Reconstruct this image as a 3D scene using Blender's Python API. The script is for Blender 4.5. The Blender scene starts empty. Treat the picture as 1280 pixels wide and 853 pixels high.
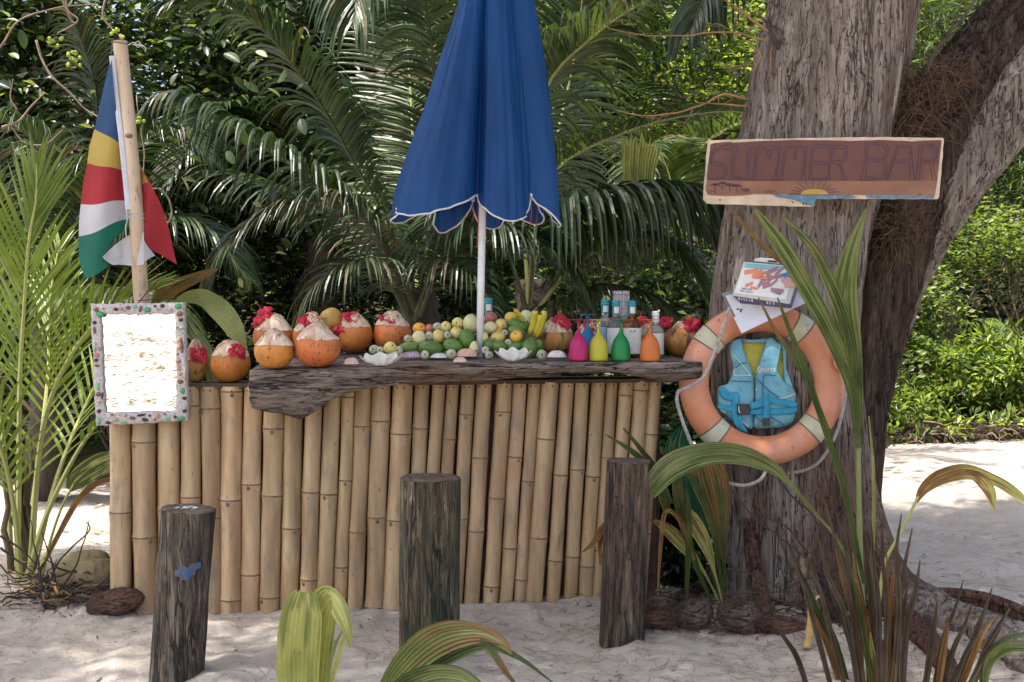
import bpy, bmesh, math, random
import numpy as np
from mathutils import Vector, Matrix, noise

R = math.radians
SC = bpy.context.scene
COL = SC.collection
random.seed(7)

# ---------------------------------------------------------------- camera
FPX = 1500.0
CAM_H = 1.34
PITCH = math.atan(31.5 / FPX)
cam = bpy.data.objects.new('camera', bpy.data.cameras.new('camera'))
COL.objects.link(cam)
cam.location = (0, 0, CAM_H)
cam.rotation_euler = (R(90) - PITCH, 0, 0)
cam.data.sensor_width = 36.0
cam.data.lens = 36.0 * FPX / 1280.0
cam.data.clip_end = 3000
cam.data.clip_start = 0.05
SC.camera = cam

# ---------------------------------------------------------------- light
SUN_V = Vector((-0.30, -0.20, 0.92)).normalized()      # towards the sun: high, from the left and a little from the camera's side
world = bpy.data.worlds.new('World')
SC.world = world
world.use_nodes = True
wn = world.node_tree
sky = wn.nodes.new('ShaderNodeTexSky')
sky.sky_type = 'NISHITA'
sky.sun_disc = False
sky.dust_density = 5.0
sky.ozone_density = 0.6
sky.air_density = 1.0
sky.sun_elevation = math.asin(SUN_V.z)
sky.sun_rotation = math.atan2(SUN_V.x, SUN_V.y)
wn.links.new(sky.outputs[0], wn.nodes['Background'].inputs[0])
wn.nodes['Background'].inputs[1].default_value = 0.15
sun = bpy.data.objects.new('sun', bpy.data.lights.new('sun', 'SUN'))
COL.objects.link(sun)
sun.data.energy = 3.7
sun.data.angle = R(0.55)
sun.data.color = (1.0, 0.95, 0.87)
sun.rotation_euler = SUN_V.to_track_quat('Z', 'Y').to_euler()
sun.location = (0, 0, 20)
SC.view_settings.view_transform = 'Standard'
SC.view_settings.look = 'None'
SC.view_settings.exposure = 1.3
SC.view_settings.gamma = 1.0
SC.cycles.use_denoising = True
SC.cycles.max_bounces = 8
SC.cycles.diffuse_bounces = 4
SC.cycles.transparent_max_bounces = 8
SC.cycles.caustics_reflective = False
SC.cycles.caustics_refractive = False
SC.cycles.sample_clamp_indirect = 6

# ---------------------------------------------------------------- helpers
def P(px, py, Y):
    """The point at distance Y (metres from the camera plane, level) that the photograph shows at px, py."""
    u = (px - 640.0) / FPX
    v = (426.5 - py) / FPX
    d = Vector((u, math.cos(PITCH) + v * math.sin(PITCH), -math.sin(PITCH) + v * math.cos(PITCH)))
    return Vector((0, 0, CAM_H)) + d * (Y / d.y)

def sr(r, g, b, k=1.0):
    f = lambda c: ((c / 255 + .055) / 1.055) ** 2.4 if c > 10 else c / 255 / 12.92
    return (f(r) * k, f(g) * k, f(b) * k)

def lerp(a, b, t): return a + (b - a) * t

def ilerp(tab, x):
    """piecewise linear look-up in a list of (x, value...)"""
    if x <= tab[0][0]: return tab[0][1:]
    for a, b in zip(tab, tab[1:]):
        if x <= b[0]:
            t = (x - a[0]) / (b[0] - a[0])
            return tuple(lerp(p, q, t) for p, q in zip(a[1:], b[1:]))
    return tab[-1][1:]

def catmull(pts, n):
    pts = [Vector(p) for p in pts]
    if len(pts) == 2:
        return [pts[0].lerp(pts[1], i / (n - 1)) for i in range(n)]
    q = [pts[0] * 2 - pts[1]] + pts + [pts[-1] * 2 - pts[-2]]
    seg = len(pts) - 1
    out = []
    for i in range(n):
        t = i / (n - 1) * seg
        k = min(int(t), seg - 1); t -= k
        a, b, c, d = q[k:k + 4]
        out.append(.5 * ((2 * b) + (c - a) * t + (2 * a - 5 * b + 4 * c - d) * t * t + (3 * b - a - 3 * c + d) * t ** 3))
    return out

def frames(pts, up=Vector((0, 0, 1))):
    fr = []
    last = None
    for i, p in enumerate(pts):
        t = (pts[min(i + 1, len(pts) - 1)] - pts[max(i - 1, 0)])
        t = t.normalized() if t.length > 1e-9 else Vector((0, 0, 1))
        if last is None:
            s = up.cross(t)
            if s.length < .05: s = Vector((1, 0, 0)).cross(t)
            if s.length < .05: s = Vector((0, 1, 0)).cross(t)
            s.normalize()
        else:
            s = (last - t * last.dot(t)).normalized()
        last = s
        fr.append((t, s, t.cross(s)))
    return fr

def origin_of(o):
    w = Vector((0, 0, 0))
    while o is not None:
        w += o.location
        o = o.parent
    return w

class MB:
    def __init__(s): s.v = []; s.f = []; s.m = []
    def add(s, vs, fs, m=0):
        k = len(s.v)
        s.v.extend(Vector(v) for v in vs)
        s.f.extend(tuple(i + k for i in f) for f in fs)
        s.m.extend([m] * len(fs))
    def tube(s, pts, rad, n=8, m=0, cap=True, prof=None, up=Vector((0, 0, 1))):
        pts = [Vector(p) for p in pts]
        if not hasattr(rad, '__len__'): rad = [rad] * len(pts)
        fr = frames(pts, up)
        k = len(s.v)
        for i, (p, (t, a, b)) in enumerate(zip(pts, fr)):
            for j in range(n):
                an = 2 * math.pi * j / n
                r = rad[i] * (prof(i, an) if prof else 1)
                s.v.append(p + (a * math.cos(an) + b * math.sin(an)) * r)
        for i in range(len(pts) - 1):
            for j in range(n):
                q = (j + 1) % n
                s.f.append((k + i * n + j, k + i * n + q, k + (i + 1) * n + q, k + (i + 1) * n + j)); s.m.append(m)
        if cap:
            s.f.append(tuple(k + j for j in range(n))[::-1]); s.m.append(m)
            e = k + (len(pts) - 1) * n
            s.f.append(tuple(e + j for j in range(n))); s.m.append(m)
    def lathe(s, prof, n=20, m=0, M=None, wob=None):
        """prof: (radius, z) from bottom to top about the z axis, M places it"""
        M = M or Matrix()
        k = len(s.v)
        for i, (r, z) in enumerate(prof):
            for j in range(n):
                an = 2 * math.pi * j / n
                v = Vector((r * math.cos(an), r * math.sin(an), z))
                if wob: v = wob(v, i, an)
                s.v.append(M @ v)
        for i in range(len(prof) - 1):
            mm = m[i] if hasattr(m, '__len__') else m
            for j in range(n):
                q = (j + 1) % n
                s.f.append((k + i * n + j, k + i * n + q, k + (i + 1) * n + q, k + (i + 1) * n + j)); s.m.append(mm)
    def box(s, c, sx, sy, sz, M=None, m=0):
        M = M or Matrix()
        c = Vector(c)
        vs = [M @ (c + Vector((x * sx / 2, y * sy / 2, z * sz / 2))) for z in (-1, 1) for y in (-1, 1) for x in (-1, 1)]
        s.add(vs, [(0, 2, 3, 1), (4, 5, 7, 6), (0, 1, 5, 4), (2, 6, 7, 3), (0, 4, 6, 2), (1, 3, 7, 5)], m)
    def prism(s, poly, d, m=0, ms=None):
        """poly: world points in order (front face), d: extrusion vector"""
        n = len(poly)
        d = Vector(d)
        s.add([Vector(p) for p in poly] + [Vector(p) + d for p in poly],
              [tuple(range(n)), tuple(range(2 * n - 1, n - 1, -1))], m)
        k = len(s.v) - 2 * n
        for i in range(n):
            j = (i + 1) % n
            s.f.append((k + i, k + n + i, k + n + j, k + j)); s.m.append(m if ms is None else ms)
    def grid(s, rows, m=0, close=False):
        """rows: list of equal-length point lists"""
        k = len(s.v); w = len(rows[0])
        for r in rows: s.v.extend(Vector(p) for p in r)
        for i in range(len(rows) - 1):
            for j in range(w - (0 if close else 1)):
                q = (j + 1) % w
                s.f.append((k + i * w + j, k + i * w + q, k + (i + 1) * w + q, k + (i + 1) * w + j))
                s.m.append(m(i, j) if callable(m) else m)
    def sphere(s, c, r, nu=16, nv=10, m=0, M=None, fn=None):
        rows = []
        M = M or Matrix()
        for i in range(nv + 1):
            ph = math.pi * (i / nv) if 0 < i < nv else (0.02 if i == 0 else math.pi - .02)
            row = []
            for j in range(nu):
                th = 2 * math.pi * j / nu
                d = Vector((math.sin(ph) * math.cos(th), math.sin(ph) * math.sin(th), -math.cos(ph)))
                k = fn(d) if fn else 1
                row.append(Vector(c) + M @ (d * r * k))
            rows.append(row)
        s.grid(rows, m, close=True)
    def build(s, name, mats, parent=None, smooth=True, bevel=0, mod=None):
        if not isinstance(mats, (list, tuple)): mats = [mats]
        w = origin_of(parent)
        me = bpy.data.meshes.new(name)
        me.from_pydata([tuple(v - w) for v in s.v], [], s.f)
        for mt in mats: me.materials.append(mt)
        if len(mats) > 1: me.polygons.foreach_set('material_index', s.m)
        if smooth: me.polygons.foreach_set('use_smooth', [True] * len(s.f))
        if bevel:
            bm = bmesh.new(); bm.from_mesh(me)
            bmesh.ops.bevel(bm, geom=[e for e in bm.edges if e.calc_face_angle(0) > .6], offset=bevel, segments=2, affect='EDGES', profile=.6)
            bm.to_mesh(me); bm.free()
        me.update()
        o = bpy.data.objects.new(name, me)
        COL.objects.link(o)
        if parent: o.parent = parent
        return o

def tag(o, label=None, cat=None, group=None, kind=None):
    if label: o['label'] = label
    if cat: o['category'] = cat
    if group: o['group'] = group
    if kind: o['kind'] = kind
    return o

def thing(name, loc, label, cat, group=None):
    o = bpy.data.objects.new(name, None)
    COL.objects.link(o)
    o.empty_display_size = .1
    o.location = loc
    return tag(o, label, cat, group)

def kids(o): return [c for c in bpy.data.objects if c.parent == o]

def np_mesh(name, verts, faces, mats, parent=None, mi=None, smooth=False):
    """verts Nx3 array, faces Mx3 or Mx4 array"""
    w = origin_of(parent)
    verts = np.asarray(verts, dtype=np.float32) - np.array(w, dtype=np.float32)
    me = bpy.data.meshes.new(name)
    nf, k = faces.shape
    me.vertices.add(len(verts)); me.vertices.foreach_set('co', verts.ravel())
    me.loops.add(nf * k); me.loops.foreach_set('vertex_index', faces.astype(np.int32).ravel())
    me.polygons.add(nf); me.polygons.foreach_set('loop_start', np.arange(0, nf * k, k, dtype=np.int32))
    if not isinstance(mats, (list, tuple)): mats = [mats]
    for mt in mats: me.materials.append(mt)
    if mi is not None: me.polygons.foreach_set('material_index', mi.astype(np.int32))
    if smooth: me.polygons.foreach_set('use_smooth', np.ones(nf, dtype=bool))
    me.update(calc_edges=True)
    o = bpy.data.objects.new(name, me)
    COL.objects.link(o)
    if parent: o.parent = parent
    return o

# ---------------------------------------------------------------- materials
def ramp(nt, cols, src):
    r = nt.nodes.new('ShaderNodeValToRGB')
    e = r.color_ramp.elements
    while len(e) > 1: e.remove(e[-1])
    for i, (p, c) in enumerate(cols):
        x = e[0] if i == 0 else e.new(p)
        x.position = p; x.color = (*c, 1)
    nt.links.new(src, r.inputs[0])
    return r.outputs[0]

def mat(name, cols, scale=8, stretch=(1, 1, 1), detail=6, rough=.6, bump=.3, bdist=.01, bscale=None, bstretch=None,
        trans=0, tcol=None, spots=(), rand=0, spec=.5, metal=0, coat=0, wave=None, dist=0, nrough=.6, hue=0, sub=0, cracks=(), dry=None):
    m = bpy.data.materials.new(name)
    m.use_nodes = True
    nt = m.node_tree; N = nt.nodes; L = nt.links
    bs = N['Principled BSDF']
    tc = N.new('ShaderNodeTexCoord')
    def coords(st):
        mp = N.new('ShaderNodeMapping'); mp.inputs['Scale'].default_value = st
        L.new(tc.outputs['Object'], mp.inputs[0])
        oi = N.new('ShaderNodeObjectInfo')
        ml = N.new('ShaderNodeMath'); ml.operation = 'MULTIPLY'; ml.inputs[1].default_value = 40 if rand or hue else 0
        L.new(oi.outputs['Random'], ml.inputs[0]); L.new(ml.outputs[0], mp.inputs['Location'])
        return mp.outputs[0]
    def nz(sc, st, det=detail, ro=nrough, ds=0):
        n = N.new('ShaderNodeTexNoise'); n.inputs['Scale'].default_value = sc
        n.inputs['Detail'].default_value = det; n.inputs['Roughness'].default_value = ro; n.inputs['Distortion'].default_value = ds
        L.new(coords(st), n.inputs['Vector']); return n.outputs[0]
    if len(cols) == 1 and not hasattr(cols[0][0], '__len__') and len(cols[0]) == 3: cols = [(0, cols[0]), (1, cols[0])]
    c = ramp(nt, cols, nz(scale, stretch, ds=dist))
    for sp in spots:                       # (scale, stretch, lo, hi, colour)
        sc_, st_, lo, hi, colr = sp[:5]
        mr = N.new('ShaderNodeMapRange'); mr.inputs[1].default_value = lo; mr.inputs[2].default_value = hi
        L.new(nz(sc_, st_, 4, .6), mr.inputs[0])
        mx = N.new('ShaderNodeMixRGB'); mx.inputs[2].default_value = (*colr, 1)
        L.new(mr.outputs[0], mx.inputs[0]); L.new(c, mx.inputs[1]); c = mx.outputs[0]
    if dry:                                   # withered streaks, carried by the mesh as an attribute
        at = N.new('ShaderNodeAttribute'); at.attribute_name = 'dry'
        mx = N.new('ShaderNodeMixRGB'); mx.inputs[2].default_value = (*dry, 1)
        L.new(at.outputs['Fac'], mx.inputs[0]); L.new(c, mx.inputs[1]); c = mx.outputs[0]
    hts = []
    for (sc_, st_, wd, colr) in cracks:      # dark thin fissures along the zero line of a noise
        n_ = nz(sc_, st_, 5, .6, .4)
        a1 = N.new('ShaderNodeMath'); a1.operation = 'SUBTRACT'; a1.inputs[1].default_value = .5; L.new(n_, a1.inputs[0])
        a2 = N.new('ShaderNodeMath'); a2.operation = 'ABSOLUTE'; L.new(a1.outputs[0], a2.inputs[0])
        mr = N.new('ShaderNodeMapRange'); mr.inputs[1].default_value = wd * .25; mr.inputs[2].default_value = wd; mr.inputs[3].default_value = 1; mr.inputs[4].default_value = 0
        L.new(a2.outputs[0], mr.inputs[0]); hts.append(mr.outputs[0])
        mx = N.new('ShaderNodeMixRGB'); mx.inputs[2].default_value = (*colr, 1)
        L.new(mr.outputs[0], mx.inputs[0]); L.new(c, mx.inputs[1]); c = mx.outputs[0]
    if rand or hue:
        oi = N.new('ShaderNodeObjectInfo')
        hs = N.new('ShaderNodeHueSaturation')
        mr = N.new('ShaderNodeMapRange'); mr.inputs[3].default_value = 1 - rand; mr.inputs[4].default_value = 1 + rand
        L.new(oi.outputs['Random'], mr.inputs[0]); L.new(mr.outputs[0], hs.inputs['Value'])
        m2 = N.new('ShaderNodeMath'); m2.operation = 'MULTIPLY'; m2.inputs[1].default_value = 7.31
        m3 = N.new('ShaderNodeMath'); m3.operation = 'FRACT'
        m4 = N.new('ShaderNodeMapRange'); m4.inputs[3].default_value = .5 - hue; m4.inputs[4].default_value = .5 + hue
        L.new(oi.outputs['Random'], m2.inputs[0]); L.new(m2.outputs[0], m3.inputs[0]); L.new(m3.outputs[0], m4.inputs[0]); L.new(m4.outputs[0], hs.inputs['Hue'])
        L.new(c, hs.inputs['Color']); c = hs.outputs[0]
    L.new(c, bs.inputs['Base Color'])
    bs.inputs['Roughness'].default_value = rough
    bs.inputs['Specular IOR Level'].default_value = spec
    bs.inputs['Metallic'].default_value = metal
    if coat: bs.inputs['Coat Weight'].default_value = coat; bs.inputs['Coat Roughness'].default_value = .15
    if sub:
        bs.inputs['Subsurface Weight'].default_value = sub; bs.inputs['Subsurface Radius'].default_value = (.02, .01, .006)
        bs.inputs['Subsurface Scale'].default_value = 1
    if bump:
        b = N.new('ShaderNodeBump'); b.inputs['Strength'].default_value = bump; b.inputs['Distance'].default_value = bdist
        hsrc = nz(bscale or scale * 3, bstretch or stretch, 6, .65)
        for h_ in hts:
            sb = N.new('ShaderNodeMath'); sb.operation = 'SUBTRACT'; L.new(hsrc, sb.inputs[0]); L.new(h_, sb.inputs[1]); hsrc = sb.outputs[0]
        L.new(hsrc, b.inputs['Height']); L.new(b.outputs[0], bs.inputs['Normal'])
    out = N['Material Output']
    if trans:
        tr = N.new('ShaderNodeBsdfTranslucent')
        mul = N.new('ShaderNodeMixRGB'); mul.blend_type = 'MULTIPLY'; mul.inputs[0].default_value = 1
        mul.inputs[2].default_value = (*(tcol or (1.6, 1.7, .7)), 1)
        L.new(c, mul.inputs[1]); L.new(mul.outputs[0], tr.inputs[0])
        mx = N.new('ShaderNodeMixShader'); mx.inputs[0].default_value = trans
        L.new(bs.outputs[0], mx.inputs[1]); L.new(tr.outputs[0], mx.inputs[2]); L.new(mx.outputs[0], out.inputs[0])
    m['c'] = 1
    return m

def flat(name, col, rough=.6, **k):
    return mat(name, [(0.3, tuple(x * .88 for x in col)), (.7, tuple(min(1, x * 1.08) for x in col))], scale=k.pop('scale', 25), rough=rough, bump=k.pop('bump', .1), bdist=.003, **k)
# ---------------------------------------------------------------- materials of the land
M_sand = mat('sand', [(.25, (.35, .30, .25)), (.5, (.44, .39, .335)), (.75, (.52, .47, .41))], scale=2.2, detail=12, rough=.95, bump=.8, bdist=.02, bscale=30,
             spots=[(70, (1, 1, 1), .66, .72, (.26, .2, .15)), (9, (1, 3, 1), .66, .78, (.36, .30, .25))], spec=.2, nrough=.7)
M_litter = mat('leaf_litter', [(.3, (.02, .015, .01)), (.5, (.05, .036, .022)), (.7, (.11, .08, .05))], scale=9, detail=10, rough=.95, bump=1, bdist=.08, bscale=10, spec=.1,
               spots=[(1.2, (1, 1, 1), .55, .6, (.05, .07, .02))])
M_needle = mat('needle', [(.3, (.05, .03, .018)), (.7, (.13, .08, .05))], scale=30, rough=.9, bump=0)
M_barkdark = mat('dark_bark', [(.3, (.035, .026, .02)), (.6, (.09, .07, .055)), (.8, (.16, .13, .1))], scale=12, stretch=(1, 1, .25), rough=.9, bump=.8, bdist=.02)
M_twig = mat('twig_bark', [(.3, (.13, .09, .06)), (.7, (.28, .21, .15))], scale=20, rough=.85, bump=.4, bdist=.003)
M_ltwig = mat('orange_twig_bark', [(.3, (.2, .11, .05)), (.7, (.34, .2, .1))], scale=20, rough=.8, bump=.3, bdist=.003)

def leafmat(name, a, b, c, rough=.42, trans=.28, tcol=(1.9, 1.9, .6), spec=.5):
    return mat(name, [(.3, a), (.5, b), (.72, c)], scale=3.5, detail=4, rough=rough, bump=0, trans=trans, tcol=tcol, spec=spec, rand=.0)
M_ldark = leafmat('dark_leaf', (.010, .022, .008), (.018, .036, .012), (.03, .055, .018), rough=.34, trans=.12)
M_lmid = leafmat('green_leaf', (.022, .045, .012), (.04, .075, .018), (.065, .11, .028), trans=.25)
M_llight = leafmat('light_leaf', (.09, .15, .03), (.16, .23, .05), (.25, .32, .10), trans=.38, rough=.35)
M_lblue = leafmat('needle_leaf', (.035, .06, .025), (.06, .09, .04), (.09, .13, .06), trans=.25, tcol=(1.6, 1.7, .9))
M_lyel = leafmat('yellow_leaf', (.26, .32, .05), (.38, .44, .09), (.48, .52, .14), trans=.4, rough=.35)
M_lpale = leafmat('pale_leaf', (.16, .19, .08), (.23, .26, .12), (.32, .34, .17), trans=.3, rough=.35)
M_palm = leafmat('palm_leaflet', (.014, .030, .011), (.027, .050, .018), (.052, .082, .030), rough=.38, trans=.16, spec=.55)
M_palml = leafmat('lit_palm_leaflet', (.03, .05, .016), (.06, .092, .03), (.11, .15, .055), rough=.4, trans=.28, spec=.5)  # paler copy of the palm leaflet, sunlight put into its colour
M_palmy = leafmat('young_palm_leaflet', (.10, .15, .025), (.17, .23, .04), (.27, .33, .07), rough=.36, trans=.35, tcol=(1.6, 1.7, .6))
M_palmb = leafmat('brown_palm_leaflet', (.06, .045, .025), (.1, .08, .04), (.16, .12, .06), rough=.6, trans=.2)
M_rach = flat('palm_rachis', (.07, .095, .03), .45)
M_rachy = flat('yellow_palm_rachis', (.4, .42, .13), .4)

def gz(x, y):
    if y < -60 or abs(x) > 60 or y > 60: return 0.0
    n = noise.noise
    near = 1.0 / (1 + max(0, abs(y - 5) - 8) * .1)
    z = .035 * n(Vector((x * .9 + 3, y * .9, 0))) + .03 * n(Vector((x * 2.3, y * 2.3, 5)))
    z += (.020 * n(Vector((x * 5, y * 5, 9))) + .026 * max(0, .35 - abs(n(Vector((x * 6.5, y * 6.5, 2))))) + .010 * n(Vector((x * 14, y * 14, 1))) + .007 * n(Vector((x * 21, y * 21, 1))) + .006 * max(0, n(Vector((x * 11, y * 13, 7))))) * near
    if y < -3:
        z += .10 * n(Vector((x * .6, y * 1.1, 4))) + .07 * n(Vector((x * 1.6, y * 2.2, 4))) + .05 * abs(n(Vector((x * 2.4, y * 2.6, 8))))
    # heaps against the foot of the bar
    for hx, hy, r, h in ((.15, 5.3, .35, .05), (-.6, 5.25, .3, .02), (.55, 5.45, .3, .05), (-1.6, 5.9, .5, .03), (1.1, 5.4, .4, .03), (-.2, 4.85, .2, .03)):
        d = ((x - hx) ** 2 + (y - hy) ** 2) / (r * r)
        if d < 4: z += h * math.exp(-d)
    return z

def axis(lo, a, b, hi, fine, grow):
    out = list(np.arange(a, b, fine))
    s, x = fine, out[-1]
    while x < hi: s *= grow; x += s; out.append(min(x, hi))
    s, x = fine, out[0]
    L = []
    while x > lo: s *= grow; x -= s; L.append(max(x, lo))
    return L[::-1] + out

xs = axis(-900, -2.9, 3.3, 900, .023, 1.045)
ys = [y for y in axis(-900, -22, 3.7, 900, .13, 1.06) if y < 3.75] + [y for y in axis(-900, 3.8, 8.0, 900, .023, 1.05) if y > 3.79]
gv = np.array([(x, y, gz(x, y)) for y in ys for x in xs])
W = len(xs)
ii, jj = np.meshgrid(np.arange(len(ys) - 1), np.arange(W - 1), indexing='ij')
gf = np.stack([ii * W + jj, ii * W + jj + 1, (ii + 1) * W + jj + 1, (ii + 1) * W + jj], -1).reshape(-1, 4)
sand = np_mesh('sand_ground', gv, gf, M_sand, smooth=True)
tag(sand, 'pale coral sand beach under the bar', kind='structure')

# wooded bank behind the beach: an earth slope that starts at the vegetation line
def edge_y(x): return ilerp([(-60, 20), (-12, 12), (-4.2, 9.9), (-2, 9.4), (0, 9.0), (2.5, 9.4), (4, 12.6), (7, 13), (14, 14), (60, 22)], x)[0]
def hz(x, y):
    e = y - edge_y(x)
    z = -.05 if e < 0 else 0
    if e >= 0: z = .28 * (1 - math.exp(-e * 3)) + .07 * e + max(0, e - 6) * .16 + max(0, e - 16) * .35
    k = ilerp([(-30, .15), (-12, .2), (-7, .55), (0, 1), (40, 1)], x)[0]
    z = z * (1 if z < .4 else k + (1 - k) * .4 / z)
    return z + .12 * noise.noise(Vector((x * .7, y * .7, 3))) * min(1, max(0, e + .3)) + .04 * noise.noise(Vector((x * 3, y * 3, 3)))
rows = []
for i in range(90):
    e = -.25 + (i / 89) ** 2.0 * 70
    rows.append([(x, edge_y(x) + e, hz(x, edge_y(x) + e) + gz(x, edge_y(x) + e) * (1 if e < 1 else 0)) for x in np.linspace(-45, 45, 260)])
hill = MB(); hill.grid(rows)
tag(hill.build('hillside', M_litter), 'earth slope covered with leaf litter behind the beach', kind='structure')

# ---------------------------------------------------------------- foliage
RNG = np.random.default_rng(11)

def blob_points(blobs, n, shell=.55, rng=RNG):
    tot = sum(b[3] * b[4] * b[5] for b in blobs)
    out = []
    for b in blobs:
        k = max(1, int(n * b[3] * b[4] * b[5] / tot))
        d = rng.normal(size=(k, 3)); d /= np.linalg.norm(d, axis=1)[:, None]
        r = rng.uniform(shell ** 3, 1, k) ** (1 / 3)
        lump = 1 + .18 * np.sin(d[:, 0] * 7 + b[0] * 3) * np.cos(d[:, 2] * 6 + b[1]) + .1 * np.sin(d[:, 1] * 11)
        out.append(np.array(b[:3]) + d * (r * lump)[:, None] * np.array(b[3:6]))
    return np.concatenate(out)

def leaf_arrays(cent, per, spread, size, asp, droop, rng=RNG, flat_=.35, mats=(.5, .3, .2), fold=.18):
    N = len(cent) * per
    c = np.repeat(cent, per, axis=0)
    d = rng.normal(size=(N, 3)); d /= np.linalg.norm(d, axis=1)[:, None]
    base = c + d * spread * rng.uniform(.15, 1, (N, 1))
    ax = d + rng.normal(size=(N, 3)) * .35; ax[:, 2] = ax[:, 2] * flat_ - droop
    ax /= np.linalg.norm(ax, axis=1)[:, None]
    up = np.array([0, 0, 1.0]) + rng.normal(size=(N, 3)) * .45
    s = np.cross(ax, up); s /= np.linalg.norm(s, axis=1)[:, None] + 1e-9
    nrm = np.cross(s, ax)
    L = (size * rng.uniform(.6, 1.25, N))[:, None]
    Wd = L * asp
    v0 = base
    v1 = base + ax * L * .5 - s * Wd * .5 + nrm * Wd * fold
    v2 = base + ax * L - nrm * L * .08
    v3 = base + ax * L * .5 + s * Wd * .5 + nrm * Wd * fold
    V = np.stack([v0, v1, v2, v3], 1).reshape(-1, 3)
    k = np.arange(N)[:, None] * 4
    F = np.concatenate([k + [0, 2, 1], k + [0, 3, 2]], 1).reshape(-1, 3)
    mi = np.repeat(rng.choice(len(mats), N, p=np.array(mats) / sum(mats)), 2)
    return V, F, mi

def foliage(name, blobs, nclus, per, spread, size, asp, droop, matl, parent=None, mats=(.5, .3, .2), shell=.5, **k):
    V, F, mi = leaf_arrays(blob_points(blobs, nclus, shell), per, spread, size, asp, droop, mats=mats, **k)
    return np_mesh(name, V, F, list(matl), parent, mi)

def wig_tube(mb, a, b, r0, r1, wob=.1, n=7, k=6, m=0, rnd=random):
    a, b = Vector(a), Vector(b)
    L = (b - a).length
    pts = [a.lerp(b, t / 5) + Vector((rnd.uniform(-1, 1), rnd.uniform(-1, 1), rnd.uniform(-1, 1))) * wob * L * math.sin(math.pi * t / 5 * .9) for t in range(6)]
    q = catmull(pts, n)
    mb.tube(q, [lerp(r0, r1, i / (n - 1)) for i in range(n)], k, m)
    return q

def shrub(name, base, blobs, label, cat, matl, nclus=200, per=9, spread=.1, size=.1, asp=.45, droop=.1, group=None, mats=(.5, .3, .2), nst=7, shell=.4, barkm=None, r=.02, trunk=None, **k):
    base = Vector(base)
    t = thing(name, base, label, cat, group)
    mb = MB()
    if trunk:
        q = wig_tube(mb, base - Vector((0, 0, .1)), base + Vector(trunk[0]), trunk[1], trunk[1] * .6, .06, 12, 9)
        st = q[7:]
    else: st = [base]
    for i in range(nst):
        bl = blobs[i % len(blobs)]
        p = Vector(bl[:3]) + Vector((random.uniform(-1, 1) * bl[3], random.uniform(-1, 1) * bl[4], random.uniform(-.2, 1) * bl[5])) * .7
        q = wig_tube(mb, random.choice(st) + Vector((random.uniform(-.08, .08), random.uniform(-.08, .08), -.03)), p, r, r * .25, .1, 9, 5)
        for j in range(3):
            s_ = q[random.randint(4, 8)]
            wig_tube(mb, s_, s_ + Vector((random.uniform(-1, 1), random.uniform(-1, 1), random.uniform(-.3, 1))) * bl[3] * .5, r * .35, r * .12, .1, 5, 4)
    mb.build('trunk' if trunk else 'stem', barkm or M_barkdark, t)
    foliage('crown' if trunk else 'foliage', blobs, nclus, per, spread, size, asp, droop, matl, t, mats, shell, **k)
    return t

def B(px, py, Y, rpx, rpy=None, ry=None):
    """crown blob centred where px, py shows it at distance Y, radii given in photograph pixels at that distance"""
    p = P(px, py, Y); s = Y / FPX
    rx = rpx * s; rz = (rpy or rpx) * s
    return (p.x, p.y, p.z, rx, ry or (rx + rz) / 2, rz)

def G(px, Y, dz=0):
    x = (px - 640) / FPX * Y
    return Vector((x, Y, max(gz(x, Y), hz(x, Y) if Y > edge_y(x) else -9) + dz))

EVERG = (M_ldark, M_lmid, M_llight)
# ---- far-off wood on the slope: reads as one mass
fb = []
for k in range(110):
    Y = random.uniform(19, 27); x = random.uniform(-19, 18)
    zmax = 1.34 + .30 * Y if x > -7 else 1.34 + .235 * Y
    z = random.uniform(0, zmax * 1.05) if x > -7 else random.uniform(0, zmax * .95)
    fb.append((x, Y, z, random.uniform(1, 2.0), 1.2, random.uniform(.8, 1.5)))
tag(foliage('far_wood', fb, 9500, 9, .45, .30, .45, .1, (M_ldark, M_lmid, M_llight), mats=(.45, .35, .2), shell=.3), 'dense far-off wood climbing the slope behind the beach', kind='stuff')

# ---- trees and shrubs, left to right
shrub('broadleaf_tree', G(-90, 9.8), [B(-60, 60, 9.6, 190, 130), B(90, 30, 9.9, 110, 80), B(60, 170, 9.2, 120, 80), B(190, 90, 9.4, 120, 75), B(300, 40, 10, 130, 80), B(-20, 250, 9.8, 120, 80), B(230, 190, 9.6, 110, 90)],
      'big dark broadleaf tree filling the upper left behind the flag', 'tree', (M_ldark, M_lmid, M_lpale), 1900, 9, .16, .105, .48, .15, mats=(.62, .3, .08), nst=26, trunk=((.5, -.2, 3.6), .16), r=.045)
shrub('round_leaved_tree', G(215, 10.8), [B(215, 250, 10.4, 90, 80), B(150, 300, 10.3, 80, 60), B(330, 140, 10.8, 100, 110), B(430, 30, 10.8, 130, 80), B(330, 260, 11, 90, 80)],
      'dark leafy tree behind the red half of the flag', 'tree', EVERG, 1200, 9, .16, .11, .55, .15, mats=(.6, .3, .1), nst=18, trunk=((.3, 0, 2.6), .1), r=.035)
shrub('thicket_bush', G(60, 10.4), [B(40, 420, 10.2, 110, 90), B(-60, 330, 10, 110, 130), B(120, 500, 10.6, 90, 60), B(-70, 500, 9.9, 90, 70)],
      'dark bush behind the young palm at the left edge', 'shrub', EVERG, 800, 9, .14, .09, .5, .1, mats=(.6, .33, .07), nst=14)
shrub('thicket_bush', G(330, 10.2), [B(300, 380, 10.3, 110, 90), B(420, 400, 10.6, 110, 80), B(250, 470, 9.9, 100, 60), B(390, 490, 9.8, 110, 60)],
      'dark undergrowth behind the row of orange coconuts', 'shrub', EVERG, 1000, 9, .14, .085, .5, .1, mats=(.65, .28, .07), nst=18)
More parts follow.
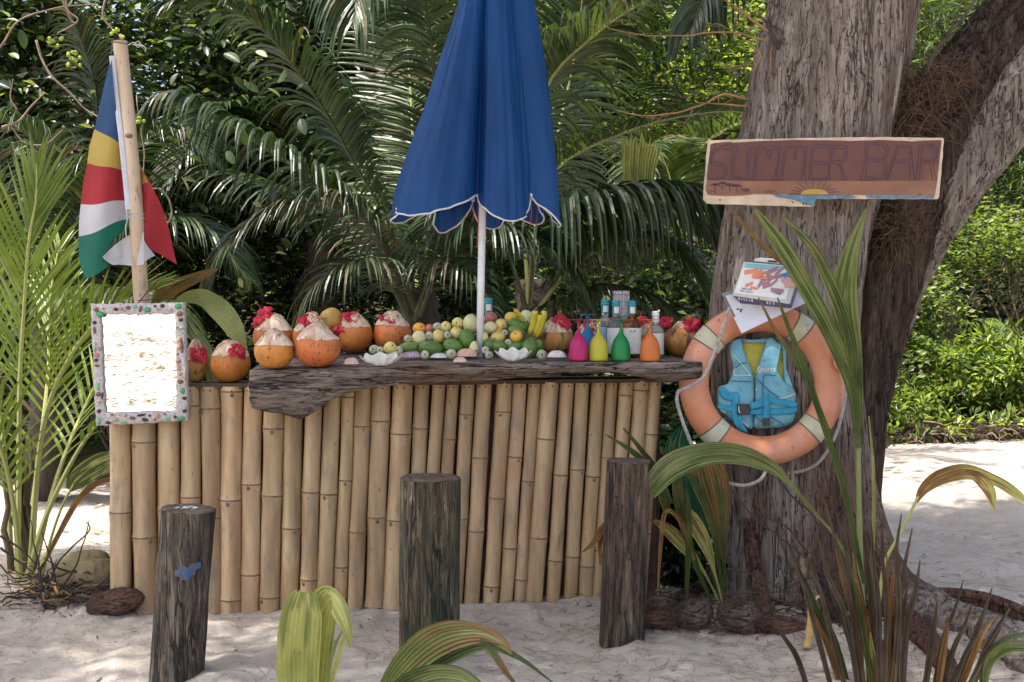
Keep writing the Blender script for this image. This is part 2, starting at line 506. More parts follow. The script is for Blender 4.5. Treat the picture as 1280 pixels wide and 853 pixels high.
shrub('thicket_bush', G(600, 10.6), [B(560, 340, 10.8, 120, 110), B(690, 380, 10.6, 120, 90), B(600, 470, 10, 140, 70), B(800, 450, 10.2, 110, 80)],
      'dark undergrowth behind the fruit and the umbrella pole', 'shrub', EVERG, 1150, 9, .14, .085, .5, .1, mats=(.6, .3, .1), nst=18)
shrub('thicket_bush', G(790, 9.7), [B(740, 400, 9.5, 110, 70), B(860, 400, 9.6, 90, 90), B(800, 470, 9.4, 130, 60), B(880, 500, 9.5, 70, 70)],
      'dark undergrowth behind the bottles and the coloured glasses', 'shrub', EVERG, 1000, 9, .13, .085, .5, .1, mats=(.6, .3, .1), nst=14)
shrub('thicket_bush', G(150, 9.9), [B(150, 400, 9.7, 110, 80), B(220, 340, 9.9, 80, 70), B(180, 480, 9.6, 90, 60)],
      'dark undergrowth behind the mirror', 'shrub', EVERG, 800, 9, .13, .085, .5, .1, mats=(.6, .3, .1), nst=14)
shrub('thicket_bush', G(852, 6.1), [B(850, 615, 6.1, 42, 60, .15), B(872, 555, 6.3, 35, 45, .2), B(846, 695, 6.0, 36, 48, .15)],
      'dark bush filling the gap between the bar and the tree trunk', 'shrub', (M_ldark, M_ldark, M_lmid), 420, 9, .10, .075, .45, .1, mats=(.6, .3, .1), nst=8)  # bush put in so the recess reads dark, covering bright sand
shrub('leafy_tree', G(640, 12.6), [B(540, 60, 12.4, 150, 110), B(690, 150, 12.8, 130, 110), B(620, 250, 12.2, 130, 80), B(780, 30, 13, 130, 70)],
      'green tree behind the blue umbrella', 'tree', EVERG, 1500, 9, .18, .12, .5, .12, mats=(.45, .38, .17), nst=18, trunk=((.2, 0, 3), .12), r=.04)
shrub('sunlit_tree', G(880, 14.5), [B(850, 110, 14.5, 120, 100), B(940, 60, 14.8, 110, 100), B(900, 230, 14, 110, 90), B(1010, 260, 14, 100, 110)],
      'bright yellow-green tree just left of the big trunk, far behind', 'tree', (M_lmid, M_llight, M_lyel), 1400, 9, .2, .11, .45, .05, mats=(.5, .38, .12), nst=16, trunk=((0, 0, 3), .1), r=.035)
shrub('needle_tree', G(1180, 17), [B(1180, 60, 17, 110, 100), B(1280, 20, 17, 130, 120), B(1230, 180, 16.6, 120, 80), B(1320, 250, 16.4, 120, 90), B(1120, 180, 17, 100, 110)],
      'feathery casuarina tree between the two trunk limbs, far behind', 'tree', (M_lblue, M_lmid, M_llight), 3400, 10, .3, .2, .09, .35, mats=(.5, .3, .2), nst=22, trunk=((0, 0, 4), .16), r=.04)
shrub('glossy_bush', G(1150, 14.4), [B(1150, 390, 14.2, 60, 70), B(1165, 470, 13.7, 60, 55), B(1120, 320, 14.8, 60, 60), B(1215, 300, 15.2, 90, 50)],
      'tall bush with round pale leaves beside the dark limb of the tree', 'shrub', (M_lmid, M_llight, M_lpale), 900, 9, .13, .085, .55, .05, mats=(.35, .45, .2), nst=16)
shrub('undergrowth_bush', G(1265, 15.2), [B(1270, 330, 15.6, 90, 60), B(1330, 400, 15.2, 90, 90)],
      'dull brown-green thicket at the right edge above the bright shrub', 'shrub', (M_lmid, M_palmb, M_llight), 420, 8, .2, .08, .4, .1, mats=(.5, .3, .2), nst=26, r=.02, barkm=M_twig)
shrub('beach_shrub', G(1245, 13.5), [B(1240, 465, 13.5, 75, 45), B(1300, 480, 13.4, 70, 55), B(1190, 500, 13.4, 45, 32), B(1270, 530, 12.75, 45, 13, .25), B(1215, 533, 12.7, 30, 10, .2)],
      'bright yellow-green beach shrub at the right edge of the sand', 'shrub', (M_llight, M_lyel, M_lmid), 560, 12, .1, .115, .33, -.3, mats=(.5, .16, .34), nst=14, shell=.6, barkm=M_twig, flat_=.9)
shrub('beach_shrub', G(1120, 13.2), [B(1125, 515, 13.1, 50, 32), B(1165, 535, 13, 26, 16), B(1075, 510, 13.2, 60, 45), B(1120, 543, 12.7, 36, 12, .25)],
      'low bright green shrub touching the sand beside the trunk', 'shrub', (M_llight, M_lyel, M_lmid), 300, 12, .09, .1, .35, -.3, mats=(.45, .15, .4), nst=10, shell=.6, barkm=M_twig, flat_=.9)
# the tops of the nearer wood close over the slope (above the frame) and keep it dark
def treetop(o, cells, n, size):
    V, F, mi = leaf_arrays(np.array([[x + RNG.uniform(-.8, .8), y + RNG.uniform(-.8, .8), z + RNG.uniform(-.7, .7)] for (x, y, z) in cells for _ in range(n)]), 9, .42, size, .5, .15, mats=(.6, .3, .1))
    np_mesh('crown_top', V, F, list(EVERG), o, mi)
    mb = MB()
    for c in cells[::2]: wig_tube(mb, (o.location.x + .3, o.location.y, 3.0), c, .06, .015, .08, 9, 6)
    mb.build('upper_limb', M_barkdark, o)
T_ = {o.name: o for o in bpy.data.objects}
treetop(T_['broadleaf_tree'], [(x, y, 6.6 + .5 * ((x * 7 + y * 3) % 2)) for x in np.arange(-8.6, -3.4, 1.1) for y in np.arange(8.4, 12, 1.1)], 9, .17)
treetop(T_['round_leaved_tree'], [(x, y, 6.4 + .5 * ((x * 5 + y * 3) % 2)) for x in np.arange(-3.8, -1.2, 1.1) for y in np.arange(8.5, 12.6, 1.1)], 9, .17)
treetop(T_['leafy_tree'], [(x, y, 6.6 + .5 * ((x * 5 + y * 3) % 2)) for x in np.arange(-1.6, 1.6, 1.1) for y in np.arange(8.8, 12.8, 1.1)], 8, .17)
# little fern-like tuft and dead sticks on the bank
tf = thing('fern_tuft', G(1250, 14.6), 'spiky green fern rising between the shrubs at the right edge', 'fern')
# ---------------------------------------------------------------- palms
def frond_mesh(mb, pts, L, n, droop=.6, w=.035, r0=.014, t0=.12, ang=(65, 30), seed=0, sag=0, lift=.25, mats=(0, 1, 2), brown=.04, prof=None, steps=7, tipfan=.3):
    rnd = random.Random(seed)
    q = catmull(pts, 60)
    fr = frames(q)
    mb.tube(q[::3] + [q[-1]], [lerp(r0, r0 * .18, i / 20) for i in range(21)], 5, mats[1], cap=False)
    upv = Vector((0, 0, 1))
    for i in range(n):
        t = t0 + (1 - t0) * (i + .5) / n
        k = min(58, t * 59); k0 = int(k)
        p = q[k0].lerp(q[k0 + 1], k - k0)
        T = (q[k0 + 1] - q[k0]).normalized()
        Sd = T.cross(upv)
        if Sd.length < .3: Sd = Sd + Vector((0, -1, 0)).cross(T) * .6
        Sd.normalize()
        Nn = Sd.cross(T)
        pr = prof(t) if prof else min(1, .5 + 2.4 * (t - t0)) * (1 - .72 * t ** 3.2)
        for s in (1, -1):
            if rnd.random() < .03: continue
            a = R(lerp(ang[0], ang[1], t ** 1.3) + rnd.uniform(-3, 3))
            d = (Sd * s * math.sin(a) + T * math.cos(a) + Nn * (lift + rnd.uniform(-.1, .1))).normalized()
            ll = L * pr * rnd.uniform(.86, 1.08)
            ww = w * (.75 + .25 * pr) * rnd.uniform(.85, 1.15)
            dr = droop * rnd.uniform(.82, 1.18)
            wv = (T - d * T.dot(d)).normalized()
            wv = (Matrix.Rotation(rnd.uniform(-.35, .35), 3, d) @ wv)
            m = mats[2] if rnd.random() < brown else mats[0]
            pos = p.copy(); prof_w = (.35, .85, 1, .95, .8, .58, .32, .02) if steps == 7 else (.4, 1, .7, .02)
            rows = []
            for j in range(steps + 1):
                nn = d.cross(wv)
                hw = ww * .5 * prof_w[j]
                rows.append((pos - wv * hw + nn * hw * .3, pos - nn * hw * .25, pos + wv * hw + nn * hw * .3))
                pos = pos + d * (ll / steps)
                d = (d + Vector((0, 0, -1)) * dr * (.28 + .10 * j) * (.62 if steps == 7 else 1)).normalized()
                wv = (wv - d * wv.dot(d)).normalized()
            mb.grid(rows, m)

def frond(parent, spec, L, n=70, mats=None, seed=0, **k):
    mb = MB()
    L *= 1.32; k['w'] = k.get('w', .035) * .95
    frond_mesh(mb, [P(*s) for s in spec], L, n, seed=seed, **k)
    return mb.build('frond', list(mats or (M_palm, M_rach, M_palmb)), parent, smooth=False)

def palm_trunk(t, a, b, r0, r1, m=None):
    mb = MB()
    q = catmull([a, (Vector(a) + Vector(b)) / 2 + Vector((.05, 0, 0)), b], 30)
    mb.tube(q, [lerp(r0, r1, i / 29) * (1.08 if i % 2 else .95) for i in range(30)], 12, 0)
    return mb.build('trunk', m or M_barkdark, t)

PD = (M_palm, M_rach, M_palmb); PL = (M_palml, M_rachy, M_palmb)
# the big palm behind the coconuts
b0 = G(528, 8.0)
pa = thing('coconut_palm', b0, 'big dark coconut palm whose fronds spread left behind the coconuts', 'palm tree')
palm_trunk(pa, b0 - Vector((0, 0, .1)), P(520, 360, 8.0), .17, .13)
frond(pa, [(520, 390, 7.6), (480, 300, 7.4), (422, 250, 7.2), (345, 195, 7.0), (277, 152, 6.9), (225, 128, 6.8), (195, 140, 6.8)], .50, 88, seed=1, droop=1.35, w=.036, lift=.35)
frond(pa, [(520, 390, 7.8), (480, 270, 7.8), (440, 200, 7.7), (413, 150, 7.6), (366, 80, 7.4), (322, 32, 7.3), (262, 2, 7.2), (205, 8, 7.1)], .50, 92, seed=2, droop=.8, w=.034)
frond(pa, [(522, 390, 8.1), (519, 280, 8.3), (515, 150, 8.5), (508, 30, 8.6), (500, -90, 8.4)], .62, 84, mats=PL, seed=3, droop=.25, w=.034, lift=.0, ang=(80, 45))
frond(pa, [(515, 395, 7.3), (470, 290, 7.1), (418, 252, 7.0), (350, 262, 6.9), (290, 305, 6.8), (262, 360, 6.8)], .42, 80, seed=4, droop=.8, w=.024, mats=(M_palm, M_palmb, M_palmb), brown=.25)
frond(pa, [(525, 395, 7.5), (560, 310, 7.2), (620, 285, 7.0), (690, 315, 6.9), (740, 390, 6.9)], .45, 75, seed=6, droop=1.0, w=.03)
frond(pa, [(530, 380, 8.2), (545, 200, 8.0), (535, 20, 7.6), (495, -70, 7.1), (455, -40, 6.7), (440, 30, 6.5)], .62, 84, seed=7, droop=1.1, w=.04, t0=.3, ang=(70, 20))
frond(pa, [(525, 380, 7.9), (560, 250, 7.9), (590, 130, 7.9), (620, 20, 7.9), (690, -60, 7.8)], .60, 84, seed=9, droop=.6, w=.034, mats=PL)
frond(pa, [(518, 400, 7.4), (540, 340, 7.1), (575, 330, 6.9), (610, 370, 6.8), (625, 430, 6.8)], .34, 60, seed=10, droop=1.1, w=.022, brown=.2)
frond(pa, [(512, 400, 7.3), (480, 345, 7.1), (440, 330, 6.9), (395, 360, 6.8), (370, 420, 6.8)], .36, 60, seed=11, droop=1.1, w=.022, brown=.3)
frond(pa, [(515, 390, 8.4), (450, 300, 8.7), (350, 240, 8.8), (240, 220, 8.8), (150, 260, 8.8)], .58, 80, seed=13, droop=1.0, w=.036)
# the palm right of the umbrella
b1 = G(668, 8.6)
pb = thing('coconut_palm', b1, 'coconut palm with bright arching fronds between the umbrella and the sign', 'palm tree')
palm_trunk(pb, b1 - Vector((0, 0, .1)), P(664, 350, 8.6), .16, .12)
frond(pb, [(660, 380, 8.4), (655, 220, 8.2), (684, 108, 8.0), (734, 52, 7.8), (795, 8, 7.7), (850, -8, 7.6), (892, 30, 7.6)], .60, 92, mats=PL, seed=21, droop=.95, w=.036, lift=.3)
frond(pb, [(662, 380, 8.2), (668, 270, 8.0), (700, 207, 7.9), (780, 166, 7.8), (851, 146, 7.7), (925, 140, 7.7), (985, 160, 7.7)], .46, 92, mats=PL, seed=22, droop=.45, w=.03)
frond(pb, [(662, 390, 7.4), (672, 290, 7.1), (706, 254, 7.0), (780, 237, 6.9), (851, 236, 6.8), (905, 250, 6.8), (945, 290, 6.8)], .60, 96, seed=23, droop=1.9, w=.036, lift=.2)
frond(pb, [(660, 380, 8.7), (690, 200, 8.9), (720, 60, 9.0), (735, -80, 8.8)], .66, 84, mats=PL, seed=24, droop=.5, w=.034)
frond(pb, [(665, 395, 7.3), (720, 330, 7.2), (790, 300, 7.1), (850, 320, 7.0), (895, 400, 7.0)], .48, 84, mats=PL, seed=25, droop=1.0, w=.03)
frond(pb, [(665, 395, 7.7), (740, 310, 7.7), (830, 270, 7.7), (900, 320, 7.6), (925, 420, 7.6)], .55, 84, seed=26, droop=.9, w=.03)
frond(pb, [(660, 390, 7.7), (620, 280, 7.8), (575, 250, 7.8), (535, 290, 7.7), (505, 370, 7.7)], .50, 80, seed=27, droop=1.0, w=.03)
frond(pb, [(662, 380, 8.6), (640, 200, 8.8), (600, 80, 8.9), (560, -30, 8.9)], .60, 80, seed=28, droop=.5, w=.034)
frond(pb, [(662, 400, 7.3), (700, 380, 7.1), (760, 362, 7.0), (820, 378, 6.9), (860, 430, 6.9)], .34, 70, seed=30, droop=1.2, w=.024, brown=.15)
frond(pb, [(930, -120, 7.3), (905, -40, 7.2), (880, 0, 7.1), (862, 40, 7.0)], .42, 50, seed=32, droop=1.6, w=.03, t0=.1)
# palm at the far left, mostly in shade
b2 = G(40, 8.6)
pc = thing('coconut_palm', b2, 'shaded coconut palm low behind the young palm at the left edge', 'palm tree')
palm_trunk(pc, b2 - Vector((0, 0, .1)), P(60, 400, 8.6), .14, .11)
for i, sp in enumerate([[(60, 410, 8.5), (90, 290, 8.3), (150, 200, 8.1), (215, 165, 8), (260, 200, 7.9)], [(60, 410, 8.6), (80, 300, 8.6), (60, 200, 8.4), (0, 150, 8.2), (-60, 170, 8.1)],
                        [(60, 410, 8.4), (120, 330, 8.2), (190, 280, 8.0), (260, 290, 7.9), (310, 350, 7.8)], [(60, 410, 8.5), (20, 330, 8.3), (-30, 300, 8.2), (-90, 330, 8.1)],
                        [(60, 410, 8.3), (110, 370, 8.0), (170, 370, 7.7), (230, 420, 7.5)], [(60, 410, 8.8), (110, 250, 8.9), (120, 120, 8.9), (90, 20, 8.7)]]):
    frond(pc, sp, .5, 76, seed=40 + i, droop=.9, w=.03, mats=PD if i != 4 else PL)

# further crowns deeper in the wood, built round their own trunks
def crown_palm(px, Y, py, n, length, label, seed, mats=PD, L=.6):
    rnd = random.Random(seed)
    b = G(px, Y); c = P(px, py, Y)
    t = thing('coconut_palm', b, label, 'palm tree', None)
    palm_trunk(t, b - Vector((0, 0, .1)), c, .15, .11)
    for i in range(n):
        a = 2 * math.pi * i / n + rnd.uniform(-.2, .2)
        el = rnd.uniform(.5, 1.3)
        d = Vector((math.cos(a), math.sin(a) * .8, 0))
        l = length * rnd.uniform(.8, 1.1)
        pts = [c, c + d * l * .3 * math.cos(el) * 1.2 + Vector((0, 0, l * .38 * math.sin(el))), c + d * l * .65 + Vector((0, 0, l * .45 * math.sin(el))), c + d * l * .98 + Vector((0, 0, l * (.3 * math.sin(el) - .15)))]
        mb = MB(); frond_mesh(mb, pts, L, 64, droop=.8, w=.04, seed=seed * 9 + i, steps=3)
        mb.build('frond', list(mats), t, smooth=False)
crown_palm(400, 10.2, 300, 6, 2.4, 'dark palm deep in the shade behind the left end of the bar', 61)
crown_palm(560, 11.2, 210, 7, 2.6, 'palm crown half hidden behind the blue umbrella', 62)
crown_palm(850, 11.4, 300, 7, 2.4, 'palm deep behind the bottles, its fronds catching sun', 63, PL)

# ---- young palm at the left edge
yb = G(28, 6.2)
yp = thing('young_palm', yb, 'young coconut palm with bright yellow-green upright fronds at the left edge', 'palm tree')
PY = (M_palmy, M_rachy, M_palmb)
for i, (sp, L, n, k) in enumerate([
        ([(22, 720, 6.1), (24, 600, 6.1), (25, 479, 6.0), (30, 390, 6.0), (36, 303, 5.9), (45, 250, 5.9), (46, 205, 5.9)], .46, 60, dict(t0=.3, ang=(52, 12), droop=.12, lift=.1)),
        ([(38, 715, 6.1), (50, 560, 6.0), (72, 477, 5.9), (110, 414, 5.8), (150, 378, 5.8), (195, 362, 5.8)], .40, 52, dict(t0=.35, ang=(60, 20), droop=.16)),
        ([(15, 715, 6.3), (5, 560, 6.4), (-12, 440, 6.5), (-20, 330, 6.5), (-12, 230, 6.5)], .45, 52, dict(t0=.3, ang=(55, 15), droop=.14)),
        ([(40, 720, 6.3), (70, 600, 6.5), (110, 500, 6.7), (150, 430, 6.8), (190, 400, 6.8)], .38, 46, dict(t0=.3, ang=(60, 25), droop=.22)),
        ([(30, 720, 6.4), (45, 600, 6.7), (60, 470, 7.0), (62, 380, 7.1), (75, 300, 7.2)], .45, 50, dict(t0=.25, ang=(60, 20), droop=.18)),
        ([(24, 720, 6.0), (18, 640, 5.9), (0, 560, 5.7), (-40, 500, 5.6), (-90, 490, 5.5)], .38, 44, dict(t0=.3, droop=.22)),
        ([(34, 722, 6.0), (60, 640, 5.9), (100, 560, 5.8), (135, 520, 5.8), (165, 525, 5.9)], .22, 20, dict(t0=.5, droop=.7, w=.03)),
        ([(44, 722, 6.0), (78, 660, 5.9), (120, 590, 5.85), (150, 560, 5.9)], .18, 14, dict(t0=.6, droop=.7, w=.03))]):
    mb = MB(); kk = dict(w=.021, r0=.017); kk.update(k); L *= 1.2; n = int(n * .54); kk['ang'] = (kk.get('ang', (55, 20))[0] * .8, kk.get('ang', (55, 20))[1] * .8)
    frond_mesh(mb, [P(*s) for s in sp], L, n, seed=80 + i, brown=.02, **kk)
    mb.build('frond', list(PY), yp, smooth=False)
mb = MB()
for i in range(9):
    a = yb + Vector((random.uniform(-.06, .06), random.uniform(-.06, .06), -.05))
    wig_tube(mb, a, a + Vector((random.uniform(-.06, .06), 0, random.uniform(.3, .75))), .022, .008, .05, 6, 5)
mb.build('stem', mat('palm_fibre', [(.3, (.06, .04, .025)), (.7, (.2, .15, .08))], scale=20, stretch=(1, 1, .2), rough=.9, bump=.6), yp)

# ---- fern tuft declared with the shrubs
for i in range(12):
    a = random.uniform(-.9, .9); b = tf.location.copy()
    mb = MB(); frond_mesh(mb, [b, b + Vector((a * .15, 0, .35)), b + Vector((a * .45, random.uniform(-.2, .2), .75)), b + Vector((a * .7, random.uniform(-.3, .2), .9))], .12, 26, droop=.3, w=.03, r0=.006, seed=300 + i, steps=3)
    mb.build('frond', [M_llight, M_lmid, M_lmid], tf, smooth=False)
# ---------------------------------------------------------------- the bar
M_bam = mat('bamboo', [(.28, (.24, .15, .075)), (.5, (.41, .275, .148)), (.75, (.57, .42, .25))], scale=7, stretch=(2.2, 2.2, .28), detail=8, rough=.5, bump=.35, bdist=.004, bscale=60, bstretch=(1, 1, .12), rand=.2, hue=.004,
            spots=[(9, (1.4, 1.4, .5), .56, .72, (.25, .20, .145)), (110, (1, 1, .10), .64, .72, (.24, .165, .10)), (4, (1, 1, .6), .56, .75, (.34, .19, .09)), (14, (1.2, 1.2, .25), .66, .76, (.17, .115, .07)), (75, (1, 1, .35), .66, .72, (.10, .065, .04)), (45, (1, 1, .5), .71, .74, (.07, .045, .03))])
M_bamnode = mat('bamboo_node', [(.3, (.10, .065, .035)), (.7, (.25, .17, .10))], scale=40, rough=.7, bump=.3, bdist=.003)
M_baminner = mat('bamboo_end_grain', [(.3, (.09, .06, .035)), (.7, (.2, .14, .085))], scale=60, rough=.9)
M_board = mat('red_brown_board', [(.3, (.10, .04, .03)), (.7, (.19, .09, .065))], scale=8, stretch=(1, 1, .2), rough=.8)
M_slab = mat('weathered_slab', [(.3, (.05, .037, .03)), (.44, (.13, .10, .082)), (.56, (.23, .185, .155)), (.72, (.40, .34, .29))], scale=8, stretch=(.30, 1.5, 2.2), detail=13, cracks=[(6, (.14, 1.0, 1.8), .012, (.03, .022, .018)), (20, (.16, 1.2, 2.2), .012, (.07, .052, .042))], rough=.8, bump=1, bdist=.02, bscale=16, bstretch=(.25, 1.3, 2.2), nrough=.78, dist=2.2,
             spots=[(60, (.2, 1, 1.5), .62, .7, (.03, .022, .018)), (3, (.6, 1, 1), .56, .7, (.20, .11, .06))], spec=.3)
M_planks = mat('dark_plank', [(.3, (.04, .028, .02)), (.7, (.12, .085, .06))], scale=12, stretch=(.2, 1, 1), rough=.85, bump=.6)
M_nail = flat('rusty_nail', (.03, .02, .016), .6)
M_white = flat('white_pole_paint', (.72, .73, .74), .35)

bar = thing('bar_counter', P(480, 760, 5.5), 'bamboo-pole beach bar with a thick driftwood slab top', 'bar')
POLES = [(150, 151, 27, 630), (180, 183, 30, 545, 657), (211, 211, 28, 628), (238, 240, 25, 503, 612), (263, 266, 25, 506, 634, 766), (290, 288, 27, 486, 614, 732), (317, 312, 24, 596, 703), (343, 337, 26, 531, 611, 732),
         (368, 361, 24, 648), (393, 384, 22, 607, 711), (416, 405, 22, 609, 728), (436, 425, 17, 495, 594, 697), (455, 444, 21, 530, 656), (477, 467, 24, 524, 639, 747), (504, 489, 26, 539, 641, 748), (528, 512, 19, 533, 650),
         (549, 531, 17, 640, 720), (566, 549, 16, 547, 690), (585, 569, 18, 518, 644), (605, 589, 20, 570, 658), (631, 612, 20, 515, 618, 724), (650, 631, 18, 570, 680), (668, 649, 16, 600, 719), (688, 667, 23, 549, 668), (709, 690, 18, 593, 697),
         (728, 712, 18, 588, 695), (748, 730, 18, 598, 709), (765, 746, 15, 575, 690), (783, 763, 18, 498, 620), (802, 782, 20, 492, 640), (819, 799, 17, 547, 670)]
def barY(px): return lerp(5.38, 5.48, (px - 150) / 670)
nails = MB()
for i, pl in enumerate(POLES):
    xt, xb, w = pl[:3]; nodes = pl[3:]
    Y = barY(xt)
    top = P(xt, 483 if xt < 330 else lerp(482, 475.5, (xt - 330) / 490), Y)
    bot = P(xb, 762, Y); r = w / 2 / FPX * Y
    zb = gz(bot.x, bot.y) - .06
    bot = bot + (bot - top) * ((zb - bot.z) / (bot.z - top.z))
    L = (top - bot).length
    zs = sorted([(762 - n) / (762 - 480) for n in nodes])
    ts = set(np.linspace(0, 1, 18).tolist())
    for z in zs:
        for d in (-.02, -.008, -.0035, 0, .0035, .008, .02): ts.add(min(1, max(0, z + d)))
    ts = sorted(ts)
    rr, ring = [], []
    ph = random.uniform(0, 9)
    for t in ts:
        k = 1 + .02 * noise.noise(Vector((t * 3, ph, 0)))
        nr = 0
        for z in zs:
            d = abs(t - z)
            k += .075 * math.exp(-(d / .012) ** 2) + .03 * math.exp(-(d / .05) ** 2)
            if d < .001: k -= .035
            if d < .003: nr = 1
        rr.append(r * .98 * k); ring.append(nr)
    bend = [Vector((.006 * noise.noise(Vector((t * 2.2, ph, 3))), .004 * noise.noise(Vector((t * 2.2, ph, 7))), 0)) for t in ts]
    pts = [bot.lerp(top, t) + b for t, b in zip(ts, bend)]
    mb = MB()
    mb.tube(pts, rr, 16, 0, cap=False)
    n = 16
    for j in range(len(ts) - 1):
        if ring[j] or ring[j + 1]:
            if abs(ts[j + 1] - ts[j]) < .0046:
                for q in range(n): mb.m[j * n + q] = 1
    # hollow end
    fr = frames(pts)[-1]
    rows = [[pts[-1] + (fr[1] * math.cos(2 * math.pi * a / 16) + fr[2] * math.sin(2 * math.pi * a / 16)) * rr[-1] * k + fr[0] * dz for a in range(16)] for k, dz in ((1, 0), (.97, .001), (.74, .001), (.72, -.05), (.02, -.05))]
    mb.grid(rows, 2, close=True)
    for z in zs:                               # bud scar beside some of the nodes
        if random.random() < .55:
            a = random.uniform(-2.3, -.8)
            c = bot.lerp(top, z - .012) + Vector((math.cos(a) * r * .96, math.sin(a) * r * .96, 0))
            mb.sphere(c, r * .22, 8, 5, 1, M=Matrix.Diagonal((1, .6, 1.25)).to_3x3().to_4x4())
    mb.build('bamboo_pole', [M_bam, M_bamnode, M_baminner], bar)
    nails.sphere(top + Vector((r * .2, -r, -.018)), .004, 6, 4)
    nails.sphere(top + Vector((-r * .5, -r * .85, -.018)), .0035, 6, 4)
tag(nails.build('nails', M_nail, bar), kind='stuff')
mb = MB()                                      # board the poles are nailed to, with its top rail
a, b = P(140, 0, barY(140) + .052), P(822, 0, barY(822) + .045)
for z0, z1, d in ((.70, .84, .02), (.12, .26, .02)):
    mb.prism([(a.x, a.y, z0), (b.x, b.y, z0 + .02), (b.x, b.y, z1 + .02), (a.x, a.y, z1)], (0, d, 0))
mb.build('cross_rail', M_planks, bar, smooth=False)
mb = MB()
mb.prism([(a.x, a.y + .022, -.05), (b.x, b.y + .022, -.05), (b.x, b.y + .022, 1.03), (a.x, a.y + .022, 1.01)], (0, .012, 0))
mb.build('back_board', M_board, bar, smooth=False)
rows = []
for i in range(50):
    t = i / 49; px = lerp(136, 826, t)
    z = lerp(1.030, 1.056, t) + .003 * noise.noise(Vector((t * 20, 0, 0))); Y = barY(px) - .035; x = P(px, 482, barY(px)).x
    z0 = z - .018
    rows.append([(x, Y + .004 * noise.noise(Vector((t * 30, 2, 0))), z), (x, Y, z0), (x, Y + .27, z0), (x, Y + .27, z), (x, Y + .13, z + .001)])
mb = MB(); mb.grid(rows, close=True); mb.f.append(tuple(range(5))); mb.m.append(0); mb.f.append(tuple(range(245, 250))[::-1]); mb.m.append(0)
mb.build('top_rail', M_planks, bar, smooth=False)
for px in (150, 500, 815):
    mb = MB(); c = P(px, 482, 5.72)
    mb.tube([(c.x, 5.72, -.1), (c.x, 5.72, .5), (c.x, 5.72, 1.02)], .04, 10)
    mb.build('support_post', M_planks, bar)

FRONT = [(312, 463), (345, 463.5), (400, 462.5), (480, 459), (560, 457), (650, 453.5), (700, 452.5), (780, 453), (840, 451.5), (878, 453)]
BACK = [(312, 445), (400, 441), (480, 438), (600, 438), (700, 441), (800, 443), (878, 446)]
LOW = [(312, 511), (330, 515), (350, 517), (374, 524), (388, 518), (400, 511), (410, 501), (430, 492), (460, 486), (500, 480.5), (560, 478), (612, 476), (660, 470), (700, 467), (765, 467), (800, 471), (828, 476.5), (855, 475), (878, 473)]
YF, YB = 5.15, 5.66
def slab_at(px, py):
    """point on the slab's top that the photograph shows at px, py"""
    f = ilerp(FRONT, px)[0]; b = ilerp(BACK, px)[0]
    t = min(1, max(0, (f - py) / (f - b)))
    pf, pb_ = P(px, f, YF), P(px, b, YB)
    # solve along the plane between the two edges so that the projection is exact enough
    lo, hi = 0, 1
    for _ in range(30):
        m = (lo + hi) / 2
        q = pf.lerp(pb_, m)
        ypix = 426.5 - FPX * ((q.z - CAM_H) * math.cos(PITCH) + q.y * math.sin(PITCH)) / (q.y * math.cos(PITCH) - (q.z - CAM_H) * math.sin(PITCH))
        if ypix > py: lo = m
        else: hi = m
    q = pf.lerp(pb_, (lo + hi) / 2)
    q.x = P(px, py, q.y).x
    return q
rows = []
NS = 150
for i in range(NS):
    px = lerp(312, 878, i / (NS - 1))
    f, b, lw = ilerp(FRONT, px)[0], ilerp(BACK, px)[0], ilerp(LOW, px)[0]
    pf, pb_, pl = P(px, f, YF), P(px, b, YB), P(px, lw, YF + .03)
    pf.x = pb_.x = pl.x = P(px, f, YF).x
    if px > 850: pass
    loop = []
    for k in range(9):                          # front face, top to bottom, bulging a little
        t = k / 8
        p = pf.lerp(pl, t); p.y -= .022 * math.sin(math.pi * min(1, t * 1.1)) * (1.4 if px < 420 else .8)
        loop.append(p)
    bk = Vector((pl.x, YB - .02, min(pl.z, pb_.z - .05) + (.06 if px < 430 else 0)))
    for k in range(1, 5): loop.append(pl.lerp(bk, k / 4))
    loop.append(bk.lerp(pb_, .5))
    for k in range(0, 9):
        q = pb_.lerp(pf, k / 8.0)
        if k == 8: break
        loop.append(q)
    out = []
    for k, p in enumerate(loop):
        s_ = Vector((p.x * 3, p.y * 11, p.z * 26))
        am = .022 if k < 9 else .006
        if k >= 14: am = .003
        h = noise.noise(s_) + .6 * noise.noise(s_ * 2.7)
        if 0 < k < 13: p = p + Vector((.4 * am * noise.noise(s_ * 1.3 + Vector((9, 0, 0))), -abs(am) * h, am * .35 * h))
        elif k >= 14: p = p + Vector((0, 0, -.0015 + am * .5 * noise.noise(s_)))
        else: p = p + Vector((0, -.008 * noise.noise(Vector((p.x * 9, 0, 0))), -.002 * abs(h)))
        out.append(p)
    rows.append(out)
mb = MB(); mb.grid(rows, close=True)
nn = len(rows[0])
for base, rev in ((0, 1), ((NS - 1) * nn, 0)):
    c = sum((mb.v[base + j] for j in range(nn)), Vector()) / nn + Vector((-.012 if rev else .012, 0, 0))
    mb.v.append(c); ci = len(mb.v) - 1
    for j in range(nn):
        q = (j + 1) % nn
        mb.f.append((base + q, base + j, ci) if rev else (base + j, base + q, ci)); mb.m.append(0)
slab = mb.build('counter_slab', M_slab, bar)

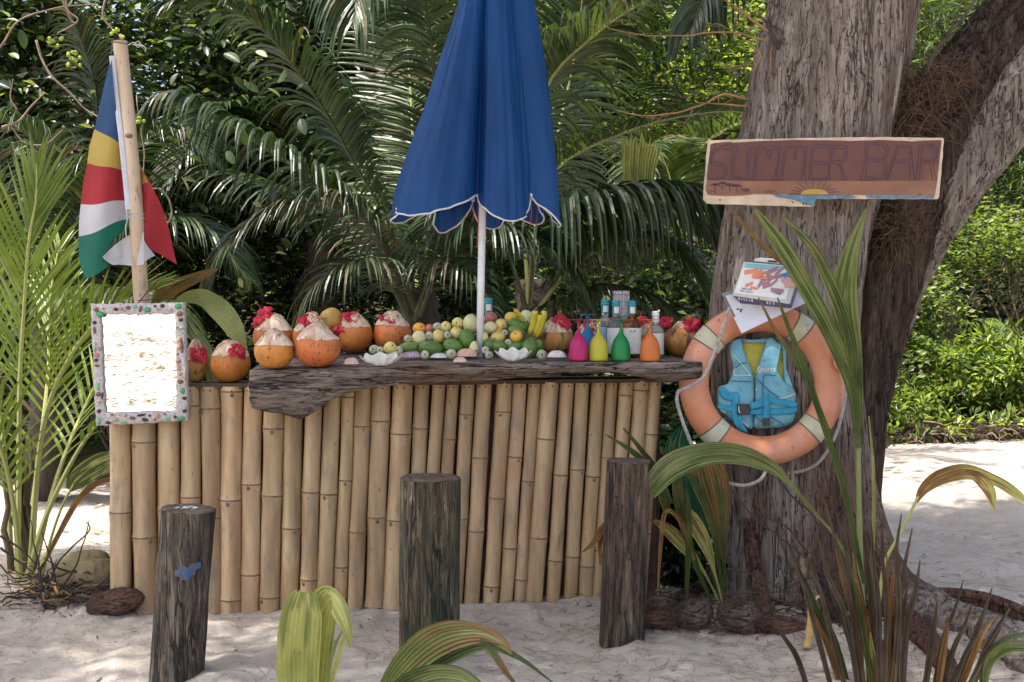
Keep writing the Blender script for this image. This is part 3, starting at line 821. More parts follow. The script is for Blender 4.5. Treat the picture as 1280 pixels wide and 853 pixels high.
# ---------------------------------------------------------------- three log stools
def stool(label, top, bot, w_top, w_bot, Y, m, seed, extra=None):
    rnd = random.Random(seed)
    t_, b_ = P(*top, Y), P(*bot, Y)
    zb = gz(b_.x, b_.y) - .08
    b2_ = b_ + (b_ - t_) * ((b_.z - zb) / (t_.z - b_.z)) if b_.z > zb else b_
    t = thing('log_stool', Vector((b_.x, b_.y, max(0, gz(b_.x, b_.y)))), label, 'stool', 'log stools standing in the sand before the bar')
    s = Y / FPX
    n, K = 56, 46
    pts = [b2_.lerp(t_, i / K) for i in range(K + 1)]
    rad = [lerp(w_bot, w_top, i / K) / 2 * s for i in range(K + 1)]
    def prof(i, an):
        z = i / K
        h = 1 + .05 * noise.noise(Vector((math.cos(an) * 1.1, math.sin(an) * 1.1, z * 1.5 + seed)))
        g = noise.noise(Vector((math.cos(an) * 5, math.sin(an) * 5, z * 1.6 + seed * 3)))
        h += .022 * g + .02 * noise.noise(Vector((math.cos(an) * 11, math.sin(an) * 11, z * 3 + seed)))
        for ca in cracks:
            d = abs((an - ca - .12 * math.sin(z * 4 + ca) + math.pi) % (2 * math.pi) - math.pi)
            h -= .10 * math.exp(-(d / .055) ** 2)
        return h
    cracks = [rnd.uniform(0, 6.28) for _ in range(4)] + [R(-90 + rnd.uniform(-30, 30))]
    mb = MB()
    mb.tube(pts, rad, n, 0, cap=False, prof=prof)
    fr = frames(pts)[-1]; k0 = K * n
    edge = [mb.v[k0 + j].copy() for j in range(n)]
    c = sum(edge, Vector()) / n
    rows = [[c.lerp(e, f) + fr[0] * (z + .004 * noise.noise(e * 40 + Vector((f * 9, 0, 0)))) for e in edge] for f, z in ((1, 0), (.965, .006), (.8, .007), (.5, .004), (.2, .006), (.01, .006))]
    mb.grid(rows, 1, close=True)
    mb.build('log', m, t)
    if extra: extra(t, pts, rad)
    return t
M_logA = mat('charred_log', [(.36, (.020, .015, .011)), (.5, (.09, .067, .048)), (.66, (.25, .20, .145))], cracks=[(9, (1.6, 1.6, .13), .02, (.012, .01, .008)), (30, (1.6, 1.6, .12), .014, (.03, .025, .02))], scale=24, stretch=(1.6, 1.6, .16), detail=11, rough=.85, bump=1, bdist=.015, bscale=30, bstretch=(1, 1, .12), nrough=.72,
             spots=[(3.5, (1, 1, .7), .56, .66, (.022, .018, .016)), (2.4, (1, 1, .5), .60, .72, (.26, .235, .19))])
M_logB = mat('mossy_log', [(.36, (.020, .017, .011)), (.5, (.08, .062, .036)), (.66, (.23, .175, .10))], cracks=[(8, (1.6, 1.6, .10), .018, (.012, .012, .008)), (34, (1.6, 1.6, .12), .014, (.03, .03, .018))], scale=28, stretch=(1.6, 1.6, .14), detail=11, rough=.85, bump=1, bdist=.015, bscale=32, bstretch=(1, 1, .12), nrough=.72,
             spots=[(3.2, (1, 1, .6), .47, .62, (.035, .06, .032)), (6, (1.6, 1.6, .5), .63, .70, (.36, .29, .18)), (2.5, (1, 1, .8), .62, .72, (.05, .03, .02))])
M_logC = mat('dark_brown_log', [(.36, (.018, .011, .008)), (.5, (.075, .048, .03)), (.66, (.21, .145, .09))], cracks=[(8, (1.6, 1.6, .12), .018, (.012, .009, .007)), (32, (1.6, 1.6, .13), .014, (.03, .02, .015))], scale=24, stretch=(1.6, 1.6, .16), detail=11, rough=.85, bump=1, bdist=.015, bscale=30, bstretch=(1, 1, .12), nrough=.72,
             spots=[(3, (1, 1, .7), .56, .66, (.03, .024, .02)), (4, (1.5, 1.5, .5), .62, .70, (.27, .22, .13))])
M_logtop = mat('log_end', [(.3, (.04, .028, .02)), (.7, (.17, .12, .085))], scale=30, rough=.9, bump=.8)
M_bluep = mat('blue_paint', [(.35, (.03, .08, .18)), (.65, (.06, .16, .32))], scale=30, rough=.7, spots=[(50, (1, 1, .4), .44, .6, (.10, .085, .065))])
M_chalk = mat('white_residue', [(.3, (.3, .3, .3)), (.7, (.7, .7, .7))], scale=60, rough=.9)
def paint_patch(t, pts, rad):
    c = P(241, 710, 4.40); mb = MB(); rnd = random.Random(3)
    rows = []
    for i in range(9):
        row = []
        for j in range(11):
            u, v = (j / 10 - .5) * .085, (i / 8 - .5) * .055
            e = math.sqrt((u / .043) ** 2 + (v / .028) ** 2); a = math.atan2(v, u)
            k = 1 / max(1, e / (1 + .25 * math.sin(3 * a) + .2 * math.sin(7 * a)))
            X = c.x + u * k
            zc = c.z + v * k + u * .25
            tt = min(1, max(0, (zc - pts[0].z) / (pts[-1].z - pts[0].z))); ax = pts[0].lerp(pts[-1], tt)
            r = lerp(rad[0], rad[-1], tt) * 1.035; dx = X - ax.x
            row.append(Vector((X, ax.y - math.sqrt(max(0, r * r - dx * dx)) - .002, zc)))
        rows.append(row)
    mb.grid(rows); mb.build('paint_patch', M_bluep, t)
    mb = MB()                                   # light deposit on the top, left by birds
    tp = pts[-1]
    for i in range(26):
        a, q = rnd.uniform(0, 6.3), rnd.uniform(0, .035)
        mb.sphere(tp + Vector((q * math.cos(a) * 1.3 - .005, q * math.sin(a) * .8 - .01, .009)), rnd.uniform(.003, .008), 6, 3, M=Matrix.Diagonal((1.4, 1, .3, 1)))
    mb.build('white_deposit', M_chalk, t)
stool('charred leaning log stool with a smear of blue paint, left of the three', (236, 637), (220, 851), 67, 66, 4.42, [M_logA, M_logtop], 1, paint_patch)
stool('upright greenish mossy log stool in the middle of the three', (538.5, 598), (536, 826), 76, 74, 4.66, [M_logB, M_logtop], 2)
stool('dark brown log stool at the right end of the bar, right of the three', (786, 577), (777, 806), 56, 57, 4.90, [M_logC, M_logtop], 3)

# ---------------------------------------------------------------- umbrella
M_blue = mat('blue_cloth', [(.3, (.004, .042, .155)), (.5, (.006, .058, .205)), (.7, (.010, .082, .27))], scale=3, stretch=(1, 1, .4), detail=6, rough=.42, bump=.6, bdist=.02, bscale=14, bstretch=(2.2, 2.2, .35), trans=.22, tcol=(1.2, 1.4, 1.5), spec=.3)
M_pipe = flat('white_piping', (.62, .60, .60), .7)
M_redc = flat('red_cord', (.35, .05, .03), .8)
uc = slab_at(599.5, 446)
um = thing('umbrella', uc, 'folded blue beach umbrella with white piping, its white pole standing on the slab', 'umbrella')
YU = uc.y
def upx(dx, y): return P(603 + dx, y, YU)
mb = MB()
mb.tube([uc + Vector((0, 0, -.02)), P(601.5, 340, YU), P(604.5, 200, YU), P(608, 0, YU), P(612, -160, YU)], .0165, 16)
mb.build('pole', M_white, um)
RIBS = [(-178, .37), (-97, .15), (-26, .255), (15, .27), (60, .22), (105, .20), (145, .26)]
LOBE = [.345, .235, .335, .30, .27, .27, .37]
LEFT = [(-130, .03), (-92, .12), (14, .34), (77, .50), (137, .65), (183, .80), (245, 1.0), (280, 1.06)]
RIGHT = [(-130, .05), (-90, .30), (0, .62), (88, .79), (158, .88), (211, .94), (280, 1.0)]
NA = 168; NZ = 60
def ridge(an):
    an = (an + 180) % 360 - 180
    for i in range(len(RIBS)):
        a0, r0 = RIBS[i]; a1, r1 = RIBS[(i + 1) % len(RIBS)]
        if i == len(RIBS) - 1: a1 += 360
        aa = an if an >= a0 else an + 360
        if a0 <= aa <= a1:
            u = (aa - a0) / (a1 - a0)
            return i, u, lerp(r0, r1, u), math.sin(math.pi * u) ** .75
    return 0, 0, RIBS[0][1], 0
hem = []
rows = []
for iz in range(NZ + 1):
    t = iz / NZ
    row = []
    for ia in range(NA):
        an = -178 + 360 * ia / NA
        i, u, rb, s = ridge(an)
        ybot = 247 + (30 + 4 * (i % 3)) * s ** .9 + (0 if i else -3)
        y = lerp(-135, ybot, t)
        c, sn = math.cos(R(an)), math.sin(R(an))
        fl, fr_ = ilerp(LEFT, y)[0], ilerp(RIGHT, y)[0]
        k = lerp(fl, fr_ * lerp(1, .92, t), .5 + .5 * c)
        fold = min(1, (t * 1.15) ** .6)
        rm = lerp(.5 * (RIBS[i][1] + RIBS[(i + 1) % len(RIBS)][1]), LOBE[i], .5)
        top_r = rm * (1.06 - .26 * (1 - s) ** 1.5)
        r = lerp(top_r, rb + (LOBE[i] - rb) * s + .05 * s, fold) * k
        r *= 1 + .06 * noise.noise(Vector((c * 3, sn * 3, t * 1.5))) * (1 + t) + .03 * noise.noise(Vector((c * 9, sn * 9, t * 1.6))) - .05 * max(0, .25 - abs(noise.noise(Vector((c * 5 + t * .6, sn * 5, t * .8 + 4))))) * 4
        ctr = P(lerp(611, 603, min(1, max(0, (y + 135) / 385))), y, YU)
        p = ctr + Vector((c * r, sn * r * .92, 0))
        p.z += .008 * noise.noise(Vector((c * 6, sn * 6, 3))) * t
        row.append(p)
    rows.append(row)
mb = MB(); mb.grid(rows, close=True)
cano = mb.build('canopy', M_blue, um)
mb = MB(); hp = rows[-1] + [rows[-1][0]]
mb.tube(hp, .0042, 5, cap=False); mb.build('piping', M_pipe, cano)
for i, (a, r) in enumerate(RIBS):
    ia = round((a + 178) / 360 * NA) % NA
    p = rows[-1][ia]
    mb = MB(); mb.sphere(p + Vector((0, 0, .004)), .009, 8, 6); 
    q = rows[NZ // 3][ia].lerp(rows[-1][ia], .0)
    mb.build('rib_tip', M_pipe, um)
    mb = MB(); inner = [rows[int(NZ * f)][ia].lerp(P(606, lerp(-135, 250, f), YU), .08) for f in (.05, .3, .6, .8, 1)]
    mb.tube(inner, .003, 5); mb.build('rib', M_white, um)
    if i in (1, 2, 3, 5):
        mb = MB(); L = (.10, .22, .14, .12, .1, .09)[i]
        mb.tube([p, p + Vector((.004, 0, -L * .5)), p + Vector((-.003, 0, -L))], .0022, 5); mb.build('cord', M_redc, um)

# ---------------------------------------------------------------- flag on its bamboo staff
YP = 5.56
fp0 = P(197, 560, YP)
st = thing('flag_staff', Vector((fp0.x, fp0.y, gz(fp0.x, fp0.y))), 'leaning bamboo staff carrying the flag behind the left end of the bar', 'pole')
pts = [Vector((P(208, 740, YP).x, YP, -.05)), P(186, 480, YP), P(177, 378, YP), P(171, 280, YP), P(162, 170, YP), P(150, 52, YP)]
q = catmull(pts, 90)
mb = MB()
def nod(i, an):
    y = i / 89
    k = 1
    for z in (.12, .30, .5, .66, .84): k += .06 * math.exp(-((y - z) / .006) ** 2) - .03 * math.exp(-((y - z) / .002) ** 2)
    return k
mb.tube(q, [lerp(.036, .0325, i / 89) for i in range(90)], 16, prof=nod)
pole_m = mat('staff_bamboo', [(.3, (.38, .26, .16)), (.5, (.52, .39, .26)), (.7, (.62, .5, .36))], scale=6, stretch=(2, 2, .25), detail=8, rough=.5, bump=.3, bdist=.003, bscale=50, bstretch=(1, 1, .1),
             spots=[(70, (1, 1, .25), .62, .7, (.2, .13, .08)), (10, (1.5, 1.5, .4), .63, .75, (.3, .22, .14))])
mb.build('pole', pole_m, st)
M_cord = flat('pale_cord', (.55, .55, .52), .8)
for py, n in ((55, 2), (268, 3), (273, 2)):
    c = P(ilerp([(52, 150), (170, 162), (280, 171)], py)[0], py, YP)
    mb = MB(); mb.tube([c + Vector((.037 * math.cos(a), .037 * math.sin(a), .003 * math.sin(a * 2))) for a in np.linspace(0, 2 * math.pi, 20)], .0028, 5)
    mb.build('cord', M_cord if py > 100 else M_twig, st)
mb = MB(); c = P(160, 57, YP - .035)
mb.tube(catmull([c, c + Vector((.03, -.01, .012)), c + Vector((.045, 0, -.01)), c + Vector((.06, 0, .004)), c + Vector((.085, 0, -.016))], 16), .002, 5)
mb.tube(catmull([c + Vector((.03, 0, .01)), c + Vector((.05, 0, .02)), c + Vector((.06, 0, -.006)), c + Vector((.075, 0, -.004))], 12), .0018, 5)
mb.build('cord', M_cord, st)
mb = MB(); mb.sphere(P(161, 170, YP - .035), .014, 10, 6, M=Matrix.Diagonal((1.3, .6, .8, 1))); mb.build('knot', M_bamnode, st)

def cloth(n, c, k=1.0): return mat(n, [(.3, tuple(x * .85 for x in c)), (.7, tuple(min(1, x * 1.1) for x in c))], scale=6, rough=.85, bump=.5, bdist=.004, bscale=9, bstretch=(2, 2, .6), trans=.3, tcol=(1.1, 1.1, 1.1))
CF = [cloth('flag_blue', (.03, .085, .20)), cloth('flag_yellow', (.55, .40, .10)), cloth('flag_red', (.42, .035, .045)), cloth('flag_white', (.62, .62, .66)), cloth('flag_green', (.012, .16, .11))]
fl = thing('flag', P(150, 330, YP), 'faded flag in blue, yellow, red, white and green hanging limp from the staff', 'flag')
mb = MB()
FOFF = [0]
def fold_y(px, py): return FOFF[0] + YP + .02 + .035 * math.sin(px * .11 + py * .012) + .02 * math.sin(px * .05 - py * .03) + (.0 if px > 150 else -.02)
def patch(lp, rp, m, nu=14, nv=14):
    rows = []
    L_, R_ = catmull([(*p, 0) for p in lp], nv), catmull([(*p, 0) for p in rp], nv)
    for i in range(nv):
        row = []
        for j in range(nu):
            p = L_[i].lerp(R_[i], j / (nu - 1))
            row.append(P(p.x, p.y + 1.5 * math.sin(p.x * .12), fold_y(p.x, p.y)))
        rows.append(row)
    mb.grid(rows, m)
patch([(137, 80), (128, 116), (118, 160)], [(139, 72), (143, 120), (152, 182)], 0)
patch([(118, 160), (112, 182), (109, 203)], [(152, 182), (155, 200), (156, 215)], 1)
patch([(109, 203), (104, 230), (101, 256)], [(156, 215), (159, 235), (161, 251)], 2)
patch([(101, 256), (99, 275), (98.5, 297)], [(161, 251), (163, 262), (166, 271)], 3)
patch([(98.5, 297), (99, 325), (104, 343)], [(166, 271), (160, 285), (140, 300)], 4)
patch([(104, 343), (106, 345), (109, 348)], [(140, 300), (134, 322), (136, 334)], 4, 10, 6)
FOFF[0] = -.012
patch([(166, 290), (146, 306), (128, 321)], [(180, 290), (180, 306), (180, 322)], 3)
patch([(128, 321), (134, 328), (141, 333)], [(180, 322), (180, 327), (180, 330)], 3, 10, 4)
FOFF[0] = 0
patch([(166, 190), (170, 215), (173, 232)], [(170, 192), (184, 226), (184.2, 227)], 1)
patch([(166, 205), (172, 250), (178, 310)], [(180, 214), (206, 270), (221, 329)], 2, 18, 18)
FOFF[0] = -.008
patch([(178, 296), (178, 310), (178, 328)], [(184, 308), (190, 316), (194, 321)], 3, 8, 8)
FOFF[0] = 0
flo = mb.build('cloth', CF, fl)
mb = MB()
e = catmull([P(138.5, 70, YP - .035), P(144, 120, YP - .03), P(151, 180, YP - .03), P(157, 240, YP - .03), P(159, 262, YP - .03)], 24)
mb.grid([[p + Vector((-.008, 0, 0)), p + Vector((.006, -.004, 0)), p + Vector((.016, 0, 0))] for p in e]); mb.build('hoist_band', flat('hoist_band', (.55, .56, .66), .8), fl)
mb = MB(); mb.tube(catmull([P(158, 262, YP - .04), P(159, 275, YP - .04), P(157, 285, YP - .04), P(158, 297, YP - .04)], 10), .003, 5); mb.build('cord', M_cord, fl)

# ---------------------------------------------------------------- mirror in its shell frame
M_mirror = bpy.data.materials.new('mirror'); M_mirror.use_nodes = True
bs = M_mirror.node_tree.nodes['Principled BSDF']
bs.inputs['Base Color'].default_value = (.78, .79, .79, 1); bs.inputs['Metallic'].default_value = 1; bs.inputs['Roughness'].default_value = .012
M_grit = mat('shell_grit', [(.3, (.36, .31, .30)), (.5, (.58, .53, .52)), (.7, (.74, .70, .69))], scale=120, detail=4, rough=.85, bump=1, bdist=.006, bscale=160,
             spots=[(95, (1, 1, 1), .64, .68, (.35, .14, .10)), (70, (1, 1, 1), .68, .71, (.10, .28, .14)), (110, (1, 1, 1), .66, .70, (.08, .05, .05))])
YM = 5.27
quad = [P(113, 380, YM - .016), P(230, 378.5, YM - .016), P(235, 526, YM), P(120, 533, YM)]
inn = [P(126, 393, YM - .0145), P(219, 393, YM - .0145), P(221, 514, YM - .002), P(132, 516, YM - .002)]
mi_ = thing('mirror', (quad[2] + quad[3]) / 2, 'mirror framed with shells and sea glass hanging at the left end of the bar', 'mirror')
def edge_pts(q4, n, jit, seed):
    rnd = random.Random(seed); out = []
    for i in range(4):
        a, b = q4[i], q4[(i + 1) % 4]
        for k in range(n):
            p = a.lerp(b, k / n)
            out.append(p + Vector((rnd.uniform(-1, 1) * jit, 0, rnd.uniform(-1, 1) * jit)))
    return out
n_ = 26
eo, ei = edge_pts(quad, n_, .0035, 1), edge_pts(inn, n_, .003, 2)
rings = [[p + Vector((0, .03, 0)) for p in eo], [p + Vector((0, .002, 0)) for p in eo]]
for f in (.08, .3, .5, .7, .92):
    rings.append([a.lerp(b, f) + Vector((0, -.006 - .004 * noise.noise(a.lerp(b, f) * 60), 0)) for a, b in zip(eo, ei)])
rings += [[p + Vector((0, 0, 0)) for p in ei], [p + Vector((0, .018, 0)) for p in ei], [p + Vector((0, .03, 0)) for p in ei]]
mb = MB(); mb.grid(rings, close=True); mb.build('frame', M_grit, mi_)
mb = MB(); c4 = [a + Vector((0, .01, 0)) for a in (quad[0].lerp(quad[2], .04), quad[1].lerp(quad[3], .04), quad[2].lerp(quad[0], .04), quad[3].lerp(quad[1], .04))]
mb.add(c4, [(0, 1, 2, 3)]); glass = mb.build('glass', M_mirror, mi_, smooth=False)
MG = {'g': flat('green_sea_glass', (.07, .30, .12), .25), 'd': flat('dark_sea_pebble', (.045, .03, .03), .5), 'b': flat('brown_shell', (.20, .09, .05), .5), 'p': flat('pink_shell', (.48, .16, .14), .5), 'o': flat('tan_shell', (.5, .3, .18), .5), 'l': flat('pale_green_glass', (.2, .45, .25), .3)}
PCS = [('b', 120, 387.5, 3.3), ('g', 125, 393, 5.2), ('p', 129, 386, 1.8), ('d', 144.6, 386.8, 3), ('o', 151, 386, 2.8), ('b', 160, 385, 3.4), ('o', 155, 389, 2), ('l', 168, 383.5, 3.2), ('b', 175.6, 386.5, 2.4, 4.5), ('g', 184.5, 387.5, 4.6), ('d', 193.6, 383, 2), ('o', 197, 387, 2.2), ('d', 203, 382.6, 3.2),
       ('p', 214, 388, 2), ('g', 222.6, 382.8, 4.8), ('b', 224.6, 392.5, 4.2), ('d', 226, 400, 3), ('d', 118, 403.5, 3), ('b', 118, 413, 2, 5), ('o', 119.6, 430, 2), ('l', 118.5, 437, 2, 4), ('p', 124.7, 436.3, 2.4), ('p', 121, 444, 3.4), ('d', 120, 450.5, 3), ('b', 121, 457.5, 3.4, 1.8),
       ('l', 121.8, 483, 2.6, 6), ('b', 123, 493, 3.6), ('d', 128, 495, 1.4, 5), ('o', 124, 503, 2), ('d', 123.7, 514, 2.9), ('l', 123, 526, 3, 4.6), ('d', 135, 528.5, 3.4, 2), ('o', 144, 525, 4.2, 2.4), ('p', 140, 518.7, 2.6, 1.6), ('l', 153, 528, 5.5, 1.8), ('b', 165.5, 522.7, 4, 2.2), ('d', 176.5, 519, 6, 1.7), ('d', 181, 525, 4.4, 2.4),
       ('o', 197, 520.5, 3, 3.4), ('p', 193, 525, 2.4), ('l', 209.5, 523.8, 4.2, 2.3), ('d', 219, 521.5, 2.3), ('g', 226.5, 523.4, 5.6, 3), ('d', 230.6, 514, 3), ('d', 230.5, 498, 2.9), ('g', 228, 488.4, 3.2, 4), ('b', 225, 477, 3.8, 3), ('o', 225, 467, 2.4, 3.4), ('o', 223, 459, 2, 5), ('p', 223, 451.4, 3, 2.6), ('b', 227.3, 432, 1.9, 11), ('o', 223, 435, 2.6, 3), ('o', 224, 425, 2.3, 3), ('p', 221.6, 409.6, 2), ('l', 226, 410.7, 3, 1.8), ('o', 231, 470, 1.4, 6), ('b', 222, 443, 1.8), ('p', 206, 517.5, 2), ('d', 187, 520, 1.8), ('p', 157, 520, 2)]
rnd = random.Random(5)
for pc in PCS:
    k, x, y, rx = pc[:4]; ry = pc[4] if len(pc) > 4 else rx * .8
    Ym = lerp(YM - .016, YM, (y - 380) / 150) - .008
    c = P(x, y, Ym); s = Ym / FPX
    rot = Matrix.Rotation(rnd.uniform(-.25, .25), 4, 'Y') @ Matrix.Diagonal((rx * s, .006, ry * s, 1))
    mb = MB(); mb.sphere(c, 1, 9, 5, M=rot, fn=lambda d: 1 + .14 * noise.noise(d * 2 + Vector((x, y, 0))))
    mb.build('mosaic_piece', MG[k], mi_)
mb = MB(); c = P(174, 379, YM + .01)
mb.tube([c + Vector((0, -.02, -.055)), c + Vector((0, -.016, 0)), c + Vector((-.02, .2, .06)), c + Vector((.04, .24, .07)), c + Vector((.03, .22, .02)), c + Vector((0, -.012, .01))], .0022, 5)
mb.tube([c + Vector((0, -.016, 0)), c + Vector((.028, .2, .11))], .0022, 5)
mb.build('hanging_cord', flat('dark_red_cord', (.13, .03, .02), .8), mi_)
# ---------------------------------------------------------------- coconuts
M_husk = mat('orange_husk', [(.28, (.30, .085, .018)), (.5, (.54, .175, .032)), (.72, (.66, .27, .06))], scale=5, stretch=(1, 1, .8), detail=7, rough=.55, bump=.8, bdist=.008, bscale=16, rand=.2, hue=.015,
             spots=[(30, (1.2, 1.2, .5), .60, .66, (.15, .07, .03)), (90, (1, 1, .6), .58, .66, (.24, .10, .035)), (9, (1, 1, .6), .56, .7, (.40, .16, .045)), (55, (1, 1, .3), .64, .68, (.07, .035, .02)), (60, (1, 1, .8), .68, .72, (.05, .03, .02)), (3.5, (1, 1, 1), .6, .72, (.42, .33, .10))])
M_huskb = mat('brown_orange_husk', [(.28, (.22, .10, .035)), (.5, (.42, .19, .05)), (.72, (.55, .30, .09))], scale=6, stretch=(1.4, 1.4, .3), detail=8, rough=.65, bump=.7, bdist=.008, bscale=18,
              spots=[(30, (1, 1, .3), .56, .64, (.11, .06, .035)), (4, (1, 1, 1), .58, .70, (.16, .09, .05))])
M_cut = mat('cut_coconut', [(.3, (.34, .19, .11)), (.5, (.60, .44, .31)), (.68, (.80, .68, .54))], cracks=[(7, (2.4, 2.4, .5), .015, (.30, .15, .09))], scale=9, stretch=(2.2, 2.2, .6), detail=7, rough=.75, bump=.7, bdist=.008, bscale=22, bstretch=(2, 2, .4),
            spots=[(24, (1.5, 1.5, .6), .62, .7, (.30, .17, .11)), (5, (1, 1, 1), .56, .7, (.50, .30, .21))])
M_hib = mat('hibiscus_red', [(.3, (.48, .010, .035)), (.7, (.70, .035, .075))], scale=14, rough=.55, bump=.5, bdist=.003, bscale=60, trans=.25, tcol=(1.2, 1, 1))
M_pist = flat('pistil', (.45, .09, .05), .6)
M_stig = flat('stigma', (.6, .35, .05), .6)
def px2m(px, Y): return px / FPX * Y

def hibiscus(c, size, tilt, label, seed, flower_y=-1, npet=5, pist=.85):
    rnd = random.Random(seed)
    t = thing('hibiscus_flower', c, label, 'flower', 'hibiscus flowers decorating the coconuts')
    ax = Vector((rnd.uniform(-.4, .4) + tilt[0], -.55 + tilt[1], .65)).normalized()
    u = ax.cross(Vector((1, .2, 0))).normalized(); v = ax.cross(u)
    for k in range(npet):
        a = 2 * math.pi * k / npet + rnd.uniform(-.2, .2)
        d = u * math.cos(a) + v * math.sin(a); sd = ax.cross(d)
        mb = MB(); rows = []
        for i in range(8):
            t_ = i / 7; row = []
            for j in range(9):
                s_ = j / 8 * 2 - 1
                w = size * .33 * math.sin(math.pi * min(1, .12 + t_ * .72)) * (1.1 if t_ > .6 else 1)
                p = c + d * size * t_ * (1 - .22 * s_ * s_) * (.66 + .16 * math.sin(k * 2.3 + seed)) + ax * (size * (.22 * math.sin(t_ * 2.3) - (.5 + .3 * math.sin(k * 3.7 + seed)) * max(0, t_ - .55)) + size * .22 * noise.noise(Vector((t_ * 3, s_ * 3, k * 7 + seed)))) + sd * s_ * w
                p += ax * size * .09 * math.sin(s_ * 9 + k) * t_ + d * size * .05 * math.sin(s_ * 12 + k) * t_ * t_
                row.append(p)
            rows.append(row)
        mb.grid(rows); mb.build('petal', M_hib, t)
    if pist:
        mb = MB(); e = c + (ax * .7 + u * rnd.uniform(-.9, .9) + v * rnd.uniform(-.3, .3) + Vector((0, -.3, .1))).normalized() * size * pist
        mb.tube(catmull([c, c.lerp(e, .5) + Vector((0, 0, size * .12)), e], 10), [.0018] * 10, 6, 0)
        for q in range(9): mb.sphere(e + Vector((rnd.uniform(-.006, .006), rnd.uniform(-.006, .006), rnd.uniform(-.012, .006))), .002, 5, 3, 1)
        mb.build('pistil', [M_pist, M_stig], t)
    return t

def coconut(base, w, h, cut, label, seed, m=M_husk, lean=(0, 0), point=.55, group='opened coconuts lined up on the bar'):
    """base: contact point, w and h in metres, cut: fraction of the height where the pale cut top starts"""
    rnd = random.Random(seed)
    t = thing('coconut', base, label, 'coconut', group)
    r = w / 2
    M = Matrix.Translation(base) @ Matrix.Rotation(lean[0], 4, 'Y') @ Matrix.Rotation(lean[1], 4, 'X')
    def shape(d, z): return 1 + .035 * noise.noise(Vector((math.cos(d) * 1.3 + seed, math.sin(d) * 1.3, z * 2))) + .018 * math.cos(3 * d + seed)
    prof = []
    for i in range(15):
        z = cut * i / 14
        u = z / .82
        rr = math.sqrt(max(0, 1 - (2 * u - 1.02) ** 2 * .88)) if u < 1 else .35
        rr = max(rr, .34 if i else .0)
        if i == 0: rr = .30
        prof.append((rr * r, z * h))
    mb = MB()
    def wob(v, i, an):
        k = shape(an, i / 14)
        v = Vector((v.x * k, v.y * k, v.z))
        if i > 10: v.z += (i - 10) / 4 * (h * .05 * noise.noise(Vector((math.cos(an) * 3, math.sin(an) * 3, seed))) + h * .03 * noise.noise(Vector((math.cos(an) * 9, math.sin(an) * 9, seed))))
        return v
    mb.lathe([(.001, .003)] + prof, 30, 0, M, lambda v, i, an: wob(v, max(0, i - 1), an))
    mb.build('husk', m, t)
    rt = prof[-1][0]
    top = []
    K = 9
    facets = [rnd.uniform(0, 6.28) for _ in range(7)]
    for i in range(K + 1):
        f = i / K
        top.append((rt * (1.0 - f) ** (.36 + .30 * point) * .985 + .004 * (1 - f), cut * h + (1 - cut) * h * f ** 1.0 * (1 - .06 * f)))
    def wob2(v, i, an):
        f = i / K
        k = shape(an, 1)
        fc = max(math.cos(an - a) for a in facets)
        k *= 1 - .10 * (1 - fc) * 4 * f * (1 - f) - .04 * (1 - fc)
        v = Vector((v.x * k, v.y * k, v.z))
        v.z += h * .05 * noise.noise(Vector((math.cos(an) * 3, math.sin(an) * 3, seed))) * (1 - f) + h * .03 * noise.noise(Vector((math.cos(an) * 9, math.sin(an) * 9, seed))) * (1 - f) + h * .035 * noise.noise(Vector((math.cos(an) * 6, math.sin(an) * 6, f * 4 + seed))) * (1 if i else 0)
        if i == K: v.x *= .2; v.y *= .2
        return v
    mb = MB(); mb.lathe(top, 30, 0, M, wob2)
    k = len(mb.v) - 30; mb.f.append(tuple(range(k, k + 30))); mb.m.append(0)
    o = mb.build('cut_top', M_cut, t); 
    o.data.polygons.foreach_set('use_smooth', [rnd.random() < .0 or True] * len(o.data.polygons))
    return t, M

def coc_px(x0, x1, ytop, ybase, cut, label, seed, on='slab', flowers=(), **k):
    cx = (x0 + x1) / 2
    if on == 'slab': b = slab_at(cx, ybase - 2)
    else:
        b = P(cx, ybase, 5.47); b.z = lerp(1.030, 1.056, (cx - 136) / 690)
    w, h = px2m(x1 - x0, b.y), px2m(ybase - ytop, b.y)
    t, M = coconut(b, w, h, cut, label, seed, **k)
    for i, (fx, fy, fs, flab) in enumerate(flowers):
        # on the front slope of the cut top
        dx = (fx - cx) / ((x1 - x0) / 2); dz = (ybase - fy) / (ybase - ytop)
        yy = b.y - max(.08, math.sqrt(max(0, 1 - dx * dx)) * (1 - max(0, dz - cut) / (1 - cut + .01))) * w / 2 * .75 - .008
        hibiscus(P(fx, fy, yy), px2m(fs * 1.3, yy), (.25 * dx, 0), flab, seed * 7 + i)
    return t
coc_px(231, 259, 425, 482, .52, 'opened coconut half hidden behind the mirror frame, at the left end', 11, on='rail', flowers=[(248, 442, 17, 'red hibiscus on the coconut half hidden by the mirror')], point=.5, m=M_huskb)
coc_px(262, 313, 427, 482, .60, 'opened coconut on the low rail between mirror and slab', 12, on='rail', flowers=[(296, 439, 16, 'red hibiscus on the right side of the coconut next to the slab end')], point=.3)
coc_px(316.5, 367, 392, 447, .58, 'opened coconut behind the small front one at the slab\'s left end', 13, flowers=[(330, 396, 19, 'big red hibiscus, leftmost on the slab coconuts')], point=.3)
coc_px(318.5, 368, 411, 463, .56, 'opened coconut without flower at the front left corner of the slab', 14, point=.75)
coc_px(367, 413, 390, 447, .55, 'opened coconut mostly hidden behind the largest one', 15, flowers=[(388, 402, 17, 'red hibiscus peeping over the largest coconut')], point=.6)
coc_px(368.5, 427, 401.5, 461, .58, 'largest opened coconut with a tall pale peak, front of the slab', 16, point=.95)
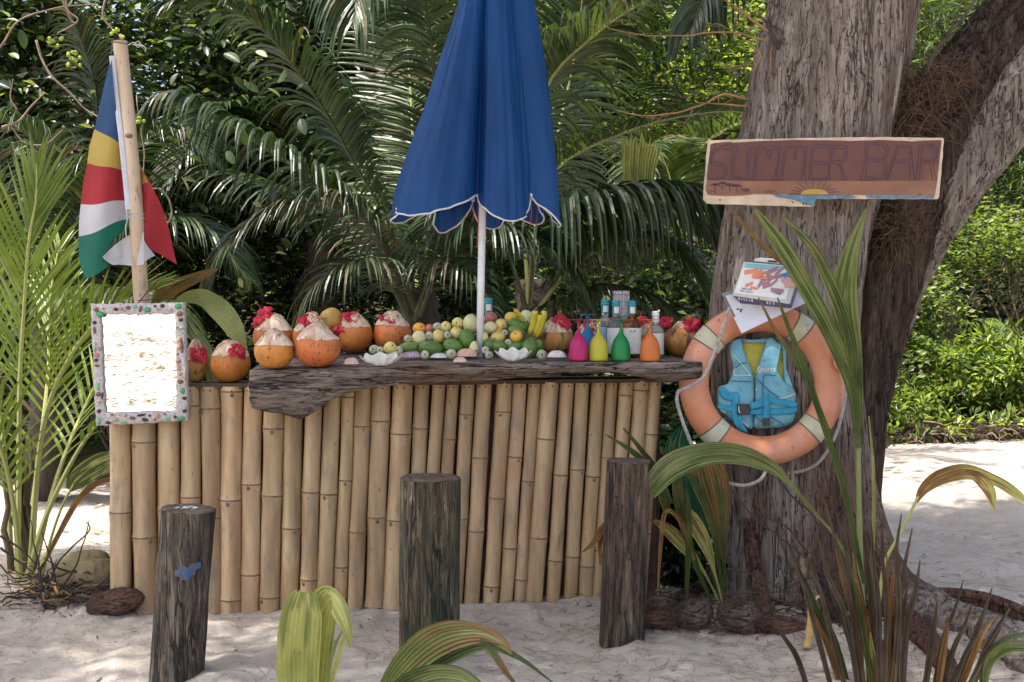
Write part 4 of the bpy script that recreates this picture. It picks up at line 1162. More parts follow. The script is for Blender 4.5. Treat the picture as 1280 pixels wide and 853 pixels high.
coc_px(419, 466, 391, 443, .62, 'opened coconut with two red flowers, right behind the largest', 17, flowers=[(440, 399, 15, 'red hibiscus on top of the coconut right of the largest'), (424, 411, 13, 'red hibiscus squeezed between the largest coconut and its right neighbour')], point=.6)
coc_px(467, 514, 389, 441, .62, 'opened coconut touching the left end of the fruit pile', 18, flowers=[(485, 400, 13, 'red hibiscus on the coconut beside the fruit pile')], point=.5)
coc_px(674, 716, 397, 445, .58, 'opened coconut between the bananas and the pink glass', 19, m=M_huskb, flowers=[(701, 403, 16, 'red hibiscus on the coconut beside the bananas')], point=.4)
coc_px(717, 760, 401, 444, .58, 'opened coconut hidden behind the pink and blue glasses', 20, m=M_huskb, flowers=[(738, 409, 15, 'red hibiscus seen between the pink and yellow glasses')], point=.4)
coc_px(786, 829, 402, 447, .58, 'opened coconut hidden behind the orange glass', 21, m=M_huskb, flowers=[(803, 402, 12, 'red hibiscus left of the orange glass stem'), (832, 403, 13, 'red hibiscus between the clear bottle and the last coconut')], point=.3)
coc_px(828, 876, 403, 448, .80, 'roughly trimmed coconut at the right end of the slab', 22, m=M_huskb, flowers=[(864, 406, 16, 'red hibiscus on the last coconut beside the life ring')], point=.2)
# a whole king coconut at the back
def ovoid(name, cx, cy, rx, ry, Y, m, label, cat, group=None, rot=0, seed=0, extra=None, pt=0, zr=None):
    c = P(cx, cy, Y); s = Y / FPX
    t = thing(name, c - Vector((0, 0, ry * s * .9)), label, cat, group)
    mb = MB()
    M = Matrix.Rotation(-rot, 4, 'Y') @ Matrix.Diagonal((rx * s, (zr or min(rx, ry)) * s, ry * s, 1))
    mb.sphere(c, 1, 20, 12, M=M, fn=lambda d: 1 + .07 * noise.noise(d * 1.2 + Vector((seed * 3.7, 0, 0))) + .025 * noise.noise(d * 3 + Vector((0, seed, 0))) + pt * .12 * max(0, d.z) ** 3)
    mb.build('fruit_skin', m, t)
    if extra: extra(t, c, s, M, seed)
    return t
def stemend(col_m, r=.16, side=None):
    def f(t, c, s, M, seed):
        rnd = random.Random(seed)
        d = Vector((rnd.uniform(-.6, .6), -1, rnd.uniform(-.3, .6))).normalized() if side is None else Vector(side).normalized()
        mb = MB(); p = c + M @ (d * 1.0)
        mb.sphere(p, 1, 8, 5, M=Matrix.Diagonal((.004, .002, .004, 1)))
        mb.build('stem_end', col_m, t)
    return f
M_stem = flat('fruit_stem', (.10, .07, .035), .8)
M_king = mat('king_coconut', [(.3, (.22, .2, .04)), (.5, (.42, .25, .05)), (.7, (.55, .3, .06))], scale=5, rough=.5, bump=.2, spots=[(3, (1, 1, 1), .55, .66, (.12, .18, .04))])
ovoid('king_coconut', 414, 401, 15, 16, 5.62, M_king, 'whole unopened orange-green coconut behind the row of opened ones', 'coconut', seed=3, extra=stemend(M_stem))

# ---------------------------------------------------------------- fruit
def fruitmat(n, a, b, rough=.42, sp=(), **k): return mat(n, [(.3, a), (.7, b)], scale=6, detail=5, rough=rough, bump=.15, bdist=.002, bscale=80, rand=.08, hue=.012, spots=[(55, (1, 1, 1), .68, .71, tuple(x * .35 for x in a))] + list(sp), **k)
M_pf = fruitmat('passion_fruit', (.60, .47, .12), (.72, .62, .24), sp=[(7, (1, 1, 1), .62, .75, (.42, .45, .12))])
M_pp = fruitmat('pale_passion_fruit', (.62, .54, .26), (.74, .68, .42), sp=[(6, (1, 1, 1), .62, .8, (.62, .40, .24))])
M_og = fruitmat('orange_fruit', (.72, .26, .02), (.78, .36, .04))
M_oy = fruitmat('golden_fruit', (.70, .40, .05), (.76, .50, .10))
M_gv = fruitmat('pink_guava', (.42, .10, .08), (.55, .20, .15), sp=[(6, (1, 1, 1), .6, .75, (.55, .36, .2))])
M_mg = fruitmat('green_mango', (.05, .13, .02), (.13, .24, .035), rough=.38, sp=[(5, (1, 1, 1), .6, .75, (.24, .30, .06)), (40, (1, 1, 1), .7, .72, (.03, .02, .01))])
M_no = fruitmat('noni', (.34, .34, .22), (.50, .50, .36), rough=.6, sp=[(40, (1, 1, 1), .55, .65, (.22, .2, .12))])
KIND = {'pf': (M_pf, 'passion_fruit', 'passion fruit', 'yellow passion fruit'), 'pp': (M_pp, 'passion_fruit', 'passion fruit', 'pale yellow passion fruit'), 'og': (M_og, 'orange_fruit', 'orange', 'bright orange'),
        'oy': (M_oy, 'orange_fruit', 'orange', 'golden-orange citrus fruit'), 'gv': (M_gv, 'guava', 'guava', 'pinkish-red guava'), 'mg': (M_mg, 'mango', 'mango', 'green mango'), 'no': (M_no, 'betel_nut', 'nut', 'small pale green nut')}
def c6(x, y): return 520 + x / 7.11, 370 + y / 7.11
def c4(x, y): return 440 + x / 5.818, 340 + y / 5.818
FR = [  # kind, x, y, rx, ry, depth layer (0 front .. 3 back), rotation, place
 ('og', *c6(30, 292), 8, 7.4, 2, 0, 'at the top left corner of the pile, beside the last coconut'),
 ('pp', *c4(487, 483), 8.6, 9, 1, 0, 'right under the bright orange at the left of the pile'),
 ('pf', *c4(277, 555), 8, 7, 0, 0, 'lying between the white clam shell and the coconut'),
 ('mg', *c4(410, 548), 11.5, 6.4, .3, .1, 'lowest and leftmost of the pile, behind the purple shell'),
 ('no', *c4(160, 567), 5.8, 5.6, .2, 0, 'leftmost of all, behind the white clam shell'),
 ('no', *c4(207, 572), 5, 5, 0, 0, 'tucked between the leftmost nut and the yellow fruit'),
 ('no', *c4(335, 575), 6, 5.6, .1, 0, 'between the white clam shell and the purple shell'),
 ('no', *c4(407, 490), 4.8, 4.8, .8, 0, 'leaning on the right side of the last coconut'),
 ('mg', *c6(130, 470), 15.5, 9.5, .4, -.06, 'long and low, above the flat white shell'),
 ('gv', *c6(118, 295), 5.2, 5.6, 2, 0, 'in the top row right of the bright orange'),
 ('no', *c6(190, 275), 5.6, 5.2, 2, 0, 'in the top row right of the small guava'),
 ('no', *c6(118, 360), 5, 6, 1.2, 0, 'in the middle row right of the pale passion fruit'),
 ('pf', *c6(265, 278), 6.4, 6.6, 2, 0, 'in the top row, fourth from the orange'),
 ('pf', *c6(198, 362), 7.6, 8.6, 1.3, 0, 'standing in the middle row above the long mango'),
 ('no', *c6(280, 350), 4.8, 4.8, 1, 0, 'in the middle row between two yellow fruits'),
 ('pf', *c6(355, 335), 7.8, 8.2, 1.5, 0, 'large, left of the upright mango'),
 ('pf', *c6(372, 245), 7.4, 7, 2.5, 0, 'just left of the biggest pale fruit on top'),
 ('pp', *c6(485, 253), 9.6, 11, 2.4, 0, 'the biggest, on top beside the pole'),
 ('mg', *c6(325, 448), 12, 9, .6, -.3, 'with a black spot, above the pale nut and the peach shell'),
 ('no', *c6(80, 525), 4.9, 5.2, -.3, 0, 'in front of the long mango'),
 ('no', *c6(313, 518), 6.4, 6.4, -.1, 0, 'with a dark crown, beside the peach shell'),
 ('mg', *c6(450, 385), 9.4, 12.4, .9, .05, 'standing upright left of the pole'),
 ('pp', *c6(515, 475), 5.8, 9, .4, 0, 'low, half behind the peach shell left of the pole'),
 ('pf', *c6(590, 370), 7.2, 7.6, 1.2, 0, 'half hidden directly behind the pole'),
 ('gv', *c6(667, 197), 7.4, 7.2, 3, 0, 'the darkest, on top of the pile right of the pole'),
 ('pp', *c6(663, 285), 8, 8, 2, 0, 'below the dark guava, right of the pole'),
 ('pf', *c6(757, 257), 7, 7, 2.2, 0, 'with a hole in its skin, upper middle of the right half'),
 ('og', *c6(745, 318), 4.8, 4, 1.8, 0, 'only a sliver showing under the fruit with the hole'),
 ('pf', *c6(727, 370), 8.6, 6.8, 1.2, 0, 'lying sideways in the middle row right of the pole'),
 ('no', *c6(790, 330), 4, 3.8, 1.4, 0, 'in the middle row right of the sideways fruit'),
 ('no', *c6(820, 418), 4.6, 4.6, .8, 0, 'between the dark mango and the golden citrus'),
 ('oy', *c6(842, 200), 7.6, 7.6, 2.8, 0, 'on top of the right half of the pile'),
 ('pp', *c6(978, 185), 8, 7.4, 2.8, 0, 'on top beside the bananas'),
 ('no', *c6(985, 232), 5, 4.4, 2.4, 0, 'wedged under the top fruit left of the bananas'),
 ('mg', *c6(908, 262), 13, 7.6, 2, -.35, 'high in the pile, sloping towards the bananas'),
 ('mg', *c6(895, 318), 10.5, 6.6, 1.5, -.35, 'below the highest mango, behind the golden citrus'),
 ('oy', *c6(893, 362), 7.7, 7.3, .9, 0, 'in front of the two sloping mangoes'),
 ('mg', *c6(650, 440), 7.6, 7.4, .9, 0, 'dark and round, right behind the foot of the pole'),
 ('mg', *c6(745, 452), 9.4, 7.6, .7, -.1, 'behind the left half of the white clam shell'),
 ('mg', *c6(890, 450), 10.6, 5.8, .7, .1, 'behind the right half of the white clam shell'),
 ('mg', *c6(1010, 470), 9.6, 14, .2, -.3, 'upright and leaning at the right end of the pile'),
 ('mg', *c6(1085, 452), 6, 8.6, .8, -.3, 'rightmost, half behind the leaning mango'),
 ('no', *c6(617, 483), 4.5, 4.5, -.1, 0, 'touching the foot of the pole on its right'),
 ('no', *c6(650, 528), 5, 5, -.3, 0, 'between the foot of the pole and the clam shell'),
 ('no', *c6(1120, 528), 6.2, 6.6, -.3, .2, 'in front at the right end of the pile'),
]
M_nocal = flat('dark_calyx', (.06, .045, .03), .8)
for i, (k, x, y, rx, ry, lay, rot, where) in enumerate(FR):
    m, nm, cat, desc = KIND[k]
    rx *= 1.07; ry *= 1.07 * (.94 + .12 * ((i * 7) % 5) / 4)
    Y = 5.33 + .085 * lay
    ex = None
    if k == 'no': ex = stemend(M_nocal, side=(.1 * math.sin(i), -1, .15))
    elif i % 2 == 0: ex = stemend(M_stem)
    ovoid(nm, x, y, rx, ry, Y, m, f'{desc} {where}', cat, 'fruit piled in the middle of the slab', rot=rot, seed=i, extra=ex, zr=min(rx, ry) if k != 'mg' else min(rx, ry) * .9)
# fruit underneath that carries the visible ones
for i, (x, y, r, lay) in enumerate([(530, 437, 8, 1.5), (548, 437, 8, 1.6), (566, 436, 8, 1.6), (585, 434, 9, 1.6), (604, 432, 9, 1.6), (622, 430, 9, 1.7), (640, 428, 9, 1.8), (655, 430, 8, 1.7), (580, 418, 8, 2.2), (610, 415, 8, 2.3), (628, 415, 8, 2.3), (560, 424, 8, 2)]):
    if i in (0, 3, 6, 9): pass
    ovoid('mango', x, y, r, r * .9, 5.36 + .1 * lay, M_mg, 'green mango buried at the bottom of the fruit pile behind the others', 'mango', 'mangoes buried inside the fruit pile', seed=90 + i)
# bananas
M_ban = mat('banana_skin', [(.3, (.38, .36, .035)), (.5, (.56, .48, .05)), (.7, (.64, .54, .08))], scale=8, rough=.45, bump=.15, spots=[(50, (1, 1, 1), .66, .7, (.12, .07, .03)), (5, (1, 1, 1), .6, .72, (.28, .34, .05))])
M_bant = flat('banana_tip', (.06, .045, .02), .8)
c = P(668, 410, 5.45)
bn = thing('banana_bunch', c, 'bunch of ripe bananas standing at the right end of the fruit pile', 'bananas')
for pts, w in (([(1062, 112), (1052, 190), (1035, 280), (1000, 360)], 4.6), ([(1142, 112), (1128, 200), (1100, 300), (1058, 388)], 4.6), ([(1108, 150), (1098, 230), (1075, 300), (1040, 370)], 4.2), ([(868, 112), (900, 150), (935, 190), (960, 240)], 3)):
    pp = [P(*c6(*p), 5.42 + .02 * i) for i, p in enumerate(pts)]
    q = catmull(pp, 18)
    mb = MB()
    rr = [px2m(w, 5.43) * (.30 if i == 0 else .55 if i == 1 else .85 if i == 2 else 1 if i < 14 else (17.6 - i) / 4) for i in range(18)]
    mb.tube(q, rr, 5, 0)
    for i in range(5): mb.m[i] = 1
    o = mb.build('banana', [M_ban, M_bant], bn)

# ---------------------------------------------------------------- shells
def scallop(cx, cy, w, h, m, label, seed, tilt=.0, flat_=False):
    b = slab_at(cx, cy); Y = b.y; W_, H_ = px2m(w, Y), px2m(h, Y)
    t = thing('scallop_shell', b, label, 'shell', 'sea shells laid along the slab')
    mb = MB(); rows = []
    nr = 11 if not flat_ else 3
    for i in range(9):
        f = i / 8; row = []
        for j in range(45):
            a = lerp(-1.25, 1.25, j / 44)
            rr = f * (1 + .05 * math.cos(a * nr * 2))
            rib = 1 + (.07 if not flat_ else .0) * math.cos(a * nr * 2) * f
            x = math.sin(a) * rr * W_ / 2 * 1.03
            yb = -math.cos(a) * rr * W_ * .42 + W_ * .2
            z = H_ * math.sqrt(max(0, 1 - (f * .97) ** 2.2)) * rib
            row.append(b + Vector((x, yb, z + .002)))
        rows.append(row)
    mb.grid(rows)
    o = mb.build('shell_fan', m, t)
    return t
M_shp = mat('pink_scallop', [(.3, (.50, .30, .28)), (.7, (.68, .52, .48))], scale=18, stretch=(1, 3, 1), rough=.6, bump=.4, bdist=.003, spots=[(60, (1, 1, 1), .58, .64, (.40, .16, .16))])
M_shv = mat('purple_scallop', [(.3, (.36, .22, .30)), (.7, (.60, .48, .52))], scale=18, stretch=(3, 1, 1), rough=.6, bump=.4, bdist=.003, spots=[(50, (2, 1, 1), .54, .62, (.24, .10, .17))])
M_sho = mat('peach_scallop', [(.3, (.62, .34, .22)), (.7, (.72, .52, .40))], scale=18, stretch=(2, 1, 1), rough=.6, bump=.4, bdist=.003, spots=[(60, (1, 1, 1), .58, .64, (.55, .22, .14))])
M_shw = mat('white_shell', [(.3, (.58, .57, .58)), (.7, (.72, .71, .71))], scale=14, rough=.5, bump=.4, bdist=.003)
M_clam = mat('white_clam', [(.3, (.56, .57, .58)), (.7, (.74, .74, .74))], scale=12, rough=.6, bump=.8, bdist=.006, bscale=40, spots=[(30, (1, 1, 1), .66, .72, (.42, .40, .36))])
scallop(439, 458.5, 20, 10.5, M_shp, 'small pink speckled scallop left of the white clam shell', 1)
scallop(513.5, 450, 27, 11, M_shv, 'purple striped scallop below the leftmost mango', 2)
scallop(549, 450, 24, 8, M_shw, 'smooth flat white shell in front of the long mango', 3, flat_=True)
scallop(583, 449.5, 27, 13, M_sho, 'large peach scallop left of the pole foot', 4)
scallop(575, 455.5, 18, 8.5, M_shp, 'small pink scallop overlapping the large peach one', 5)
scallop(696, 450, 25, 11, M_sho if 0 else mat('white_pink_scallop', [(.3, (.66, .56, .54)), (.7, (.76, .72, .70))], scale=18, rough=.6, bump=.4, bdist=.003, spots=[(22, (1, 1, 1), .6, .7, (.62, .36, .3))]), 'white and pink scallop beside the pink glass', 6)
def clam(x0, x1, y0, y1, label, seed, tilt):
    cx = (x0 + x1) / 2; b = slab_at(cx, y1); Y = b.y
    Wm, Hm = px2m(x1 - x0, Y) / 2, px2m(y1 - y0, Y)
    t = thing('clam_shell', b, label, 'shell', 'white fluted clam shells on the slab')
    mb = MB()
    for off, fl_ in ((0, 1), (.004, 1)):
        rows = []
        for i in range(12):
            f = i / 11; row = []
            for j in range(61):
                a = lerp(-math.pi * .5, math.pi * .5, j / 60)
                wave = math.cos(a * 9.0)
                rr = f * (1 + .06 * wave * f)
                x = math.sin(a) * rr ** .75 * Wm
                z = Hm * (.05 + .95 * f ** 1.7 * (.72 + .10 * wave * f + .20 * math.cos(a * 1.2)) )
                y = -.30 * Wm + .80 * Wm * (f * (1 - .35 * f)) * (math.cos(a) * -1) * .9 + .35 * Wm + (.03 * Wm * wave * f)
                z += tilt * x
                row.append(b + Vector((x, y + off * 2, z + .004 * noise.noise(Vector((x * 60, z * 60, seed))))))
            rows.append(row)
        mb.grid(rows)
    mb.build('fluted_valve', M_clam, t)
clam(450, 503, 440, 458.5, 'white fluted clam shell at the left of the fruit pile', 1, .05)
clam(619, 664, 434, 453, 'white fluted clam shell standing right of the umbrella pole', 2, 0)

# ---------------------------------------------------------------- upside-down glasses
def glass(cx, label, m, Y=None, base=451.5, h=52, w=24.5):
    b = slab_at(cx, base) if Y is None else Vector((P(cx, 450, Y).x, Y, slab_at(cx, 446).z))
    s = b.y / FPX
    t = thing('wine_glass', b, label, 'wine glass', 'frosted plastic wine glasses stood upside down on the slab')
    M = Matrix.Translation(b)
    k = w / 24.5
    prof = [(11.6, .2), (12.2, 3), (12.25, 10), (11.9, 16), (11.0, 21), (9.2, 26), (6.6, 30), (4.2, 33), (2.6, 35.5), (1.9, 38)]
    full = [(11.2, .2)] + prof
    inner = [(9, 25), (11.2, 15), (11.6, 3), (11.2, .2)]
    mb = MB(); mb.lathe([(r * k * s, z * s * h / 52) for r, z in [(.3, 31), (4, 30)] + inner + prof], 32, 0, M); mb.build('bowl', m, t)
    mb = MB(); mb.lathe([(r * k * s, z * s * h / 52) for r, z in [(1.9, 38), (1.35, 40.5), (1.25, 46), (1.5, 50)]], 14, 0, M); mb.build('stem', m, t)
    mb = MB(); mb.lathe([(r * k * s, z * s * h / 52) for r, z in [(1.5, 50), (4, 50.9), (11.6, 51.2), (12.2, 51.6), (11.6, 52.1), (.1, 52.1)]], 32, 0, M); mb.build('foot', m, t)
def frost(n, c):
    m = mat(n, [(.3, c), (.7, tuple(x * 1.05 for x in c))], scale=8, rough=.38, bump=.05, trans=.32, tcol=(1.25, 1.25, 1.25), spec=.5)
    return m
glass(723, 'frosted magenta wine glass upside down, leftmost of the row', frost('magenta_plastic', (.50, .02, .16)))
glass(748, 'frosted yellow wine glass upside down, beside the magenta one', frost('yellow_plastic', (.56, .52, .05)))
glass(776, 'frosted green wine glass upside down in front of the bottles', frost('green_plastic', (.015, .27, .07)))
glass(812.5, 'frosted orange wine glass upside down, rightmost of the row', frost('orange_plastic', (.66, .20, .04)), w=25.5)
glass(734.5, 'frosted blue wine glass upside down, behind the magenta and yellow ones', frost('blue_plastic', (.02, .20, .42)), Y=5.36, h=54)

# ---------------------------------------------------------------- bottles
M_teal = flat('teal_capsule', (.02, .26, .32), .3)
M_lab = mat('paper_label', [(.3, (.60, .60, .57)), (.7, (.70, .69, .66))], scale=30, rough=.7, bump=0, spots=[(60, (.5, 1, 1), .64, .7, (.42, .42, .38))])
M_labb = flat('blue_label', (.30, .40, .58), .6)
M_ink = flat('black_ink', (.03, .03, .035), .6)
def glassm(n, c, t=.9):
    m = bpy.data.materials.new(n); m.use_nodes = True
    b = m.node_tree.nodes['Principled BSDF']; b.inputs['Base Color'].default_value = (*c, 1); b.inputs['Roughness'].default_value = .04
    b.inputs['Transmission Weight'].default_value = t; b.inputs['IOR'].default_value = 1.4
    return m
M_gclear = glassm('clear_glass', (.92, .96, .96)); M_gamber = glassm('amber_glass', (.55, .17, .03)); M_gpale = glassm('pale_rum_glass', (.85, .80, .75))
def text_obj(name, body, size, m, parent, loc, rot=(R(90), 0, 0), align='CENTER', shear=0, ext=.0003):
    cu = bpy.data.curves.new(name, 'FONT'); cu.body = body; cu.size = size; cu.align_x = align; cu.align_y = 'CENTER'; cu.extrude = ext; cu.shear = shear
    o = bpy.data.objects.new(name, cu); COL.objects.link(o)
    dg = bpy.context.evaluated_depsgraph_get()
    me = bpy.data.meshes.new_from_object(o.evaluated_get(dg)); bpy.data.objects.remove(o)
    me.name = name; me.materials.clear(); me.materials.append(m)
    o = bpy.data.objects.new(name, me); COL.objects.link(o)
    o.parent = parent; o.location = Vector(loc) - origin_of(parent); o.rotation_euler = rot
    return o
def bottle(cx, Y, label, gm, capm, lm, top=375, body=11.3, seed=0, writing=None):
    z0 = slab_at(cx, 447 if Y > 5.4 else 449).z
    b = Vector((P(cx, 420, Y).x, Y, z0)); s = Y / FPX
    H = P(cx, top, Y).z - z0
    t = thing('bottle', b, label, 'bottle', 'bottles standing behind the wine glasses')
    M = Matrix.Translation(b); r = body * s
    pr = [(.01, 0), (r * .9, 0), (r, .01), (r, H * .55), (r * .93, H * .61), (r * .6, H * .68), (r * .40, H * .73), (r * .38, H * .80)]
    mb = MB(); mb.lathe(pr, 28, 0, M); mb.build('glass_body', gm, t)
    mb = MB(); c = r * .43
    mb.lathe([(c * .95, H * .76), (c, H * .77), (c, H * .90), (c * 1.12, H * .905), (c * 1.12, H * .93), (c * .98, H * .935), (c * .98, H * .95), (c * 1.05, H * .955), (c * 1.05, H * .995), (c * .9, H), (.0005, H)], 20, 0, M)
    cp = mb.build('cap', capm, t)
    if lm:
        mb = MB()
        rows = [[b + Vector((math.cos(a) * r * 1.012, math.sin(a) * r * 1.012, z)) for a in np.linspace(R(-165), R(-15), 18)] for z in (H * .07, H * .52)]
        mb.grid(rows); lb = mb.build('label', lm, t)
        if writing: text_obj('lettering', writing, .014, M_ink, lb, b + Vector((0, -r * 1.03, H * .46)))
        mb = MB()
        rows = [[b + Vector((math.cos(a) * c * 1.03, math.sin(a) * c * 1.03, z)) for a in np.linspace(R(-125), R(-45), 8)] for z in (H * .78, H * .89)]
        mb.grid(rows); mb.build('neck_label', M_lab, t)
bottle(756.5, 5.50, 'rum bottle with teal cap and bluish label, behind the yellow glass', M_gclear, M_teal, M_labb, 374.5)
bottle(770, 5.44, 'rum bottle with teal cap and cream label, in the middle of three', M_gpale, M_teal, M_lab, 376, body=11.6)
bottle(790, 5.41, 'amber rum bottle with teal cap and printed label, right of the green glass', M_gamber, M_teal, M_lab, 376, writing='RUM')
bottle(819.5, 5.45, 'clear bottle with white cap behind the orange glass', M_gclear, flat('white_cap', (.75, .77, .8), .4), M_lab, 389, body=10.5)
bottle(610.5, 5.62, 'bottle with teal cap rising behind the fruit pile at the pole', M_gclear, M_teal, M_lab, 372.5)
b = Vector((P(776.5, 400, 5.55).x, 5.55, slab_at(776, 446).z)); s = 5.55 / FPX
tin = thing('woven_canister', b, 'tall pale checked canister standing behind the teal-capped bottles', 'canister')
M_tin = mat('checked_canister', [(.35, (.34, .31, .33)), (.65, (.50, .47, .48))], scale=90, rough=.6, bump=0, spots=[(120, (1, 1, .3), .55, .6, (.28, .16, .18)), (120, (.3, 1, 1), .58, .62, (.3, .36, .34))])
H = P(776, 364, 5.55).z - b.z
mb = MB(); mb.lathe([(.01, 0), (10.3 * s, 0), (10.3 * s, H), (9.8 * s, H), (9.8 * s, H - .05), (.01, H - .05)], 28, 0, Matrix.Translation(b)); wall = mb.build('canister_wall', M_tin, tin)
mb = MB()
for k in range(9):
    z = b.z + H * (k + .5) / 9; mb.tube([Vector((b.x + math.cos(a) * 10.4 * s, b.y + math.sin(a) * 10.4 * s, z)) for a in np.linspace(0, 2 * math.pi, 25)], .0011, 4, cap=False)
for k in range(16):
    a = 2 * math.pi * k / 16; mb.tube([Vector((b.x + math.cos(a) * 10.4 * s, b.y + math.sin(a) * 10.4 * s, b.z + z)) for z in (.01, H - .002)], .0011, 4, cap=False)
tag(mb.build('weave', flat('weave_line', (.13, .15, .14), .7), tin), kind='stuff')
# ---------------------------------------------------------------- the big tree
def barkmat(name, cols, dark, spots=()):
    return mat(name, cols, scale=9, stretch=(2.4, 2.4, .20), detail=12, rough=.92, bump=1, bdist=.03, bscale=20, bstretch=(2.4, 2.4, .16), nrough=.7, dist=.3, spec=.15,
               spots=list(spots) + [(16, (2.2, 2.2, .07), .64, .74, dark)], cracks=[(6, (2.4, 2.4, .13), .012, dark), (16, (2.2, 2.2, .16), .010, tuple(x * 1.8 for x in dark))])
M_bark = barkmat('grey_bark', [(.28, (.11, .083, .068)), (.44, (.21, .17, .145)), (.58, (.33, .28, .245)), (.74, (.50, .45, .41))], (.085, .06, .05),
                 [(.9, (1.6, 1.6, .5), .52, .62, (.15, .085, .06)), (1.5, (2.4, 2.4, .3), .62, .72, (.22, .12, .08))])
M_bark2 = barkmat('dark_wet_bark', [(.30, (.018, .012, .010)), (.5, (.045, .032, .027)), (.66, (.10, .075, .062)), (.8, (.20, .16, .14))], (.010, .007, .006), [(1.6, (2, 2, .4), .58, .66, (.09, .045, .03))])
M_bark3 = barkmat('brown_grey_bark', [(.28, (.022, .015, .012)), (.46, (.055, .038, .03)), (.6, (.11, .08, .065)), (.78, (.23, .185, .155))], (.022, .015, .012), [(1.4, (2, 2, .4), .58, .66, (.12, .06, .04))])
YT = 5.68
tb = P(985, 760, YT)
tr = thing('shore_tree', Vector((tb.x, tb.y, 0)), 'huge grey-barked shore tree forking behind the sign and carrying the life ring', 'tree')
def limb(name, spine, m, ring=150, step=.017, flute=.05, rough=.03, seed=0, tail=0):
    """spine: list of (left_px, right_px, py, Y) across the limb, or (centre vector, radius)"""
    pts, rad = [], []
    for sp in spine:
        if len(sp) == 2: pts.append(Vector(sp[0])); rad.append(sp[1]); continue
        l, r, y, Y = sp
        a, b = P(l, y, Y), P(r, y, Y); pts.append((a + b) / 2); rad.append((b - a).length / 2)
    L = sum((pts[i + 1] - pts[i]).length for i in range(len(pts) - 1))
    n = max(20, int(L / step))
    q = catmull(pts, n)
    rr = [v.x for v in catmull([(r, 0, 0) for r in rad], n)]
    mb = MB()
    fr = frames(q)
    acc = 0
    rows = []
    for i in range(n):
        if i: acc += (q[i] - q[i - 1]).length
        t, a, b = fr[i]
        row = []
        for j in range(ring):
            an = 2 * math.pi * j / ring
            c, s = math.cos(an), math.sin(an)
            d = a * c + b * s
            z = acc
            R_ = rr[i]
            k = 1 + flute * noise.noise(Vector((c * 1.6, s * 1.6, z * .5 + seed))) + flute * .6 * noise.noise(Vector((c * 3.4, s * 3.4, z * .7 + seed * 2)))
            wx = .12 * noise.noise(Vector((c * 2, s * 2, z * 2.5)))
            c2, s2 = math.cos(an + wx), math.sin(an + wx)
            f1 = noise.noise(Vector((c2 * R_ * 34, s2 * R_ * 34, z * 2.4 + seed)))
            f2 = noise.noise(Vector((c2 * R_ * 75, s2 * R_ * 75, z * 7 + seed)))
            bark = (1 - abs(f1) * 2.2) * .5 + .45 * f2
            row.append(q[i] + d * (R_ * k * 1.0 - rough * .55 * max(0, .55 - abs(f1) * 4) + rough * .25 * f2 + rough * .35 * f1))
        rows.append(row)
    mb.grid(rows, close=True)
    return mb.build(name, m, tr), q, rr
limb('trunk', [(880, 1120, 835, YT), (884, 1112, 790, YT), (893, 1100, 740, YT), (898, 1092, 690, YT), (898, 1084, 630, YT), (894, 1078, 560, YT), (889, 1073, 480, YT), (888, 1072, 400, YT), (900, 1080, 310, YT), (914, 1095, 240, YT + .02), (928, 1116, 165, YT + .05), (947, 1133, 77, YT + .08), (967, 1146, 0, YT + .1), (985, 1160, -80, YT + .12), (1010, 1190, -260, YT + .15), (1040, 1210, -480, YT + .1)], M_bark, ring=200, seed=1)
limb('second_limb', [(990, 1108, 760, YT + .12), (1005, 1100, 640, YT + .15), (1010, 1104, 560, YT + .18), (1010, 1113, 490, YT + .2), (1012, 1133, 410, YT + .22), (1022, 1150, 350, YT + .22), (1050, 1170, 290, YT + .22)] +
     [(P(1140, 215, YT + .24), px2m(72, 5.9)), (P(1195, 145, YT + .26), px2m(70, 5.9)), (P(1250, 82, YT + .28), px2m(67, 5.9)), (P(1325, 0, YT + .3), px2m(64, 6)), (P(1420, -110, YT + .3), px2m(62, 6)), (P(1520, -300, YT + .2), px2m(56, 6))], M_bark3, ring=170, seed=5, flute=.07)
# added pale flank: light on the second limb's underside put into the colour
sp = [(P(1128, 420, YT + .30), .03), (P(1150, 340, YT + .22), .06), (P(1180, 270, YT + .12), .10), (P(1218, 200, YT + .08), .14), (P(1262, 135, YT + .10), .17), (P(1330, 60, YT + .12), .18), (P(1430, -50, YT + .14), .18), (P(1500, -150, YT + .14), .17)]
limb('lit_limb_flank', sp, M_bark, ring=110, seed=9, flute=.08)
# roots
def root(pts, r0, r1, m=M_bark, seed=0):
    limb('root', [(Vector(p), lerp(r0, r1, i / (len(pts) - 1))) for i, p in enumerate(pts)], m, ring=60, step=.02, flute=.12, rough=.022, seed=seed)
def GP(px, py, dz=0):
    """ground point seen at px, py"""
    Y = CAM_H / ((py - 395) / FPX) * .999
    p = P(px, py, Y); p.z = gz(p.x, p.y) + dz; return p
M_rootred = barkmat('red_root_bark', [(.3, (.05, .025, .02)), (.5, (.14, .075, .055)), (.7, (.26, .16, .12))], (.03, .018, .015))
root([P(1020, 470, 5.75), P(1040, 580, 5.72), P(1072, 680, 5.62), P(1110, 742, 5.42), P(1165, 775, 5.15), GP(1225, 800, .0), GP(1300, 840, -.03), GP(1400, 900, -.12)], .21, .05, M_bark, 21)
root([P(1040, 600, 5.65), P(1075, 700, 5.5), P(1115, 765, 5.2), GP(1165, 815, .0), GP(1220, 880, -.06)], .12, .03, M_rootred, 22)
root([P(935, 650, 5.45), P(940, 700, 5.36), P(950, 745, 5.25), GP(957, 783, -.03)], .03, .032, M_rootred, 23)
root([P(905, 700, 5.6), P(880, 735, 5.6), GP(850, 768, .0), GP(820, 775, -.05)], .05, .02, M_bark2, 24)
